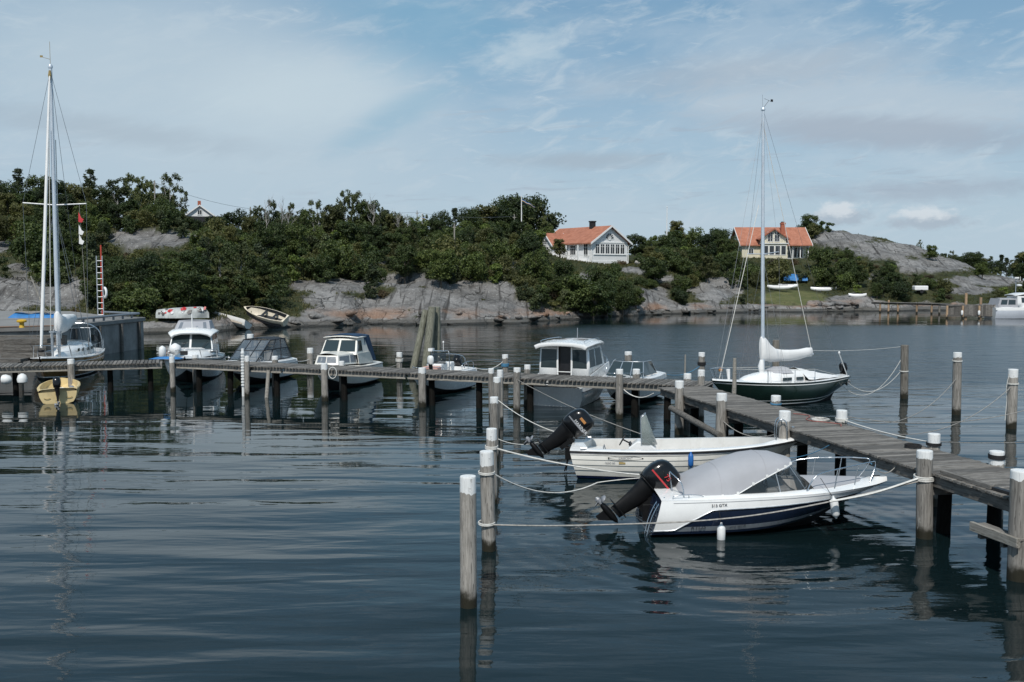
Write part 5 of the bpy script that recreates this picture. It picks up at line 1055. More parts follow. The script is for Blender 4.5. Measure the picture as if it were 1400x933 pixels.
# ================================================================== sailing boats
def stays(root, lines, r=.006, m='wire', name='rigging'):
    b = MB()
    for p, q in lines: b.tube([p, Vector(p).lerp(Vector(q), .5), q], r, 4)
    return b.build(name, m, root, smooth=60)
YS = [(0, .42), (.2, .78), (.42, 1), (.6, .97), (.78, .72), (.9, .40), (1, .03)]; YC = [(0, .20), (.2, .60), (.42, .86), (.6, .82), (.78, .52), (.9, .22), (1, .0)]
MATS_OK=1
def sail_green():
    root = thing('sailboat', 'dark green sailing boat with bare mast and white boom cover beside the pier', 'sailboat')
    H = Hull(7.2, 2.25, .92, 1.06, rake=1.45, xa=1.0, S=YS, C=YC, cz=[(0, .30), (.12, .10), (.25, -.02), (.8, -.02), (1, .10)], kz=-.55, bulge=.055, pw=2., zmin=.10)
    bow = at_z(974, 524, 1.0); ste = at_z(1157, 516, .88); ax = (bow - ste); ax.z = 0; ax.normalize(); o = bow - ax * 7.2; root.location = (o.x, o.y, .03); root.rotation_euler = (R(1.5), 0, math.atan2(ax.y, ax.x))
    b = MB(); H.add_bottom(b, 1); H.add_side(b, 0., .03, 1, 1); H.add_side(b, .03, .075, 2, 1); H.add_side(b, .075, .19, 0, 1); H.add_side(b, .19, .215, 2, 1); H.add_side(b, .215, .90, 0, 4); H.add_side(b, .90, .93, 2, 1); H.add_side(b, .93, 1, 0, 1); H.add_transom(b, 0); b.build('hull', ['dark_green', 'bottom_black', 'gelcoat'], root, smooth=40)
    b = MB(); H.add_deck(b, .42, .16, .42, 0, .05, .02, wall=.45, floor_mi=(0, 0)); b.build('deck', ['gelcoat'], root, smooth=38)
    b = MB(); H.rail(b, 1., .024, 0, .0); b.build('toe_rail', 'dark_green', root, smooth=60)
    # coach roof
    b = MB(); rows = []
    for x, w, h in ((2.75, .62, .0), (2.8, .66, .40), (3.4, .70, .40), (4.1, .66, .36), (4.8, .52, .28), (5.4, .33, .15), (5.75, .18, .0)):
        zb = H.zs(x / 7.2) + .05; rows.append([Vector((x, w * v * (1 - .0 * h), zb + h * (1 - max(0, abs(v) - .72) / .28) ** .5 + .05 * (1 - v * v) * (h > 0))) for v in (-1, -.99, -.93, -.8, -.4, 0, .4, .8, .93, .99, 1)])
    b.grid(rows); cb = b.build('coach_roof', 'gelcoat', root, smooth=50)
    for x0, x1 in ((2.95, 3.35), (3.6, 4.1)):
        for sg in (-1, 1):
            zb = H.zs(.45) + .16; bb = MB(); bb.box(((x0 + x1) / 2, sg * .685, zb), (x1 - x0, .03, .13)); bb.build('window', 'glass_dark', root, bevel=.02, rot=(0, 0, sg * R(0.5)))
    # spray hood (folded, grey) and cockpit cover
    b = MB(); rows = []
    for x, w, h in ((3.35, .58, .0), (3.42, .60, .24), (3.9, .58, .26), (4.25, .45, .12), (4.3, .4, 0.)):
        rows.append([Vector((x, w * v, 1.24 + h * (1 - abs(v) ** 3))) for v in (-1, -.7, -.35, 0, .35, .7, 1)])
    b.grid(rows); b.build('hatch_cover', 'canvas_grey', root, smooth=40)
    b = MB(); rows = []
    for i in range(10):
        x = .75 + 2.1 * i / 9; w = max(.2, H.sheer(x / 7.2).y - .16); zr = 1.02 + .42 * (i / 9) ** 1.1; rows.append([Vector((x, w * v, .95 + (zr - .95) * (1 - abs(v) ** 1.5) + random.uniform(-.015, .015))) for v in (-1, -.8, -.5, -.2, 0, .2, .5, .8, 1)])
    b.grid(rows); b.build('cockpit_cover', 'canvas_white', root, smooth=60)
    # mast, boom, sail cover
    mx = 7.2 * (1 - .372); b = MB(); b.tube([(mx, 0, 1.2), (mx, 0, 6), (mx - .03, 0, 12.15)], [.075, .075, .055], 12, flat=1.); b.lathe([(.09, 0), (.09, .06), (.05, .12)], (mx - .03, 0, 12.12), 10); b.build('mast', 'mast_alloy', root, smooth=50)
    b = MB(); b.tube([(mx - .03, 0, 12.2), (mx - .35, 0, 12.55)], .008, 5); b.tube([(mx - .5, 0, 12.5), (mx - .1, 0, 12.6)], .006, 5); b.box((mx - .5, 0, 12.55), (.12, .01, .10)); b.tube([(mx, 0, 12.2), (mx, 0, 12.75)], .005, 4); b.build('wind_vane', 'black_rubber', root)
    b = MB(); b.tube([(mx - .08, 0, 1.86), (mx - 2.8, 0, 1.95)], .05, 10); b.build('boom', 'mast_alloy', root, smooth=50)
    b = MB(); rows = []
    for i, (x, zc, rw, rh) in enumerate([(.12, 2.28, .09, .50), (-.02, 2.27, .14, .54), (-.18, 2.2, .17, .47), (-.4, 2.06, .18, .36), (-.65, 1.98, .18, .29), (-1.0, 1.94, .175, .25), (-1.5, 1.94, .16, .23), (-2.0, 1.97, .145, .215), (-2.45, 2.02, .12, .20), (-2.7, 2.04, .10, .19), (-2.76, 2.04, .03, .06)]):
        rows.append([Vector((mx + x, rw * math.cos(a) * (1 + .10 * math.sin(3 * a + i)), zc + rh * math.sin(a) + .015 * math.sin(i * 2.1 + a * 2))) for a in [6.28318 * k / 14 for k in range(14)]])
    b.grid(rows, close=True); b.add(rows[0], [tuple(range(14))]); b.build('sail_cover', 'canvas_white', root, smooth=70)
    b = MB(); b.tube([(mx + .05, 0, 1.2), (mx + .12, .02, 1.55), (mx + .06, 0, 1.8)], [.10, .13, .08], 8); b.build('halyard_bundle', 'canvas_white', root, smooth=60)
    b = MB(); b.tube([(mx, -.95, 6.25), (mx, 0, 6.2), (mx, .95, 6.25)], .022, 6); b.build('spreader', 'mast_alloy', root, smooth=50)
    z = H.zs
    stays(root, [((mx, 0, 11.9), (7.05, 0, 1.1)), ((mx, .05, 10.0), (6.85, 0, 1.1)), ((mx - .03, 0, 12.15), (.1, 0, .95))] + [((mx, sg * .95, 6.25), (mx - .1, sg * 1.0, .9)) for sg in (-1, 1)] + [((mx, 0, 11.9), (mx, sg * .95, 6.25)) for sg in (-1, 1)] + [((mx, 0, 6.1), (mx + s2 * .45, sg * 1.0, .9)) for sg in (-1, 1) for s2 in (-1, 1)], .0065)
    stays(root, [((mx + .3, .1, 8.2), (6.9, .1, 1.15)), ((mx - .1, -.05, 11.5), (mx - 2.7, 0, 2.15))], .016, 'rope_white', 'halyard')
    # pulpit, stanchions and lifelines
    b = MB(); 
    for sg in (-1, 1):
        b.tube([(7.0, sg * .06, 1.02), (7.22, sg * .12, 1.55)], .013, 6); b.tube([(6.3, sg * .42, .98), (6.42, sg * .40, 1.55)], .013, 6); b.tube([(7.22, sg * .12, 1.55), (6.42, sg * .40, 1.57)], .013, 6)
        for t in (.36, .52, .70): p = H.sheer(t); b.tube([(p.x, sg * (p.y - .05), p.z), (p.x, sg * (p.y - .05), p.z + .55)], .016, 6)
    b.tube([(7.22, -.12, 1.55), (7.22, .12, 1.55)], .013, 6); b.build('pulpit', 'steel', root, smooth=60)
    ln = []
    for sg in (-1, 1):
        P_ = [Vector((6.42, sg * .40, 1.53))] + [Vector((H.sheer(t).x, sg * (H.sheer(t).y - .05), H.zs(t) + .54)) for t in (.70, .52, .36)] + [Vector((.5, sg * .5, .95))]
        ln += list(zip(P_[:-1], P_[1:]))
    stays(root, ln, .008, 'rope_white', 'lifeline')
    b = MB(); b.lathe([(.02, -.09), (.07, -.06), (.09, 0), (.07, .06), (.02, .09)], (6.42, -.42, 1.45), 10); b.build('bow_lantern', 'decal_orange', root, smooth=60)
    b = MB(); b.tube([(5.95, -.45, .98), (6.0, -.45, 1.45)], [.05, .09], 8); b.build('sail_bag', 'canvas_white', root, smooth=60)
    outboard(root, (-.08, -.15, 1.02), .62, 8., tname='outboard_motor')
    b = MB(); b.tube([(.15, .42, .9), (-.55 + .7, .45, .95), (.75, .55, 1.95)], .022, 6); b.lathe([(.04, 0), (.05, .05), (.02, .1)], (.75, .55, 1.95), 8); b.build('tiller_pole', 'gelcoat', root, smooth=60)
    bpy.context.view_layer.update(); M_ = root.matrix_world.copy(); return (lambda x, y, z: M_ @ Vector((x, y, z))), H
gS, HS = sail_green()
def sail_brown():
    root = thing('sailboat', 'varnished brown sailing yacht with tall mast moored between quay and long pier', 'sailboat'); L = 10.2
    H = Hull(L, 3.05, 1.0, 1.28, rake=1.5, xa=.6, S=[(0, .70), (.2, .92), (.42, 1), (.6, .95), (.78, .70), (.9, .38), (1, .03)], C=[(0, .45), (.2, .72), (.42, .86), (.6, .80), (.78, .50), (.9, .20), (1, .0)], cz=[(0, .22), (.15, .02), (.8, .0), (1, .15)], kz=-.6, bulge=.055, pw=2., zmin=.08)
    bow = Vector(((52 - 700) / F * 48.6, 48.6, 0)); ste = Vector(((113 - 700) / F * 58.2, 58.2, 0)); ax = (bow - ste).normalized(); o = bow - ax * L; root.location = (o.x, o.y, 0); root.rotation_euler = (0, 0, math.atan2(ax.y, ax.x))
    b = MB(); H.add_bottom(b, 1); H.add_side(b, 0., .07, 1, 1); H.add_side(b, .07, .12, 2, 1); H.add_side(b, .12, .80, 0, 5); H.add_side(b, .80, .84, 2, 1); H.add_side(b, .84, 1, 0, 1); H.add_transom(b, 0); b.build('hull', ['varnish', 'bottom_black', 'gelcoat'], root, smooth=40)
    b = MB(); H.add_deck(b, .5, .08, .30, 0, .06, .02, wall=.6, floor_mi=(0, 0)); H.rail(b, 1., .03); b.build('deck', ['gelcoat'], root, smooth=38)
    b = MB(); rows = []
    for x, w, h in ((2.9, 1.05, 0.), (2.95, 1.1, .66), (4.2, 1.1, .62), (5.6, 1.0, .52), (6.9, .74, .38), (7.7, .5, .2), (8.2, .35, 0.)):
        zb = H.zs(x / L) + .05; rows.append([Vector((x, w * v, zb + h * (1 - max(0, abs(v) - .75) / .25) ** .5 + .06 * (1 - v * v) * (h > 0))) for v in (-1, -.99, -.94, -.82, -.4, 0, .4, .82, .94, .99, 1)])
    b.grid(rows); b.build('coach_roof', 'gelcoat', root, smooth=50)
    for x in (3.5, 4.4, 5.3, 6.1):
        for sg in (-1, 1): bb = MB(); bb.box((x, sg * (1.085 - max(0, x - 4.2) * .08), H.zs(x / L) + .36), (.42, .03, .17)); bb.build('window', 'glass_dark', root, bevel=.03)
    C_ = Cab(2.1, 3.8, 3.2, 1.15, 1.08, 1.62, 2.40, .16, 2.1); b = MB(); b.grid([[C_.front(v, f) for v in (-1, -.5, 0, .5, 1)] for f in (0, 1)]); 
    for sg in (-1, 1): b.grid([[C_.side(u, f, sg) for u in (0, .5, 1)] for f in (0, 1)])
    d = b.build('windscreen', 'glass_tint', root)
    b = MB()
    for sg in (-1, 1): b.tube([C_.side(0, 1, sg), C_.side(1, 1, sg)], .025, 6); b.tube([C_.side(1, 0, sg), C_.side(1, 1, sg)], .02, 6)
    b.tube([C_.side(1, 1, -1), C_.front(0, 1), C_.side(1, 1, 1)], .025, 6); b.tube([C_.front(0, 0), C_.front(0, 1)], .015, 6); b.build('frame', 'alloy', d, smooth=60)
    b = MB(); b.tube(smooth_path([(1.9, -1.35, 1.1), (2.0, -1.2, 2.1), (2.1, -.7, 2.55), (2.1, 0, 2.62), (2.1, .7, 2.55), (2.0, 1.2, 2.1), (1.9, 1.35, 1.1)], 5), .03, 8); b.build('arch', 'steel', root, smooth=60)
    pulpit(root, H, .80, .985, .62, .016, (.0, .5, .95), .06, 'bow_pulpit', low=True)
    b = MB()
    for sg in (-1, 1):
        for t in (.30, .45, .62): p = H.sheer(t); b.tube([(p.x, sg * (p.y - .05), p.z), (p.x, sg * (p.y - .05), p.z + .62)], .013, 6)
        pts = [Vector((H.sheer(t).x, sg * (H.sheer(t).y - .05), H.zs(t) + .62)) for t in (.02, .08, .15, .22)]; b.tube([Vector((pts[0].x, pts[0].y, 1.05))] + pts + [Vector((pts[-1].x, pts[-1].y, 1.05))], .016, 6)
        for p in pts[1:3]: b.tube([p, (p.x, p.y, 1.05)], .013, 6)
        Q = [Vector((H.sheer(t).x, sg * (H.sheer(t).y - .05), H.zs(t) + .60)) for t in (.22, .3, .45, .62, .80)]; b.tube(Q, .006, 4)
    b.build('stern_rail', 'steel', root, smooth=60)
    mx = 6.35; b = MB(); b.tube([(mx, 0, 1.55), (mx, 0, 8), (mx - .05, 0, 16.1)], [.11, .11, .085], 12); b.lathe([(.11, 0), (.12, .1), (.06, .2)], (mx - .05, 0, 16.05), 10); b.build('mast', 'mast_alloy', root, smooth=50)
    b = MB(); b.tube([(mx - .05, 0, 16.2), (mx - .05, .0, 17.4)], .01, 4); b.tube([(mx - .05, 0, 16.5), (mx - .05, -.4, 16.6)], .01, 4); b.box((mx - .05, -.42, 16.63), (.02, .14, .1)); b.lathe([(.06, -.3), (.09, -.1), (.05, .15)], (mx + .12, 0, 15.75), 8, 0); b.build('masthead_aerial', 'decal_gold', root)
    b = MB(); a = Vector((9.85, 0, 1.75)); e = Vector((mx + .12, 0, 15.8)); b.tube([a, a.lerp(e, .1), a.lerp(e, .5), a.lerp(e, .93), e], [.06, .085, .08, .06, .03], 9); b.build('furled_foresail', 'canvas_white', root, smooth=50)
    b = MB(); b.lathe([(.14, -.05), (.16, 0), (.14, .06)], (9.87, 0, 1.62), 12); b.build('furling_drum', 'black_rubber', root, smooth=40)
    for z_ in (9.0,): b = MB(); b.tube([(mx - .1, -1.55, z_ + .1), (mx, 0, z_), (mx - .1, 1.55, z_ + .1)], .035, 6); b.build('spreader', 'gelcoat', root, smooth=50)
    b = MB(); b.tube([(mx - .1, 0, 2.55), (mx - 4.0, 0, 2.75)], .07, 10); b.build('boom', 'mast_alloy', root, smooth=50)
    b = MB(); rows = []
    for i, (x, zc, rw, rh) in enumerate([(.2, 2.85, .10, .55), (.1, 2.85, .20, .62), (-.15, 2.8, .27, .58), (-.5, 2.75, .32, .5), (-.9, 2.72, .34, .46), (-1.5, 2.8, .36, .45), (-2.4, 2.85, .28, .36), (-3.4, 2.9, .2, .28), (-3.8, 2.9, .05, .08)]): rows.append([Vector((mx + x, rw * math.cos(a) * (1 + .12 * math.sin(3 * a + i)), zc + rh * math.sin(a))) for a in [6.28318 * k / 14 for k in range(14)]])
    b.grid(rows, close=True); b.add(rows[0], [tuple(range(14))]); b.build('sail_cover', 'canvas_white', root, smooth=70)
    lines = [((mx, 0, 16.0), (.1, 0, 1.1))]
    for sg in (-1, 1): lines += [((mx, 0, 15.9), (mx - .1, sg * 1.55, 9.1)), ((mx - .1, sg * 1.55, 9.1), (mx - .2, sg * 1.42, 1.15)), ((mx, 0, 8.9), (mx + .5, sg * 1.38, 1.15)), ((mx, 0, 8.9), (mx - .8, sg * 1.42, 1.12))]
    stays(root, lines, .010)
    stays(root, [((mx - .25, .1, 12.4), (mx - .2, .1, 2.0)), ((mx + .2, -.1, 13.), (mx + .35, -.3, 1.7))], .022, 'rope_white', 'halyard')
    # signal flags on the starboard halyard
    for i, (z_, m) in enumerate(((8.4, 'decal_red'), (7.75, 'canvas_white'), (7.25, 'canvas_white'))):
        b = MB(); b.grid([[(mx - .1, 1.15, z_ + .25), (mx + .0, 1.30, z_ - .05), (mx + .02, 1.42, z_ - .12)], [(mx - .1, 1.13, z_ - .25), (mx, 1.24, z_ - .28), (mx + .02, 1.33, z_ - .30)]]); b.build('signal_flag', m, root, solid=.006)
    stays(root, [((mx - .08, 1.2, 9.05), (mx - .6, 1.40, 1.2))], .012, 'rope_grey', 'flag_halyard')
    bpy.context.view_layer.update(); M_ = root.matrix_world.copy(); return (lambda x, y, z: M_ @ Vector((x, y, z))), H
gB, HB = sail_brown()
# ================================================================== boats behind the long pier
def ff(px): return onF(px, FW).y
def cruiser_white():
    root = thing('cabin_cruiser', 'white cabin cruiser with rounded wheelhouse and grey-framed roof hatch, bow to the pier', 'boat'); L = 7.6; H = Hull(L, 2.9, .98, 1.32, rake=1.2, pw=2.)
    bow_pose(root, L, 251, ff(251) + .55, 6)
    b = MB(); H.add_bottom(b, 1); H.add_side(b, 0, .07, 1, 1); H.add_side(b, .07, 1, 0, 4); H.add_transom(b, 0); b.build('hull', ['gelcoat', 'bottom_black'], root, smooth=38)
    b = MB(); H.add_deck(b, .25, .06, .30, 0, .10, .02, wall=.6); b.build('deck', ['gelcoat'], root, smooth=38); b = MB(); H.rail(b, .9, .03); b.build('rub_rail', 'black_rubber', root, smooth=60)
    b = MB(); rows = []
    for x, w, h in ((4.2, 1.12, 0), (4.25, 1.15, .42), (5.2, 1.0, .38), (6.0, .74, .24), (6.5, .5, .05)): rows.append([Vector((x, w * v, 1.15 + h * (1 - abs(v) ** 5) + .1 * (h > 0))) for v in (-1, -.97, -.85, -.5, 0, .5, .85, .97, 1)])
    b.grid(rows); b.build('foredeck_cabin', 'gelcoat', root, smooth=45)
    C = Cab(1.9, 4.75, 3.95, 1.22, 1.10, 1.15, 2.32, .13, 1.9, zbf=1.45); b = MB(); C.body(b); b.build('wheelhouse', 'gelcoat', root, smooth=40)
    for v0, v1 in ((-.94, -.08), (.02, .94)): C.pane(root, 'front', v0, v1, .10, .94, 'glass_dark', 'trim_white')
    for sg in (-1, 1):
        for u0, u1 in ((.08, .40), (.46, .70), (.75, .95)): C.pane(root, 'side', u0, u1, .42, .92, 'glass_dark', None, sg)
    b = MB(); rows = []
    for i, (x, w, z) in enumerate(((1.5, 1.1, 2.33), (1.55, 1.2, 2.45), (2.8, 1.24, 2.52), (3.9, 1.18, 2.50), (4.25, 1.08, 2.44), (4.42, .98, 2.34), (4.40, .95, 2.28))): rows.append([Vector((x + .12 * (1 - v * v), w * v, z - .16 * abs(v) ** 6 + .05 * (1 - v * v))) for v in (-1, -.97, -.85, -.5, 0, .5, .85, .97, 1)])
    b.grid(rows); b.build('roof', 'gelcoat', root, smooth=50, solid=.05)
    C2 = Cab(1.7, 3.7, 2.9, .98, .92, 2.48, 2.92, .14, 1.9); b = MB(); C2.body(b, crown=.03); b.build('roof_hatch', 'canvas_grey', root, smooth=40); C2.pane(root, 'front', -.8, .8, .18, .86, 'vinyl', None)
    b = MB(); b.tube([(3.95, .02, 2.5), (3.95, .02, 3.35)], .03, 8); b.box((3.95, .02, 2.55), (.16, .5, .06)); b.tube([(3.95, -.3, 2.6), (3.95, .3, 2.6)], .02, 6); b.build('light_mast', 'gelcoat', root, smooth=40)
    pulpit(root, H, .58, .97, .42, .018, (.05, .4, .75), .08)
    b = MB(); b.lathe([(.04, -.30), (.25, -.18), (.30, 0), (.25, .18), (.04, .3)], (6.55, -.55, 1.7), 12); b.build('bow_bolster', 'gelcoat', root, smooth=60); b = MB(); b.box((6.7, -.12, 1.52), (.25, .34, .2)); b.build('anchor_hatch', 'black_rubber', root, bevel=.02)
    for y in (-.55, .55): b = MB(); b.tube([(4.78, y, 1.62), (4.5, y + .3, 1.95)], .015, 5); b.build('wiper', 'black_rubber', root)
cruiser_white()
def cruiser_dark():
    root = thing('day_cruiser', 'white day cruiser under a black canopy with clear panels, moored at the long pier', 'boat'); L = 5.9; H = Hull(L, 2.2, .80, 1.02, rake=1.2, pw=2.)
    bow_pose(root, L, 308, ff(308) + .25, 27, .16)
    b = MB(); H.add_bottom(b, 1); H.add_side(b, 0, .05, 1, 1); H.add_side(b, .05, 1, 0, 4); H.add_transom(b, 0); b.build('hull', ['gelcoat', 'bottom_black'], root, smooth=38)
    b = MB(); H.add_deck(b, .22, .08, .66, 0, .12, .02, wall=.5); b.build('deck', ['gelcoat'], root, smooth=38); b = MB(); H.rail(b, .82, .022); b.build('rub_rail', 'stripe_grey', root, smooth=60)
    C = Cab(.55, 4.35, 2.55, .95, .72, .92, 1.95, .20, 1.0, wft=.72); b = MB(); C.body(b, 1, 0, crown=.07); cv = b.build('canopy', ['canvas_black', 'vinyl'], root, smooth=30)
    b = MB()
    for sg in (-1, 1):
        for u in (0, .30, .62, 1.): b.tube([C.side(u, 0, sg), C.side(u, 1, sg)], .030, 6)
        for f in (0, .52, .98): b.tube([C.side(0, f, sg), C.side(.5, f, sg), C.side(1, f, sg)], .028, 6)
    for v in (-.36, .36): b.tube([C.front(v, 0), C.front(v, 1)], .026, 6)
    for f in (0, .52, .98): b.tube([C.front(v / 4, f) for v in range(-4, 5)], .026, 6)
    b.build('ribs', 'canvas_black', cv, smooth=60)
    for y in (-.4, .4): b = MB(); b.box((1.9, y, 1.1), (.5, .5, .5)); b.build('seat', 'gelcoat_in', root, bevel=.05)
    pulpit(root, H, .66, .97, .30, .014, (.1, .6)); b = MB(); b.box((4.75, 0, 1.12), (.36, .5, .05)); b.build('deck_hatch', 'glass_dark', root, bevel=.01)
    b = MB(); b.lathe([(.02, -.14), (.10, -.06), (.10, .06), (.02, .14)], (1.6, -1.02, .95), 10); b.build('deck_vent', 'gelcoat', root, smooth=50)
cruiser_dark()
def cabin_old():
    root = thing('cabin_boat', 'old cream cabin boat with blue canvas aft and two-pane windscreen', 'boat'); L = 6.1; H = Hull(L, 2.3, .80, 1.12, rake=.8, pw=2.)
    bow_pose(root, L, 435, ff(435) + .35, 21, .12)
    b = MB(); H.add_bottom(b, 1); H.add_side(b, 0, .06, 1, 1); H.add_side(b, .06, 1, 0, 4); H.add_transom(b, 0); b.build('hull', ['gelcoat_warm', 'bottom_black'], root, smooth=38)
    b = MB(); H.add_deck(b, .2, .06, .40, 0, .08, .02, wall=.5); b.build('deck', ['gelcoat_warm'], root, smooth=38); b = MB(); H.rail(b, .97, .025); b.build('rub_rail', 'stripe_grey', root, smooth=60)
    C1 = Cab(2.7, 5.15, 4.95, .98, .58, .98, 1.52, .08, zbf=1.10); b = MB(); C1.body(b, crown=.10); b.build('fore_cabin', 'gelcoat_warm', root, smooth=40)
    for sg in (-1, 1):
        for u0, u1 in ((.06, .28), (.33, .52), (.58, .95)): C1.pane(root, 'side', u0, u1, .22, .86, 'vinyl', 'decal_grey', sg, rim=.02)
    C1.pane(root, 'front', -.8, -.06, .22, .84, 'vinyl', 'decal_grey', rim=.02); C1.pane(root, 'front', .06, .8, .22, .84, 'vinyl', 'decal_grey', rim=.02)
    C2 = Cab(1.9, 3.55, 3.05, 1.0, .90, 1.45, 2.20, .12, 2.3); b = MB(); C2.body(b, crown=.05, close_aft=False); b.build('wheelhouse', 'gelcoat_warm', root, smooth=40)
    C2.pane(root, 'front', -.92, -.06, .18, .88, 'glass_dark', 'gelcoat_warm'); C2.pane(root, 'front', .06, .92, .18, .88, 'glass_dark', 'gelcoat_warm')
    for sg in (-1, 1): C2.pane(root, 'side', .52, .92, .20, .84, 'glass_dark', 'decal_grey', sg, rim=.02); b = MB(); b.add([(1.3, sg * 1.02, .9), (3.4, sg * .97, 1.0), (3.5, sg * .93, 1.5), (1.9, sg * 1.005, 1.5)], [(0, 1, 2, 3)]); b.build('side_panel', 'gelcoat_warm', root, solid=.03)
    b = MB(); b.grid([[Vector((x, (.86 + .06 * (x < 3)) * v, 2.23 + .07 * (1 - v * v))) for v in (-1, -.5, 0, .5, 1)] for x in (2.1, 2.6, 3.1, 3.22)]); b.build('roof', 'gelcoat_warm', root, smooth=50, solid=.05)
    b = MB(); b.grid([[Vector((x, .8 * v, 2.29 + .09 * (1 - v * v))) for v in (-1, -.5, 0, .5, 1)] for x in (2.0, 2.5, 3.0)]); b.build('roof_cover', 'canvas_blue', root, smooth=50, solid=.02)
    C3 = Cab(.75, 2.3, 2.35, .98, 1.0, 1.0, 2.28, .12, 1.5, wft=.88); b = MB(); C3.body(b, crown=.08); b.build('canvas_canopy', 'canvas_blue', root, smooth=40)
    b = MB(); b.box((-.02, 0, .72), (.3, 1.9, .06)); b.build('bathing_platform', 'gelcoat_warm', root, bevel=.02)
cabin_old()
def console_boat():
    root = thing('console_boat', 'small white console boat with steel rails in front of the leaning timbers', 'boat'); L = 5.0; H = Hull(L, 2.0, .80, .98, rake=.9, pw=2.2)
    bow_pose(root, L, 566, ff(566) + .35, 25, .12)
    b = MB(); H.add_bottom(b, 1); H.add_side(b, 0, .05, 1, 1); H.add_side(b, .05, 1, 0, 4); H.add_transom(b, 0); b.build('hull', ['gelcoat', 'bottom_black'], root, smooth=38)
    b = MB(); H.add_deck(b, .22, .06, .80, 0, .05, .02, wall=.42); b.build('deck', ['gelcoat', 'gelcoat_in'], root, smooth=38); b = MB(); H.rail(b, .84, .02); b.build('rub_rail', 'stripe_grey', root, smooth=60)
    b = MB(); b.box((2.5, 0, .85), (.75, .7, .75)); cn = b.build('console', 'gelcoat', root, bevel=.05)
    b = MB(); b.grid([[Vector((2.55 + .25 * (1 - v * v), .42 * v, 1.2)) for v in (-1, -.5, 0, .5, 1)], [Vector((2.4 + .2 * (1 - v * v), .38 * v, 1.72)) for v in (-1, -.5, 0, .5, 1)]]); w = b.build('windscreen', 'glass_tint', root, smooth=50, solid=.01)
    b = MB(); b.tube(smooth_path([(2.2, -.45, .85), (2.25, -.45, 1.72), (2.45, -.3, 1.78), (2.45, .3, 1.78), (2.25, .45, 1.72), (2.2, .45, .85)], 3), .02, 6); b.build('frame', 'steel', root, smooth=50)
    b = MB(); b.box((3.15, 0, .98), (.5, .75, .3)); b.build('seat_cushion', 'skin_pink', root, bevel=.06); b = MB(); b.box((1.55, 0, .95), (.45, .7, .55)); b.build('helm_seat', 'gelcoat', root, bevel=.05)
    b = MB(); b.tube([(2.3, .2, 1.75), (2.3, .2, 2.15)], .012, 5); b.lathe([(.03, 0), (.04, .06), (.02, .1)], (2.3, .2, 2.13), 8); b.box((2.35, -.38, 1.82), (.22, .22, .14)); b.build('lights', 'gelcoat', root)
    pulpit(root, H, .70, .97, .26, .014, (.1, .5, .9)); b = MB()
    for sg in (-1, 1): b.tube(smooth_path([(1.7, sg * .88, .83), (1.6, sg * .88, 1.15), (.3, sg * .84, 1.15), (.2, sg * .84, .82)], 4), .014, 6); b.tube([(.9, sg * .86, .82), (.9, sg * .86, 1.15)], .012, 6)
    b.tube(smooth_path([(1.25, -.8, .9), (1.35, -.75, 1.5), (1.35, .75, 1.5), (1.25, .8, .9)], 4), .02, 6); b.build('side_rail', 'steel', root, smooth=60)
    outboard(root, (-.05, 0, .75), .9, 55.)
console_boat()
p = onF(590, FW - .1); so = thing('outboard_motor', 'small grey and white outboard motor clamped to the edge of the long pier', 'outboard motor', (p.x, p.y, 1.35), R(-70)); outboard(so, (0, 0, .12), .62, 4., white=True, tname='leg')
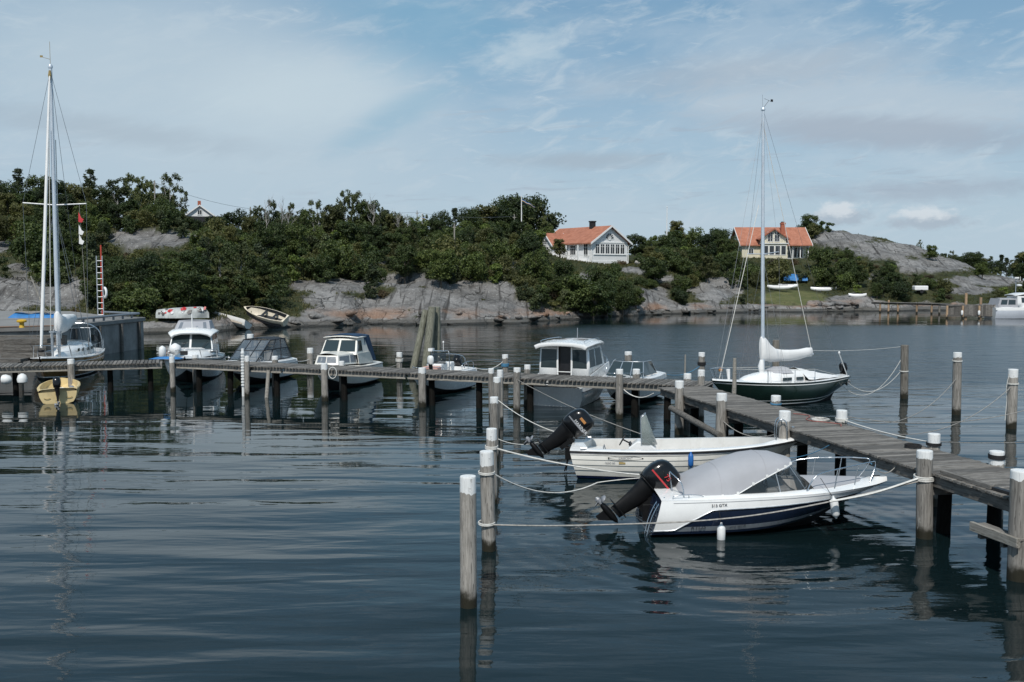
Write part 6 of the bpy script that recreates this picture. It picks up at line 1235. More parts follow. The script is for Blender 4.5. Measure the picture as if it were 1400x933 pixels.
def pilothouse():
    root = thing('pilothouse_boat', 'white pilothouse boat with open sliding door in its aft bulkhead', 'boat'); L = 6.7; H = Hull(L, 2.55, .78, 1.30, rake=1.0, pw=1.6)
    v = Vector(((757 - 700) / F, 1, 0)).normalized(); a = -R(19); fw = Vector((v.x * math.cos(a) - v.y * math.sin(a), v.x * math.sin(a) + v.y * math.cos(a), 0)); Y = ff(757) + .45
    root.location = ((757 - 700) / F * Y, Y, 0); root.rotation_euler = (0, 0, math.atan2(fw.y, fw.x))
    b = MB(); H.add_bottom(b, 1); H.add_side(b, 0, .05, 1, 1); H.add_side(b, .05, 1, 0, 4); H.add_transom(b, 0); b.build('hull', ['gelcoat', 'bottom_black'], root, smooth=38)
    b = MB(); H.add_deck(b, .2, .03, .5, 0, .06, .02, wall=.45); b.build('deck', ['gelcoat', 'gelcoat_in'], root, smooth=38); b = MB(); H.rail(b, .8, .02); b.build('rub_rail', 'stripe_grey', root, smooth=60)
    C = Cab(1.35, 4.4, 3.6, 1.12, 1.0, .80, 2.35, .08); b = MB()
    for sg in (1, -1): b.grid([[C.side(u, f, sg) for u in (0, .25, .5, .75, 1)] for f in (0, .5, 1)])
    b.grid([[C.front(v_, f) for v_ in (-1, -.5, 0, .5, 1)] for f in (0, .5, 1)]); 
    for v0, v1 in ((-1, -.30), (.24, 1)): b.grid([[C.aft(v_, f) for v_ in (v0, v1)] for f in (0, 1)])
    b.build('wheelhouse', 'gelcoat', root, smooth=40, solid=.03)
    C.pane(root, 'aft', -.93, -.36, .42, .93, 'glass_dark', 'trim_white'); C.pane(root, 'aft', .30, .95, .42, .93, 'glass_dark', 'trim_white')
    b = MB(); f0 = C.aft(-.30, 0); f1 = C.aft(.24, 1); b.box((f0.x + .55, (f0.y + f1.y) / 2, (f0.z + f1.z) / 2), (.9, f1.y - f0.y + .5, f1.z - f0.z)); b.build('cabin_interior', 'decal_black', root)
    b = MB(); y0, y1 = C.aft(-.30, 0).y, C.aft(.24, 0).y
    for y in (y0, y1): b.box((1.34, y, 1.58), (.06, .05, 1.56))
    b.box((1.30, (y0 + y1) / 2, 1.30), (.03, y1 - y0, .03)); b.box((1.30, (y0 + y1) / 2, 1.02), (.03, y1 - y0, .03)); b.build('door_frame', 'trim_white', root)
    for sg in (-1, 1):
        for u0, u1 in ((.06, .42), (.46, .88)): C.pane(root, 'side', u0, u1, .44, .92, 'glass_dark', 'decal_black', sg, rim=.02)
    b = MB(); rows = []
    for x, w, z in ((.85, 1.08, 2.36), (.9, 1.16, 2.48), (2.2, 1.18, 2.54), (3.6, 1.08, 2.50), (4.0, .95, 2.40)): rows.append([Vector((x + .1 * (1 - v_ * v_) * (x > 3), w * v_, z - .10 * abs(v_) ** 6 + .05 * (1 - v_ * v_))) for v_ in (-1, -.97, -.85, -.5, 0, .5, .85, .97, 1)])
    b.grid(rows); rf = b.build('roof', 'gelcoat', root, smooth=50, solid=.07)
    b = MB()
    for sg in (-1, 1): b.tube(smooth_path([(1.2, sg * .95, 2.5), (1.3, sg * .95, 2.62), (3.4, sg * .88, 2.62), (3.5, sg * .86, 2.5)], 4), .015, 6)
    b.build('roof_rail', 'steel', rf, smooth=60); b = MB(); b.box((2.3, .35, 2.60), (.6, .5, .03)); b.box((2.3, -.42, 2.60), (.7, .5, .03)); b.build('roof_hatch', 'glass_tint', rf)
    b = MB(); b.tube([(3.2, 0, 2.55), (3.2, 0, 3.05)], .02, 6); b.build('light_mast', 'decal_grey', rf)
    for sg in (-1, 1): b = MB(); b.tube(smooth_path([(.15, sg * 1.1, .8), (.2, sg * 1.1, 1.10), (1.2, sg * 1.12, 1.12)], 4), .016, 6); b.build('stern_rail', 'steel', root, smooth=60)
    b = MB(); rows = []
    for sg in (-1, 1):
        b.add([(1.35, sg * 1.17, .8), (4.6, sg * 1.10, .9), (4.6, sg * 1.02, 1.5), (1.35, sg * 1.15, 1.18)], [(0, 1, 2, 3)])
    b.build('bulwark', 'gelcoat', root, solid=.04)
    b = MB(); b.lathe([(.05, -.2), (.2, -.1), (.22, .1), (.05, .22)], (.1, .95, 1.02), 12); b.build('cushion', 'gelcoat', root, smooth=50)
    pulpit(root, H, .62, .98, .4, .016, (.2, .6))
pilothouse()
def bowrider():
    root = thing('bowrider', 'low white motorboat with a raked four-panel windscreen and no cover', 'boat'); L = 5.4; H = Hull(L, 2.15, .84, 1.0, rake=1.0, pw=2.)
    bow_pose(root, L, 838, ff(838) + .3, 15, .18)
    b = MB(); H.add_bottom(b, 1); H.add_side(b, 0, .05, 1, 1); H.add_side(b, .05, 1, 0, 4); H.add_transom(b, 0); b.build('hull', ['gelcoat', 'bottom_black'], root, smooth=38)
    b = MB(); H.add_deck(b, .22, .08, .60, 0, .12, .02, wall=.5); b.build('deck', ['gelcoat', 'gelcoat_in'], root, smooth=38); b = MB(); H.rail(b, .8, .02); b.build('rub_rail', 'stripe_grey', root, smooth=60)
    C = Cab(1.7, 3.5, 2.85, .95, .80, 1.0, 1.55, .16, 2.0); b = MB(); b.grid([[C.front(v, f) for v in (-1, -.5, 0, .5, 1)] for f in (0, 1)])
    for sg in (-1, 1): b.grid([[C.side(u, f, sg) for u in (0, .5, 1)] for f in (0, 1)])
    w = b.build('windscreen', 'glass_dark', root, solid=.008); b = MB()
    for v in (-1, -.33, .33, 1): b.tube([C.front(v, 0), C.front(v, 1)], .02, 6)
    b.tube([C.side(0, 1, -1), C.side(1, 1, -1), C.front(-.5, 1), C.front(0, 1), C.front(.5, 1), C.side(1, 1, 1), C.side(0, 1, 1)], .02, 6); b.tube([C.side(0, 0, -1), C.side(0, 1, -1)], .018, 6); b.tube([C.side(0, 0, 1), C.side(0, 1, 1)], .018, 6); b.build('frame', 'alloy', w, smooth=60)
    b = MB(); b.box((1.2, 0, .92), (.5, 1.3, .3)); b.build('stern_seat', 'gelcoat', root, bevel=.06); pulpit(root, H, .68, .97, .28, .014, (.1, .6)); b = MB(); b.box((4.35, 0, 1.06), (.4, .5, .04)); b.build('deck_hatch', 'glass_dark', root, bevel=.01)
    outboard(root, (-.05, 0, .62), .85, 12.)
bowrider()
# ================================================================== cream dinghy with black outboard
def dinghy():
    root = thing('dinghy', 'small cream dinghy with a black outboard floating in front of the long pier', 'boat'); L = 3.5; H = Hull(L, 1.66, .58, .72, rake=.5, S=[(0, .88), (.3, 1), (.6, .95), (.8, .70), (.93, .35), (1, .06)], C=[(0, .70), (.3, .76), (.6, .66), (.8, .40), (.93, .15), (1, 0)], cz=[(0, .05), (.6, .05), (1, .3)], kz=-.12, pw=2.)
    st = at_z(80, 552, 0); root.location = (st.x, st.y, 0); fw = Vector((-.40, 1, 0)).normalized(); root.rotation_euler = (R(-2), 0, math.atan2(fw.y, fw.x))
    b = MB(); H.add_bottom(b, 1); H.add_side(b, 0, .14, 1, 1); H.add_side(b, .14, 1, 0, 3); H.add_transom(b, 0, .50); b.build('hull', ['dinghy_cream', 'gelcoat_in'], root, smooth=38)
    b = MB(); H.add_deck(b, .08, .02, .93, 0, .02, .02, wall=.14, floor_mi=(0, 0)); H.rail(b, 1, .028, 0, .0); b.build('gunwale', ['dinghy_cream'], root, smooth=38)
    b = MB(); b.box((.75, .0, .40), (.26, 1.36, .04)); b.build('thwart', 'gelcoat', root, bevel=.01); b = MB(); b.box((1.9, .0, .42), (.26, 1.45, .04)); b.build('thwart', 'gelcoat_in', root, bevel=.01)
    b = MB(); b.lathe([(.03, -.13), (.10, -.1), (.11, .08), (.03, .14)], (.6, -.52, .52), 10); b.build('fuel_tank', 'decal_grey', root, smooth=50)
    for y in (-.42, .42): b = MB(); b.tube([Vector((-.03, y + .12 * math.cos(a), .27 + .05 * math.sin(a))) for a in [3.3 + 2.8 * i / 8 for i in range(9)]], .012, 5); b.build('transom_handle', 'decal_gold', root)
    outboard(root, (-.02, .0, .56), .78, 6., tname='outboard_motor')
dinghy()
# ================================================================== houses
def win(parent, c, w, h, nx=1, ny=1, ax='x', m='glass_house', fr='trim_white', d=.05, out=(0, -1), bar=.045):
    """window unit: frame with bars standing proud of recessed glass. ax = wall direction axis ('x' or 'y'), out = outward sign"""
    g = MB(); f = MB(); sg = out[1] if ax == 'x' else out[0]
    def bx(mb, a0, a1, z0, z1, o0, o1):
        if ax == 'x': mb.b2((c[0] + a0, c[1] + sg * o0, c[2] + z0), (c[0] + a1, c[1] + sg * o1, c[2] + z1))
        else: mb.b2((c[0] + sg * o0, c[1] + a0, c[2] + z0), (c[0] + sg * o1, c[1] + a1, c[2] + z1))
    bx(g, -w / 2 + .02, w / 2 - .02, -h / 2 + .02, h / 2 - .02, .01, .025)
    for s in (-1, 1): bx(f, s * w / 2 - bar, s * w / 2 + bar, -h / 2 - bar, h / 2 + bar, 0, d)
    for s in (-1, 1): bx(f, -w / 2 + bar, w / 2 - bar, s * h / 2 - bar, s * h / 2 + bar, 0, d)
    for i in range(1, nx): x = -w / 2 + w * i / nx; bx(f, x - bar * .6, x + bar * .6, -h / 2 + bar, h / 2 - bar, .005, d * .9)
    for z in ([h * .22] if ny == 2 else []): bx(f, -w / 2 + bar, w / 2 - bar, z - bar * .5, z + bar * .5, .007, d * .8)
    o = f.build('window', fr, parent); g.build('pane', m, o); return o
def gable_roof(parent, x0, x1, y0, y1, ze, zr, ov=.5, th=.18, ridge='y', m='roof_tile', trim='trim_white', soff=True):
    """two pitched slabs with barge boards"""
    b = MB(); tl = []
    if ridge == 'y':
        xm = (x0 + x1) / 2; sl = (zr - ze) / (xm - x0)
        for s in (-1, 1):
            xe = xm + s * (xm - x0 + ov); z_e = ze - sl * ov; poly = [(xm, zr), (xe, z_e), (xe, z_e + th), (xm, zr + th)]; b.xprism(poly, y0 - ov, y1 + ov, ax='y')
            for y in (y0 - ov - .02, y1 + ov - .06): t = MB(); tl.append(t); t.xprism([(xm, zr - .06), (xe + s * .02, z_e - .10), (xe + s * .02, z_e + th + .03), (xm, zr + th + .03)], y, y + .08, ax='y')
    else:
        ym = (y0 + y1) / 2; sl = (zr - ze) / (ym - y0)
        for s in (-1, 1):
            ye = ym + s * (ym - y0 + ov); z_e = ze - sl * ov; poly = [(ym, zr), (ye, z_e), (ye, z_e + th), (ym, zr + th)]; b.xprism(poly, x0 - ov, x1 + ov, ax='x')
            for x in (x0 - ov - .02, x1 + ov - .06): t = MB(); tl.append(t); t.xprism([(ym, zr - .05), (ye + s * .02, z_e - .06), (ye + s * .02, z_e + th + .03), (ym, zr + th + .03)], x, x + .08, ax='x')
    o = b.build('roof', m, parent)
    for t in tl: t.build('barge_board', trim, o)
    return o
def white_house():
    root = thing('white_house', 'white wooden house with a red tiled roof and glazed gable on the rock', 'house', WH, R(34)); Wd, Ln, E, Rg = 7.0, 12.4, 3.45, 5.75
    b = MB(); b.xprism([(0, .0), (Wd, 0), (Wd, E), (Wd / 2, Rg), (0, E)], 0, Ln, ax='y'); b.build('wall', 'siding_white', root)
    b = MB(); b.b2((-.05, -.05, -1.6), (Wd + .05, Ln, .45)); b.build('foundation', 'house_white', root)
    gable_roof(root, 0, Wd, 0, Ln, E, Rg, .55)
    for i in range(6): win(root, (.78 + .98 * i + .27, -.01, 2.38), .80, 1.5, 2, 2)
    b = MB(); b.b2((.3, -.10, 3.28), (Wd - .3, -.0, 3.42)); b.b2((.3, -.12, 1.48), (Wd - .3, 0., 1.58)); b.b2((0, -.06, .45), (Wd, -.0, .55)); b.build('sill_band', 'trim_white', root)
    # half-round gable window
    n = 12; cx, cz, r = Wd / 2 - .1, 3.95, .78; arc = [(cx + r * math.cos(math.pi * i / n), cz + r * math.sin(math.pi * i / n)) for i in range(n + 1)]
    b = MB(); b.xprism([(cx - r - .14, cz - .14)] + [(cx + r + .14, cz - .14)] + [(cx + (r + .14) * math.cos(math.pi * i / n), cz + (r + .14) * math.sin(math.pi * i / n)) for i in range(n + 1)], -.04, .02, ax='y'); w = b.build('lunette_window', 'trim_white', root)
    b = MB(); b.xprism(arc, -.06, -.045, ax='y'); b.build('pane', 'glass_house', w)
    b = MB()
    for i in range(1, 6): a = math.pi * i / 6; b.box((cx + .5 * r * math.cos(a), -.075, cz + .5 * r * math.sin(a)), (r, .03, .05), rot=Matrix.Rotation(-a, 3, 'Y'))
    b.lathe([(.28, -.09), (.28, -.07)], (cx, 0, cz + .02), 14, axis='y'); b.build('glazing_bar', 'trim_white', w)
    # long side: windows, door and veranda
    for y, w_, nx in ((1.4, 1.0, 2), (4.6, 1.4, 3), (6.6, 1.4, 3), (8.6, 1.8, 4), (10.8, 1.6, 4)): win(root, (-.01, y, 2.2), w_, 1.5 if y > 2 else 1.9, nx, 2, 'y', out=(-1, 0))
    b = MB(); b.b2((-2.2, .6, -.2), (0, Ln, .55)); b.build('veranda', 'house_white', root)
    b = MB(); b.b2((-2.22, .6, 1.38), (-2.10, Ln, 1.48)); b.b2((-2.2, .58, 1.38), (-.05, .66, 1.48))
    for i in range(9):
        y = .65 + i * 1.45; b.b2((-2.22, y - .06, .55), (-2.10, y + .06, 1.5))
        for s in (-1, 1): b.box((-2.16, y + .72, .96), (.05, 1.55, .07), rot=Matrix.Rotation(s * R(28), 3, 'X'))
    b.build('railing', 'trim_white', root)
    b = MB()
    for y in (.7, 3.6): b.b2((-2.2, y - .08, .55), (-2.04, y + .08, 2.9))
    b.build('veranda_post', 'trim_white', root)
    # cross gable at the back of the long side
    b = MB(); b.xprism([(8.2, .5), (11.6, .5), (11.6, E - .2), (9.9, 4.9), (8.2, E - .2)], -1.3, 1.5, ax='x'); b.build('cross_gable', 'siding_white', root)
    o = gable_roof(root, -1.3, 1.7, 8.2, 11.6, E - .2, 4.9, .4, .14, 'x'); win(root, (-1.31, 9.9, 2.1), 1.5, 1.5, 3, 2, 'y', out=(-1, 0)); win(root, (-1.31, 9.9, 3.75), .7, .6, 2, 1, 'y', out=(-1, 0))
    b = MB(); b.b2((2.9, 3.6, 4.9), (3.6, 4.3, 6.75)); b.b2((2.82, 3.52, 6.6), (3.68, 4.38, 6.78)); b.build('chimney', 'chimney_black', root)
    b = MB(); b.tube([(-.5, -.45, E - .25), (-.1, -.10, E - .6), (-.08, -.08, .6)], .06, 6); b.tube([(Wd + .5, -.45, E - .25), (Wd + .1, -.1, E - .6), (Wd + .08, -.08, 0)], .06, 6); b.build('downpipe', 'trim_white', root)
    b = MB(); b.box((Wd + .5, .3, -.35), (1.5, .8, .12), rot=Matrix.Rotation(R(32), 3, 'Y')); b.build('ramp', 'house_white', root)
white_house()
def yellow_house():
    root = thing('yellow_house', 'cream yellow house with orange tiled roof, front dormer and brick chimney', 'house', (YH.x + .3, YH.y, YH.z - .3), R(2)); Wd, Dp, E, Rg = 12.6, 8.0, 3.5, 6.55
    b = MB(); b.b2((0, 0, -1.5), (8.6, Dp, E)); b.b2((8.6, 1.4, -1.5), (Wd, Dp, E)); b.build('wall', 'siding_cream', root)
    b = MB(); b.xprism([(1.0 * 0, E), (Dp, E), (Dp / 2, Rg - .05)], .02, Wd - .02, ax='x'); b.build('gable_wall', 'siding_cream', root)
    gable_roof(root, 0, Wd, 0, Dp, E, Rg, .55, .18, 'x')
    # bay with dormer gable
    b = MB(); b.b2((3.35, -1.3, -1.6), (8.1, .4, E - .05)); b.build('bay', 'siding_cream', root)
    b = MB(); b.xprism([(3.35, E + .03), (8.1, E + .03), (8.1, 4.6), (5.72, 6.15), (3.35, 4.6)], -.6, 2.5, ax='y'); b.build('dormer', 'siding_cream', root)
    gable_roof(root, 3.35, 8.1, -.6, 3.2, 4.6, 6.15, .6, .15, 'y', trim='brick_red')
    b = MB(); b.b2((3.2, -1.55, E - .05), (8.25, .3, E + .08)); b.build('balcony_floor', 'trim_white', root)
    b = MB()
    for x in [3.25 + .28 * i for i in range(18)]: b.b2((x, -1.5, E + .08), (x + .04, -1.46, E + .9))
    b.b2((3.2, -1.53, E + .9), (8.25, -1.43, E + .97)); b.build('balcony_rail', 'decal_grey', root)
    win(root, (5.1, -.62, 4.75), .95, 1.75, 2, 2); win(root, (6.35, -.62, 4.75), .95, 1.75, 2, 2)
    for x in (4.1, 5.2, 6.3, 7.4): win(root, (x, -1.31, 2.25), .92, 1.7, 1, 1)
    win(root, (1.7, -.01, 2.1), .9, .9, 2, 1)
    for x in (9.2, 10.3, 11.4): win(root, (x, 1.39, 1.9), .95, 1.9, 2, 1)
    b = MB()
    for x in (8.3, 9.6, 11.0, 12.5): b.b2((x - .08, .02, -.3), (x + .08, .18, E - .1))
    b.build('porch_post', 'trim_white', root)
    b = MB(); b.b2((8.0, -1.6, -.5), (13.0, 1.38, -.2)); b.build('porch_floor', 'decal_grey', root); b = MB(); b.b2((8.1, -1.58, .7), (12.9, -1.5, .78))
    for x in [8.2 + .3 * i for i in range(16)]: b.b2((x, -1.56, -.2), (x + .05, -1.52, .7))
    b.build('porch_rail', 'trim_white', root)
    b = MB(); b.b2((8.0, 2.2, 5.2), (8.75, 2.95, 7.55)); b.b2((7.92, 2.12, 7.25), (8.83, 3.03, 7.42)); b.build('chimney', 'brick_red', root); b = MB(); b.b2((8.1, 2.3, 7.55), (8.65, 2.85, 7.72)); b.build('chimney_cap', 'chimney_black', root)
    b = MB(); b.b2((12.62, 2.5, 2.9), (13.6, 5.5, 3.0)); b.b2((12.65, 2.5, 3.0), (13.6, 2.55, 3.8)); b.b2((13.55, 2.5, 3.0), (13.6, 5.5, 3.8)); b.build('side_balcony', 'stripe_grey', root)
yellow_house()
def far_house():
    p = at_y(254, 296, 165.); p.z = ground(p.x, p.y); zt = at_y(262, 281, 165).z - p.z; root = thing('hilltop_house', 'white gabled house with a red roof peeking over the hilltop', 'house', p, R(20))
    b = MB(); b.xprism([(0, -1), (4.4, -1), (4.4, zt - 1.6), (2.2, zt), (0, zt - 1.6)], 0, 5, ax='y'); b.build('wall', 'siding_white', root); gable_roof(root, 0, 4.4, 0, 5, zt - 1.6, zt, .35, .14); win(root, (2.2, -.01, zt - 1.1), .7, .8, 2, 1)
    b = MB(); b.b2((2.0, 1.6, zt - .3), (2.5, 2.1, zt + .9)); b.build('chimney', 'brick_red', root)
    b = MB(); b.b2((-.5, -2.5, -1), (6.2, -2.2, zt - 1.9)); b.build('low_annexe', 'chimney_black', root)
far_house()
# ================================================================== quay and landing
def quay():
    zq = 2.25; P = [at_z(72, 446, zq), at_z(196, 434, zq)]; a, e = P; back = at_z(120, 429.5, zq)
    a2 = at_z(-160, 452, zq); poly = [(a2.x, a2.y), (a.x, a.y), (e.x, e.y), (e.x - 4.5, e.y + 3.5), (back.x - 4, back.y + 6), (a2.x - 12, a2.y + 30)]
    root = thing('concrete_quay', 'stained grey concrete quay with a pipe rail along its edge', 'quay'); b = MB(); b.prism(poly, -3, zq - .28); b.build('wall', 'concrete', root, bevel=.04)
    cx = sum(p[0] for p in poly) / 6; cy = sum(p[1] for p in poly) / 6; pl = [(p[0] + (.12 if p[0] > cx else -.1), p[1] - (.12 if p[1] < cy else -.1)) for p in poly]
    b = MB(); b.prism(pl, zq - .277, zq); b.build('coping', 'quay_top', root, bevel=.03)
    b = MB(); b.prism([(a2.x, a2.y - .14), (a.x + .1, a.y - .14), (a.x + .05, a.y + 1.2), (a2.x, a2.y + 1.2)], zq + .004, zq + .012); b.build('rust_plate', 'rust', root)
    u = (e - a).normalized(); b = MB(); b.tube([a + u * 1.5 + Vector((-.2, 0, .28)), e + Vector((-.25, -.2, .28))], .09, 8); b.tube([e + Vector((-.25, -.2, .28)), e + Vector((-4.3, 3.0, .28))], .08, 8)
    n = int((e - a).length / 1.3)
    for i in range(1, n): p = a.lerp(e, i / n) + Vector((-.22, 0, 0)); b.box(p + Vector((0, 0, .13)), (.1, .16, .26))
    b.build('pipe_rail', 'stripe_grey', root, smooth=40)
    b = MB(); mid = a.lerp(e, .38); b.box((mid.x + .06, mid.y, zq - 1.0), (.2, .35, .35)); b.build('drain', 'decal_black', root)
    for k, (f) in enumerate((.2, .45, .7, .92)):
        m = a.lerp(e, f); b = MB(); b.tube([(m.x + .14, m.y, zq - .3), (m.x + .14, m.y, -1)], .11, 8); b.build('fender_pile', 'beam_wood', root, smooth=40)
    # bollard
    p = at_z(23, 449, zq); b = MB(); b.lathe([(.16, 0), (.14, .08), (.12, .25), (.14, .30), (.27, .33), (.28, .42), (.2, .48), (.05, .5)], n=14); tag(b.build('bollard', 'paint_yellow', smooth=50, loc=(p.x, p.y + .6, zq)), 'yellow mushroom bollard on the corner of the quay', 'bollard')
    # tarpaulin-covered stack with planks on top
    p = at_z(36, 436, zq); st = thing('covered_stack', 'stack under a bright blue tarpaulin with planks on top, on the quay', 'stack', (p.x, p.y + 1.5, zq)); b = MB(); rows = []
    for i in range(9):
        x = -2.2 + i * .55; h = .55 + .12 * math.sin(i * 1.7) - (.35 if i in (0, 8) else 0); rows.append([Vector((x, y, max(0, h * (1 - abs(y / .8) ** 4)) + random.uniform(-.03, .03))) for y in (-.8, -.72, -.4, 0, .4, .72, .8)])
    b.grid(rows); b.build('tarpaulin', 'tarp_blue', st, smooth=40); st.scale = (.8, .8, .62)
    for i in range(4): b = MB(); b.box((.1 * i - .1, -.5 + .28 * i, .69 + .02 * i), (3.6 - .4 * i, .2, .05), rot=Matrix.Rotation(R(1.5 * i - 2), 3, 'Z')); b.build('plank', 'pale_beam', st)
    # ladder mast with red pole and lifebuoy
    p = at_z(138, 436.5, zq); h = at_y(138, 350, p.y).z - zq; ld = thing('rescue_ladder', 'aluminium ladder with a red pole standing upright on the quay edge', 'ladder', (p.x, p.y, zq))
    b = MB()
    for x in (-.2, .2): b.box((x, 0, h / 2), (.06, .05, h))
    b.build('rail', 'alloy', ld)
    for i in range(int(h / .42)): b = MB(); b.tube([(-.2, 0, .3 + i * .42), (.2, 0, .3 + i * .42)], .022, 6); b.build('rung', 'alloy', ld)
    b = MB(); b.tube([(.08, .08, .2), (.1, .08, h + .75)], .055, 8); b.build('red_pole', 'paint_red', ld, smooth=40)
    b = MB(); b.tube([Vector((.32 + .0 * a, -.02 + .22 * math.cos(a), 1.75 + .34 * math.sin(a))) for a in [6.28318 * i / 18 for i in range(19)]], .085, 8, cap=False)
    lb = b.build('lifebuoy', 'fender_white', smooth=60, loc=(p.x + .05, p.y - .12, zq + .1)); lb.rotation_euler = (0, 0, R(55)); tag(lb, 'white lifebuoy hung on the aluminium ladder', 'lifebuoy')
    # leaning spar
    p = at_z(62, 435, zq); b = MB(); b.tube([(0, 0, 0), (-1.15, 0, 3.0)], [.09, .05], 8); b.tube([(-.3, .0, .8), (.35, .3, 0)], .03, 6); b.tube([(-.3, .0, .8), (.1, -.4, 0)], .03, 6); tag(b.build('spar', 'pale_beam', smooth=40, loc=(p.x, p.y + .4, zq)), 'pale wooden spar leaning on the quay beside the tarpaulin', 'spar')
quay()
def landing():
    root = thing('wooden_landing', 'low grey timber landing with steps below the quay', 'landing'); c = at_z(28, 492, 1.25)
    b = MB(); b.box((c.x - 4.2, c.y + 3.0, 1.12), (7.5, 4.2, .16)); b.build('platform', 'board_wood', root, bevel=.01)
    for i in range(3): b = MB(); b.box((c.x - .75 - .12 * i, c.y + 2.2 + .42 * i, 1.30 + .34 * i), (2.2, .9, .26)); b.build('step', 'beam_wood', root, bevel=.02)
    b = MB(); b.box((c.x - 3.2, c.y + 4.9, 1.6), (6.5, .3, 1.1)); b.build('back_wall', 'beam_wood', root, bevel=.02)
    for dx, dy in ((-7, 1.2), (-4.5, 1.2), (-2, 1.2), (-.6, 1.2), (-.6, 4)): b = MB(); b.tube([(c.x + dx, c.y + dy, -1.2), (c.x + dx, c.y + dy, 1.04)], .13, 8); b.build('pile', 'beam_wood', root, smooth=40)
    b = MB()
    for x in (.55, .9): b.tube([(c.x + x, c.y + 2.2, .6), (c.x + x, c.y + 2.2, 2.5)], .07, 8)
    b.box((c.x + .72, c.y + 2.2, 2.48), (.55, .2, .08)); b.build('gate_post', 'alloy', root, smooth=40)
landing()
for i, (px, py) in enumerate(((8, 518), (30, 516))):
    p = onG(px, -.15); b = MB(); b.lathe([(.05, .24), (.17, .16), (.22, 0), (.2, -.14), (.05, -.22)], n=12, axis='x' if i == 0 else 'z'); o = b.build('buoy_fender', 'fender_white', smooth=50, loc=(p.x, p.y - .02, .80)); tag(o, 'round white buoy fender hung under the edge of the long pier', 'fender', 'round white buoy fenders under the long pier')
p = onF(222, FW + .25); b = MB(); b.lathe([(.02, .3), (.14, .22), (.17, .1), (.17, -.2), (.1, -.28), (.02, -.3)], n=12); tag(b.build('fender', 'fender_white', smooth=50, loc=(p.x, p.y, 1.62)), 'fat white fender by the bow of the white cabin cruiser', 'fender')
p = onF(228, FW - .3); b = MB(); rows = [[Vector((x, y, .10 * (1 - (y / .35) ** 2) * (1 - abs(x / .75) ** 3) + .012)) for y in (-.35, -.2, 0, .2, .35)] for x in (-.75, -.4, 0, .4, .75)]; b.grid(rows); tag(b.build('tarpaulin', 'tarp_blue', smooth=50, loc=(p.x, p.y, DZ), solid=.01), 'small blue tarpaulin folded flat on the long pier', 'tarpaulin')
# ================================================================== beached boats and lawn
def rowboat(name, label, X, Y, rz, L, B, m, up=False, tilt=(0, 0), z=None, inside='floor_tan', fs=.5, group=None):
    z = ground(X, Y) if z is None else z; root = thing(name, label, 'boat', (X, Y, z), rz, group); root.rotation_euler = (tilt[0] + (math.pi if up else 0), tilt[1], rz)
    H = Hull(L, B, fs, fs + .15, rake=.5, S=[(0, .72), (.3, 1), (.6, .97), (.8, .70), (.93, .35), (1, .04)], C=[(0, .5), (.3, .72), (.6, .66), (.8, .40), (.93, .15), (1, 0)], cz=[(0, .08), (.6, .05), (1, .35)], kz=-.06, pw=2.)
    b = MB(); H.add_bottom(b, 0); H.add_side(b, 0, 1, 0, 3); H.add_transom(b, 0); b.build('hull', m, root, smooth=38); b = MB(); H.add_deck(b, .07, .02, .95, 0, .02, .0, wall=.12, floor_mi=(1, 1)); b.build('gunwale', [m, inside], root, smooth=38)
    for x in (.3, .55): b = MB(); b.box((L * x, 0, fs * .7), (.25, B * .86, .04)); b.build('thwart', inside, root)
    return root
pm('graffiti_base', (.42, .44, .43), .6, var=.3, vs=1.2, dirt=.5, dirtc=(.10, .16, .13))
def painted_boat():
    p = at_z(224, 447, .0); X0, Y0 = p.x, float(np.interp(224, _sx, _sy)) + .9; L = 5.0; ex = at_y(286, 440, Y0).x - at_y(216, 440, Y0).x
    root = thing('upturned_boat', 'upturned boat painted over in red, white and black patches under the trees', 'boat', (at_y(216, 440, Y0).x, Y0, max(.45, ground(X0 + 2, Y0))), 0); L = ex; b = MB(); rows = []; M_ = 24
    for i in range(M_ + 1):
        t = i / M_; w = .95 * math.sin(math.pi * min(1, .12 + t * .95)) ** .5 * (1 if t < .8 else 1 - ((t - .8) / .2) ** 2 * .75); h = 1.05 * (1 - .25 * (1 - t) ** 2) * (1 if t < .85 else 1 - ((t - .85) / .15) ** 2 * .55); rows.append([Vector((t * L, w * math.cos(a), h * abs(math.sin(a)) ** .7)) for a in [math.pi * k / 14 for k in range(15)]])
    b.grid(rows); b.add(rows[0], [tuple(range(15))]); hu = b.build('hull', 'graffiti_base', root, smooth=50)
    g = random.Random(3)
    for i in range(22):
        t = g.uniform(.08, .97); a = math.pi + g.uniform(.25, 1.1); ii = int(t * M_); rr = rows[ii]; k = g.randint(9, 12); c = rr[k]; nrm = Vector((0, -.8, .5)).normalized(); s = g.uniform(.08, .26)
        col = 'decal_red' if i % 3 == 0 else ('decal_black' if i % 3 == 1 else 'decal_white'); bb = MB(); n = 9; tx = Vector((1, 0, 0)); ty = (rr[k - 1] - rr[k]).normalized(); pts = [c + nrm * .03 + tx * (s * g.uniform(.6, 1.3) * math.cos(6.283 * j / n)) + ty * (s * g.uniform(.5, 1.4) * math.sin(6.283 * j / n)) for j in range(n)]
        bb.add(pts + [q - nrm * .04 for q in pts], [tuple(range(n))] + [(j, (j + 1) % n, n + (j + 1) % n, n + j) for j in range(n)]); bb.build('paint_patch', col, hu)
    return root
painted_boat()
y_ = float(np.interp(320, _sx, _sy)); rowboat('rowing_boat', 'grey wooden rowing boat lying on the shore beside a white one', at_y(337, 445, y_ - .6).x, y_ - .6, R(160), 5.4, 1.9, 'gelcoat_in', tilt=(R(24), R(-10)), z=.16, fs=.62)
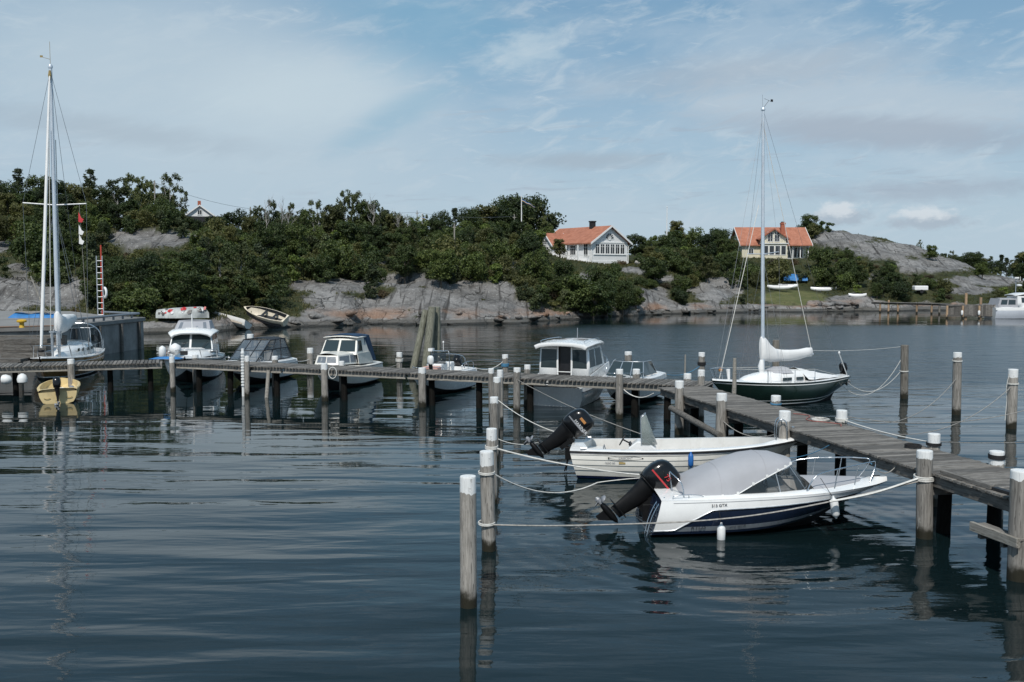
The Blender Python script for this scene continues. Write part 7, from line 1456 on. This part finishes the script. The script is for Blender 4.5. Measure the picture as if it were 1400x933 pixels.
y_ = float(np.interp(368, _sx, _sy)); rowboat('rowing_boat', 'white rowing boat with a peach underside tipped on the shore', at_y(391, 447, y_ - .8).x, y_ - .8, R(170), 4.6, 2.0, 'dinghy_pale' if 'dinghy_pale' in MATS else (pm('dinghy_pale', (.74, .66, .52), .5, var=.12, dirt=.3) and 'dinghy_pale'), tilt=(R(-24), R(-13)), z=.30, inside='canvas_black', fs=.75)
def on_ground(px, py):
    S = float(np.interp(px, _sx, _sy)); Y = S + .5
    while Y < S + 70:
        X = (px - 700) / F * Y
        if proj(X, Y, ground(X, Y))[1] < py: break
        Y += .5
    return Y
def lawn_hull(px, py, Y, L, rz, label, m='gelcoat', name='canoe', B=.75):
    X = at_y(px, py, Y).x; z = ground(X, Y); root = thing(name, label, 'boat', (X, Y, z + .28), rz); b = MB(); rows = []
    for i in range(15):
        t = i / 14; w = B / 2 * max(.06, math.sin(math.pi * (.06 + .88 * t)) ** .6); rows.append([Vector((t * L, w * math.cos(a), (w * .75 + .1) * math.sin(a) + .18 * abs(2 * t - 1) ** 3)) for a in [6.28318 * k / 12 for k in range(12)]])
    b.grid(rows, close=True); b.add(rows[0], [tuple(range(12))]); b.add(rows[-1], [tuple(range(12))]); b.build('hull', m, root, smooth=60)
    b = MB(); b.grid([[Vector((t * L, B * .34 * v * math.sin(math.pi * (.06 + .88 * t)) ** .5, B * .375 + .115 + .02 * (1 - v * v))) for v in (-1, -.5, 0, .5, 1)] for t in [.2 + .06 * i for i in range(11)]]); b.build('cockpit_cover', 'canvas_black', root, smooth=50, solid=.02)
    b = MB()
    for x in (.25, .75): b.box((x * L, 0, -.30), (.08, B * .8, .1)); b.tube([(x * L, -.2, -.5), (x * L, 0, -.2)], .04, 6); b.tube([(x * L, .2, -.5), (x * L, 0, -.2)], .04, 6)
    b.build('trestle', 'beam_wood', root)
lawn_hull(1049, 398, 155.5, 3.9, R(-22), 'white canoe lying on trestles on the lawn, beside a shorter canoe'); lawn_hull(1064, 396, 158., 3.0, R(-12), 'shorter white canoe behind another on the lawn'); lawn_hull(1108, 399, 156.5, 3.9, R(-10), 'white canoe at the far end of the lawn by the bushes')
lawn_hull(1160, 404, on_ground(1165, 406), 2.6, R(-8), 'slim white and red kayak lying on the low rock', name='kayak', B=.55)
X = at_y(1163 + 17, 407, 158).x; 
X = at_y(1085, 392, 161.5).x; zt = ground(X, 161.5); tb = thing('covered_boat', 'boat under a bright blue tarpaulin at the edge of the lawn', 'boat', (X, 161.5, zt)); b = MB(); rows = []
for i in range(9): t = i / 8; rows.append([Vector((-1.9 + 3.9 * t, 1.0 * v, .15 + (1.15 - .2 * t) * (1 - abs(v)) ** .7 + .05 * math.sin(i * 2 + v * 3))) for v in (-1, -.9, -.5, 0, .5, .9, 1)])
b.grid(rows); b.build('tarpaulin', 'tarp_blue', tb, smooth=30); b = MB(); b.box((0, 0, .25), (3.2, 1.5, .5)); b.build('hull', 'canvas_blue', tb, bevel=.1)
Yt = on_ground(1250, 402); X = at_y(1250, 397, Yt).x; wb = thing('white_trailer', 'small white boxy trailer half hidden in the bushes', 'trailer', (X, Yt, ground(X, Yt))); b = MB(); b.box((.9, 0, .8), (2.1, 1.2, .7)); b.build('body', 'house_white', wb, bevel=.12)
for sg in (-1, 1): b = MB(); b.lathe([(.1, -.08), (.28, -.08), (.28, .08), (.1, .08)], (.9, sg * .62, .28), 12, axis='y'); b.build('wheel', 'black_rubber', wb)
# pale boulder by the white house
for px, py, Y, s, lb in ((876, 367, 153, .75, 'pale round boulder on the rock beside the white house'), (576, 320, 146, 1.2, 'grey boulder on the ridge in front of the small flagpole')):
    X = at_y(px, py, Y).x; b = MB(); rows = []; g = random.Random(px)
    for i in range(8):
        th = math.pi * i / 7; rows.append([Vector((s * 1.2 * math.sin(th) * math.cos(a) * (1 + .18 * math.sin(3 * a + i)), s * math.sin(th) * math.sin(a), s * .8 * math.cos(th) * (1 + .1 * math.sin(2 * a)))) for a in [6.28318 * k / 12 for k in range(12)]])
    b.grid(rows, close=True); tag(b.build('boulder', 'stone_pale', smooth=50, loc=(X, Y, ground(X, Y) + s * .45)), lb, 'boulder')
# boulders lying along the waterline
def boulders():
    ms = []; g = random.Random(9)
    for s in range(4):
        b = MB(); rows = []
        for i in range(8):
            th = math.pi * i / 7; rows.append([Vector(((1.25 + .1 * s) * math.sin(th) * math.cos(a) * (1 + .2 * math.sin(2 * a + s + i * .7)), math.sin(th) * math.sin(a) * (1 + .15 * math.cos(3 * a + s)), .62 * math.cos(th) * (1 + .2 * math.sin(a * 2 + s)))) for a in [6.28318 * k / 11 for k in range(11)]])
        b.grid(rows, close=True); me = b.mesh('shore_boulder', 'granite', 35); ms.append(me)
    for i in range(64):
        px = g.choice((g.uniform(395, 720), g.uniform(720, 880), g.uniform(880, 1060), g.uniform(1110, 1195))); Y = float(np.interp(px, _sx, _sy)) + g.uniform(-.9, 1.4); X = (px - 700) / F * Y; k = g.uniform(.25, .85)
        o = bpy.data.objects.new('shore_boulder', ms[i % 4]); COL.objects.link(o); o.location = (X, Y, max(ground(X, Y), -.15) + .1 * k); o.scale = (k * g.uniform(.8, 1.5), k, k * g.uniform(.6, 1.1)); o.rotation_euler = (g.uniform(-.2, .2), g.uniform(-.2, .2), g.uniform(0, 6.28))
        w = 'under the grey granite slabs' if px < 720 else 'below the white house' if px < 880 else 'between the white house and the lawn' if px < 1060 else 'on the low rock by the far jetty'; z = 'large' if k > .6 else 'small' if k < .4 else 'medium'
        tag(o, f'{z} grey boulder at the waterline {w}', 'boulder', f'{z} boulders at the waterline {w}')
boulders()
# ================================================================== flagpoles, poles and wires
def flagpole(px, yt, Y, label, flag=True, k=1.):
    p = at_y(px, yt, Y); z = ground(p.x, Y); h = p.z - z; root = thing('flagpole', label, 'flagpole', (p.x, Y, z)); b = MB(); b.tube([(0, 0, -.3), (0, 0, h)], [.11 * k, .06 * k], 8); b.lathe([(.02, 0), (.11 * k, .06), (.11 * k, .14), (.02, .2)], (0, 0, h), 8); b.build('pole', 'trim_white', root, smooth=50)
    if flag:
        n = 9; up = [Vector((.08 + 2.0 * k * i / n, .25 * math.sin(i * .9), h - .35 - 1.1 * k * (i / n) ** 1.1 + .06 * math.sin(i * 1.4))) for i in range(n + 1)]; wd = [.42 * k * (1 - .55 * i / n) for i in range(n + 1)]
        for nm, m, a0, a1 in (('blue_band', 'fender_blue', 0, 1.), ('yellow_band', 'paint_yellow', .34, .66)):
            b = MB(); b.grid([[u - Vector((0, (.012 if nm[0] == 'y' else 0), w * a0)) for u, w in zip(up, wd)], [u - Vector((0, (.012 if nm[0] == 'y' else 0), w * a1)) for u, w in zip(up, wd)]]); b.build(nm, m, root, smooth=60, solid=.01 if nm[0] == 'b' else .03)
flagpole(713, 270, 155, 'white flagpole with a blue and yellow pennant above the white house'); flagpole(577, 294, 156, 'short white flagpole with a pennant on the ridge', k=.8); flagpole(912, 284, 172, 'tall bare white flagpole between the two houses', False)
def upole(px, yt, yb, Y, label, r=.12):
    p = at_y(px, yt, Y); z = ground(p.x, Y); b = MB(); b.tube([(0, 0, -.3), (.03, 0, p.z - z)], [r, r * .75], 8); b.box((.03, 0, p.z - z - .5), (.5, .1, .1)); o = b.build('utility_pole', 'pale_beam', smooth=40, loc=(p.x, Y, z)); tag(o, label, 'utility pole'); return Vector((p.x, Y, p.z - .3))
u1 = upole(211, 247, 310, 141, 'tall grey utility pole among the birches'); u2 = upole(342, 283, 300, 158, 'grey utility pole hidden in the ridge trees'); u3 = upole(577 - 7, 288, 0, 170, 'thin utility pole beside the small flagpole', .09); u4 = upole(621, 306, 338, 138, 'short pale utility pole on the bushy slope'); u5 = upole(703, 293, 318, 153, 'dark utility pole beside the pennant flagpole', .1)
for a, c, lb in ((u1, u2, 'thin power line between the birches and the ridge'), (u2, u3, 'thin power line crossing the ridge trees'), (u3, u5, 'thin power line towards the big oak')): rope(a, c, .5, .022, 'wire', lb, 'power line', 'power_line')
# ================================================================== jetty, plank wall and cruiser on the far right
def far_jetty():
    root = thing('far_jetty', 'dark wooden jetty on reddish posts running from the low rock', 'jetty'); a = at_z(1192, 413, 1.45); c = at_z(1300, 415.5, 1.45); d = (c - a); u = d.normalized()
    n = 30
    for i in range(n): p = a.lerp(c, (i + .5) / n); b = MB(); b.box((0, 0, 0), (d.length / n * .93, 1.7, .06)); o = b.build('board', 'board_wood', root, loc=(p.x, p.y + .85, 1.45 - .03), rot=(0, 0, math.atan2(u.y, u.x)))
    beam(root, 'stringer', a + Vector((0, .1, -.17)), c + Vector((0, .1, -.17)), .12, .2)
    for px, yt in ((1204, 413), (1216, 411), (1229, 414), (1255, 415), (1275, 416), (1285, 414)): p = a.lerp(c, (px - 1192) / 108); post(root, (p.x, p.y - .05), 1.4 if yt > 412 else 1.75, .13, False, mat='new_post' if px != 1285 else None)
    w = thing('plank_breakwater', 'grey vertical plank breakwater with white fenders beside the far motor yacht', 'breakwater'); q0 = at_z(1294, 435.5, 0); q1 = at_y(1374, 437, q0.y - .6); q1.z = 0; N_ = 42; d = q1 - q0
    me = []
    for i in range(4): b = MB(); b.box((0, 0, 0), (d.length / N_ * .9, .06, 1.35 + .04 * i)); me.append(b.mesh('plank', 'board_wood'))
    for i in range(N_): p = q0.lerp(q1, (i + .5) / N_); o = bpy.data.objects.new('plank', me[i % 4]); COL.objects.link(o); o.parent = w; o.location = (p.x, p.y + random.uniform(-.01, .01), .98)
    b = MB(); c_ = (q0 + q1) / 2; b.box((c_.x, c_.y + 1.3, 1.55), (d.length, 2.4, .14)); b.build('deck', 'board_wood', w); b = MB(); b.box((c_.x, c_.y + .1, .35), (d.length, .16, .22)); b.build('waler', 'beam_wood', w)
    for f in (0., .27, .55, .98): p = q0.lerp(q1, f); post(w, (p.x, p.y - .12), 1.55 if f < .9 else 1.75, .13, False, mat='new_post')
    for i, f in enumerate((.25, .54)): p = q0.lerp(q1, f); fender((p.x, p.y - .22, .68), 'white fender hanging on the grey plank breakwater', .6, .14, group='white fenders on the plank breakwater')
    for px, yt in ((1321, 401), (1341, 407)): p = at_y(px, yt, q0.y + 6); post(w, (p.x, q0.y + 6), p.z, .17, False, mat='new_post')
    return q0, q1
q0, q1 = far_jetty()
def far_yacht():
    L = 11.; root = thing('motor_yacht', 'large white motor yacht with radar mast behind the plank breakwater', 'boat'); p = at_y(1366, 437, 119.5); root.location = (p.x, p.y + 2.4, 0); root.rotation_euler = (0, 0, R(-3)); H = Hull(L, 3.6, 1.35, 1.75, rake=1.6, pw=2.)
    b = MB(); H.add_bottom(b, 1); H.add_side(b, 0, .05, 1, 1); H.add_side(b, .05, .75, 2, 3); H.add_side(b, .75, 1, 0, 2); H.add_transom(b, 0); b.build('hull', ['gelcoat', 'bottom_black', 'stripe_pale'], root, smooth=38); b = MB(); H.add_deck(b, .3, .04, .2, 0, .08, .02, wall=1.0); b.build('deck', ['gelcoat'], root, smooth=38)
    C = Cab(2.6, 8.2, 7.0, 1.6, 1.35, 1.4, 2.75, .15); b = MB(); C.body(b); b.build('saloon', 'gelcoat', root, smooth=40)
    for u0, u1 in ((.10, .30), (.34, .44), (.47, .70), (.74, .92)): C.pane(root, 'side', u0, u1, .40, .86, 'glass_dark', None, -1)
    C2 = Cab(.3, 2.6, 2.6, 1.45, 1.55, 1.4, 2.45, .1, .6); b = MB(); C2.body(b, crown=.05); b.build('aft_canopy', 'canvas_grey', root, smooth=40); C2.pane(root, 'side', .12, .45, .3, .85, 'glass_dark', None, -1); C2.pane(root, 'side', .52, .9, .3, .85, 'glass_dark', None, -1)
    b = MB(); rows = [[Vector((x, w * v, z - .1 * abs(v) ** 6 + .05 * (1 - v * v))) for v in (-1, -.97, -.85, -.4, 0, .4, .85, .97, 1)] for x, w, z in ((2.3, 1.45, 2.85), (3.2, 1.55, 3.05), (5.5, 1.5, 3.08), (7.0, 1.3, 2.95), (7.4, 1.2, 2.8))]; b.grid(rows); b.build('roof', 'gelcoat', root, smooth=50, solid=.08)
    b = MB(); b.tube([(3.0, 0, 3.0), (3.0, 0, 4.9)], .05, 8); b.box((3.0, 0, 4.5), (.08, 1.2, .06)); b.build('radar_mast', 'alloy', root); b = MB(); b.lathe([(.1, -.12), (.32, -.08), (.34, .05), (.1, .14)], (3.4, 0, 4.05), 14); b.build('radar_dome', 'gelcoat', root, smooth=50); b = MB(); b.box((3.0, -.2, 4.95), (.5, .15, .18)); b.tube([(3.3, -.5, 4.6), (3.3, -.5, 5.1)], .03, 6); b.build('aerial', 'gelcoat', root)
pm('stripe_pale', (.52, .55, .60), .3, var=.04)
far_yacht()
# ================================================================== mooring lines
def pt(px, py, Y): return at_y(px, py, Y)
Fp, Ep, Dp_, Gp = PILE['F'], PILE['E'], PILE['D'], PILE['G']
def collar(p, z, r, m, n=2, parent_label=None, rr=.014, cat='rope', label=None):
    b = MB()
    for i in range(n): b.tube([Vector((p.x + (r + rr) * math.cos(a), p.y + (r + rr) * math.sin(a), z + i * rr * 1.9 + .01 * math.sin(a))) for a in [6.28318 * k / 18 for k in range(19)]], rr, 6, cap=False)
    o = b.build('rope_wrap', m, smooth=60); return tag(o, label, cat)
zF1 = pt(668, 647, Fp.y).z; zF2 = pt(668, 716, Fp.y).z; zE = pt(672, 613, Ep.y).z
collar(Fp, zF1, .142, 'rope_white', 2, label='white rope loop round the pile beside the front one'); collar(Fp, zF2, .145, 'rope_white', 2, label='white strap loop near the waterline of the roped pile'); collar(Ep, zE, .132, 'rope_white', 3, label='white rope wraps round the middle pile')
rope(Vector((Ep.x + .13, Ep.y - .05, zE)), gN(.30, .40, .98), .10, .018, 'rope_white', 'thick white mooring rope from a pile to the stern of the navy motorboat')
rope(Vector((Fp.x + .13, Fp.y - .05, zF1)), pt(817, 660, 21.8), .30, .015, 'rope_white', 'slack white rope looping low above the water towards the open motorboat'); rope(pt(817, 660, 21.8), gN(.30, .42, .97), -.02, .012, 'rope_white', 'short white rope joining the slack loop to the navy motorboat')
# wide strap from the pile along the navy motorboat to the pier post
pw_ = [q for q in PM if q[0] == 1264][0]; ps_ = Vector((pw_[3].x - .17, pw_[3].y - .12, pt(1262, 657, pw_[3].y).z)); a0 = Vector((Fp.x + .13, Fp.y - .1, zF2)); st_y = gN(2.5, -1.30, 0)
mids = [a0, pt(760, 719, Fp.y + .05), pt(880, 716, (gN(0, -1.25, 0)).y), pt(960, 712, gN(1.2, -1.32, 0).y), pt(1040, 703.5, gN(2.4, -1.32, 0).y), pt(1130, 687, gN(3.7, -1.15, 0).y), ps_]
b = MB(); b.tube(smooth_path(mids, 6), .032, 8, flat=.45); o = b.build('mooring_strap', 'rope_grey', smooth=60); tag(o, 'long flat grey strap running beside the navy hull from pile to pier post', 'strap')
b = MB(); b.tube(smooth_path([mids[-2] + Vector((.05, -.03, .02)), (mids[-2] + mids[-1]) / 2 + Vector((0, -.03, -.02)), ps_ + Vector((0, 0, .06))], 8), .034, 8, flat=.7); tag(b.build('mooring_strap', 'rope_white', smooth=60), 'pale webbing end of the strap made fast to the pier post', 'strap')
collar(pw_[3], ps_.z + .02, .17, 'rope_white', 3, label='white rope turns round the pier post by the navy bow', rr=.018)
rope(Vector((Dp_.x + .1, Dp_.y, pt(678, 547, Dp_.y).z)), gC(.25, .75, .84), .22, .014, 'rope_white', 'rope from a pile to the stern of the open white motorboat'); rope(pt(740, 604, 27.2), Vector((Dp_.x + .1, Dp_.y - .02, pt(678, 600, Dp_.y).z)), .12, .011, 'rope_white', 'slack rope tail hanging between pile and open motorboat')
rope(onF(707, -.2) + Vector((0, 0, -.05)), gC(1.9, 1.05, .9), .12, .013, 'rope_grey', 'thin grey rope from the long pier to the open motorboat')
rope(gC(5.4, .45, 1.08), Vector((*PM[1][3].xy, 1.0)), .25, .015, 'rope_grey', 'grey rope from the open motorboat to the pier post'); rope(gC(5.6, .15, 1.06), onM(PM[2][1], -.1) + Vector((0, 0, .12)), .03, .014, 'rope_white', 'short white bow rope of the open motorboat')
rope(gN(4.9, .2, 1.20), onM(PM[3][1] - 2.2, 0) + Vector((0, 0, -.15)), .03, .012, 'rope_blue', 'blue bow rope from the navy motorboat to the pier'); rope(gN(4.9, -.1, 1.12), onM(PM[3][1] - 1.2, 0) + Vector((0, 0, -.12)), .10, .010, 'rope_grey', 'thin grey bow rope from the navy motorboat to the pier')
rope(gC(5.2, -.75, .7), onM(PM[2][1] + 2.1, -.0) + Vector((0, 0, -.1)), .15, .010, 'rope_blue', 'thin blue rope from the open motorboat bow to the pier edge')
R1, R2, R3 = PILE['R1'], PILE['R2'], PILE['R3']
zz = lambda px, py, p: pt(px, py, p.y).z
rope(gS(.15, -.3, .9), Vector((R1.x, R1.y, zz(1235, 483, R1))), 1.3, .012, 'rope_white', 'slack white stern rope from the green sailboat to the bare pile'); rope(gS(.3, .3, .9), Vector((R1.x - .15, R1.y, zz(1235, 508, R1))), .75, .012, 'rope_white', 'second white stern rope drooping to the bare pile')
rope(gS(2.9, -1.0, .75), gS(.5, -2.2, .12), .12, .012, 'rope_white', 'white spring rope hanging along the green hull')
rope(gS(mx_ if False else 1.8, 0, 2.1), Vector((R1.x, R1.y + .1, zz(1235, 474, R1))), .08, .007, 'rope_white', 'thin line from the boom end to the bare pile')
pq = [q for q in PM if q[0] == 1151][0]; rope(Vector((pq[3].x + .1, pq[3].y, 1.5)), Vector((R2.x, R2.y, zz(1306, 517, R2))), .75, .012, 'rope_grey', 'grey line from the pier post to the streaked pile'); rope(onM(pq[1] + .2, MW) + Vector((0, 0, .05)), Vector((R3.x, R3.y, zz(1382, 527, R3))), .9, .012, 'rope_grey', 'grey line from the pier to the white-topped pile')
pr_ = [q for q in PM if q[0] == 1277][0]; rope(Vector((pq[3].x, pq[3].y, 1.45)), Vector((pr_[3].x, pr_[3].y + .1, 1.47)), .06, .016, 'rope_white', 'white line lying between two posts along the far edge of the pier')
rope(Vector((pr_[3].x + .1, pr_[3].y, 1.5)), at_y(1420, 604, 25.5), .03, .010, 'rope_grey', 'thin line leading off from the post with black rope'); rope(Vector((pq[3].x, pq[3].y, 1.55)), at_y(1420, 556, 30.), .35, .011, 'rope_grey', 'long thin line sagging over the open water by the piles')
collar(R1, zz(1235, 508, R1), .165, 'rope_white', 2, label='white rope turns on the bare pile'); collar(R2, zz(1306, 494, R2), .165, 'rope_white', 2, label='white rope turns on the streaked pile'); collar(R3, zz(1382, 525, R3), .175, 'rope_white', 2, label='white rope turns on the bright-topped pile')
b = MB(); b.tube(smooth_path([(R3.x - .18, R3.y - .1, R3.z - .15), (R3.x - .26, R3.y - .1, R3.z - .6), (R3.x - .24, R3.y - .1, R3.z - 1.1), (R3.x - .28, R3.y - .1, .3)], 4), .014, 6); tag(b.build('rope_end', 'rope_white', smooth=60), 'frayed white rope end hanging down the bright-topped pile', 'rope')
for px, m, z_, n in ((1277, 'rope_black', 1.43, 3), (1363, 'rope_black', 1.50, 4), (1151, 'rope_white', 1.40, 4), (1061, 'rope_blue', 1.38, 2)):
    q = [k for k in PM if k[0] == px][0]; collar(q[3], z_, .148, m, n, label={'rope_black': 'black rope wound round a pier post' + (' beside the navy boat strap post' if px == 1277 else ' at the near end of the pier'), 'rope_white': 'thick white rope coiled round a pier post', 'rope_blue': 'blue rope round a pier post beside the green sailboat'}[m], rr=.013)
b = MB(); p = onM(pq[1] - 1.6, 1.35); g = random.Random(4); pts = [p + uM * (.35 * i - .2) + nM * (.25 * math.sin(i * 1.3)) + Vector((0, 0, .02)) for i in range(8)]; b.tube(smooth_path(pts, 4), .013, 6); tag(b.build('rope_red', 'rope_red', smooth=60), 'faded red rope snaking over the pier planks', 'rope')
b = MB(); p = onM(pq[1] - .45, 1.45); b.tube([p + Vector((.22 * math.cos(a) * (1 + .12 * math.sin(2.3 * a)), .22 * math.sin(a), .03 + .006 * a * .4)) for a in [.5 * i for i in range(30)]], .015, 6); tag(b.build('rope_coil', 'rope_white', smooth=60), 'tangled coil of white rope on the pier planks', 'rope')
b = MB(); p = onM(pr_[1] - .1, 1.35); b.tube([p + Vector((.18 * math.cos(a), .16 * math.sin(a), .02 + .004 * a)) for a in [.5 * i for i in range(36)]], .018, 6); tag(b.build('rope_coil', 'rope_black', smooth=60), 'small black rope coil on the pier planks', 'rope')
# lines of the boats behind the long pier
V, Wp, Xp, Up, Tp = PILE['V'], PILE['W'], PILE['X'], PILE['U'], PILE['T']
rope(Vector((V.x, V.y, V.z - .25)), pt(650, 503, 47.), .25, .018, 'rope_white', 'white rope from a pile to the small console boat'); rope(Vector((Wp.x + .1, Wp.y, Wp.z - .5)), pt(524, 502, 48.5), .1, .014, 'rope_grey', 'grey rope from a pile to the blue canvas cabin boat'); rope(Vector((Xp.x, Xp.y, Xp.z - .6)), pt(396, 493, 51.5), .1, .018, 'rope_white', 'white rope from the pair-topped pile to the dark canopy boat')
rope(Vector((Tp.x, Tp.y, Tp.z - .55)), pt(912, 512, 42.5), .2, .013, 'rope_blue', 'blue rope from the slim pile to the bowrider')
for k, p, r_, m in (('V', V, .16, 'rope_blue'), ('W', Wp, .16, 'rope_white'), ('U', Up, .18, 'rope_black'), ('T', Tp, .15, 'rope_black')): collar(p, p.z - (.55 if k != 'W' else .45), r_, m, 4, label={'V': 'blue rope wound on the pile off the console boat', 'W': 'thick white rope wound on the pile behind the cabin boat', 'U': 'broad black band wound on the pile behind the bowrider', 'T': 'dark rope wound on the slim pile off the pier corner'}[k], rr=.02)
p = onF(451, -.16); b = MB(); b.tube([Vector((p.x + .12 + .17 * math.cos(a), p.y - .04, 1.22 + .24 * math.sin(a))) for a in [6.28318 * i / 16 for i in range(17)]], .022, 6, cap=False); tag(b.build('rope_loop', 'rope_white', smooth=60), 'white rope loop hung on a post of the long pier', 'rope')
p0 = onF(853, -.16); p1 = onM(.8, -.05); rope(Vector((p0.x, p0.y, 1.1)), Vector((p1.x, p1.y, 1.08)), .22, .02, 'rope_white', 'white rope slung under the corner of the two piers')
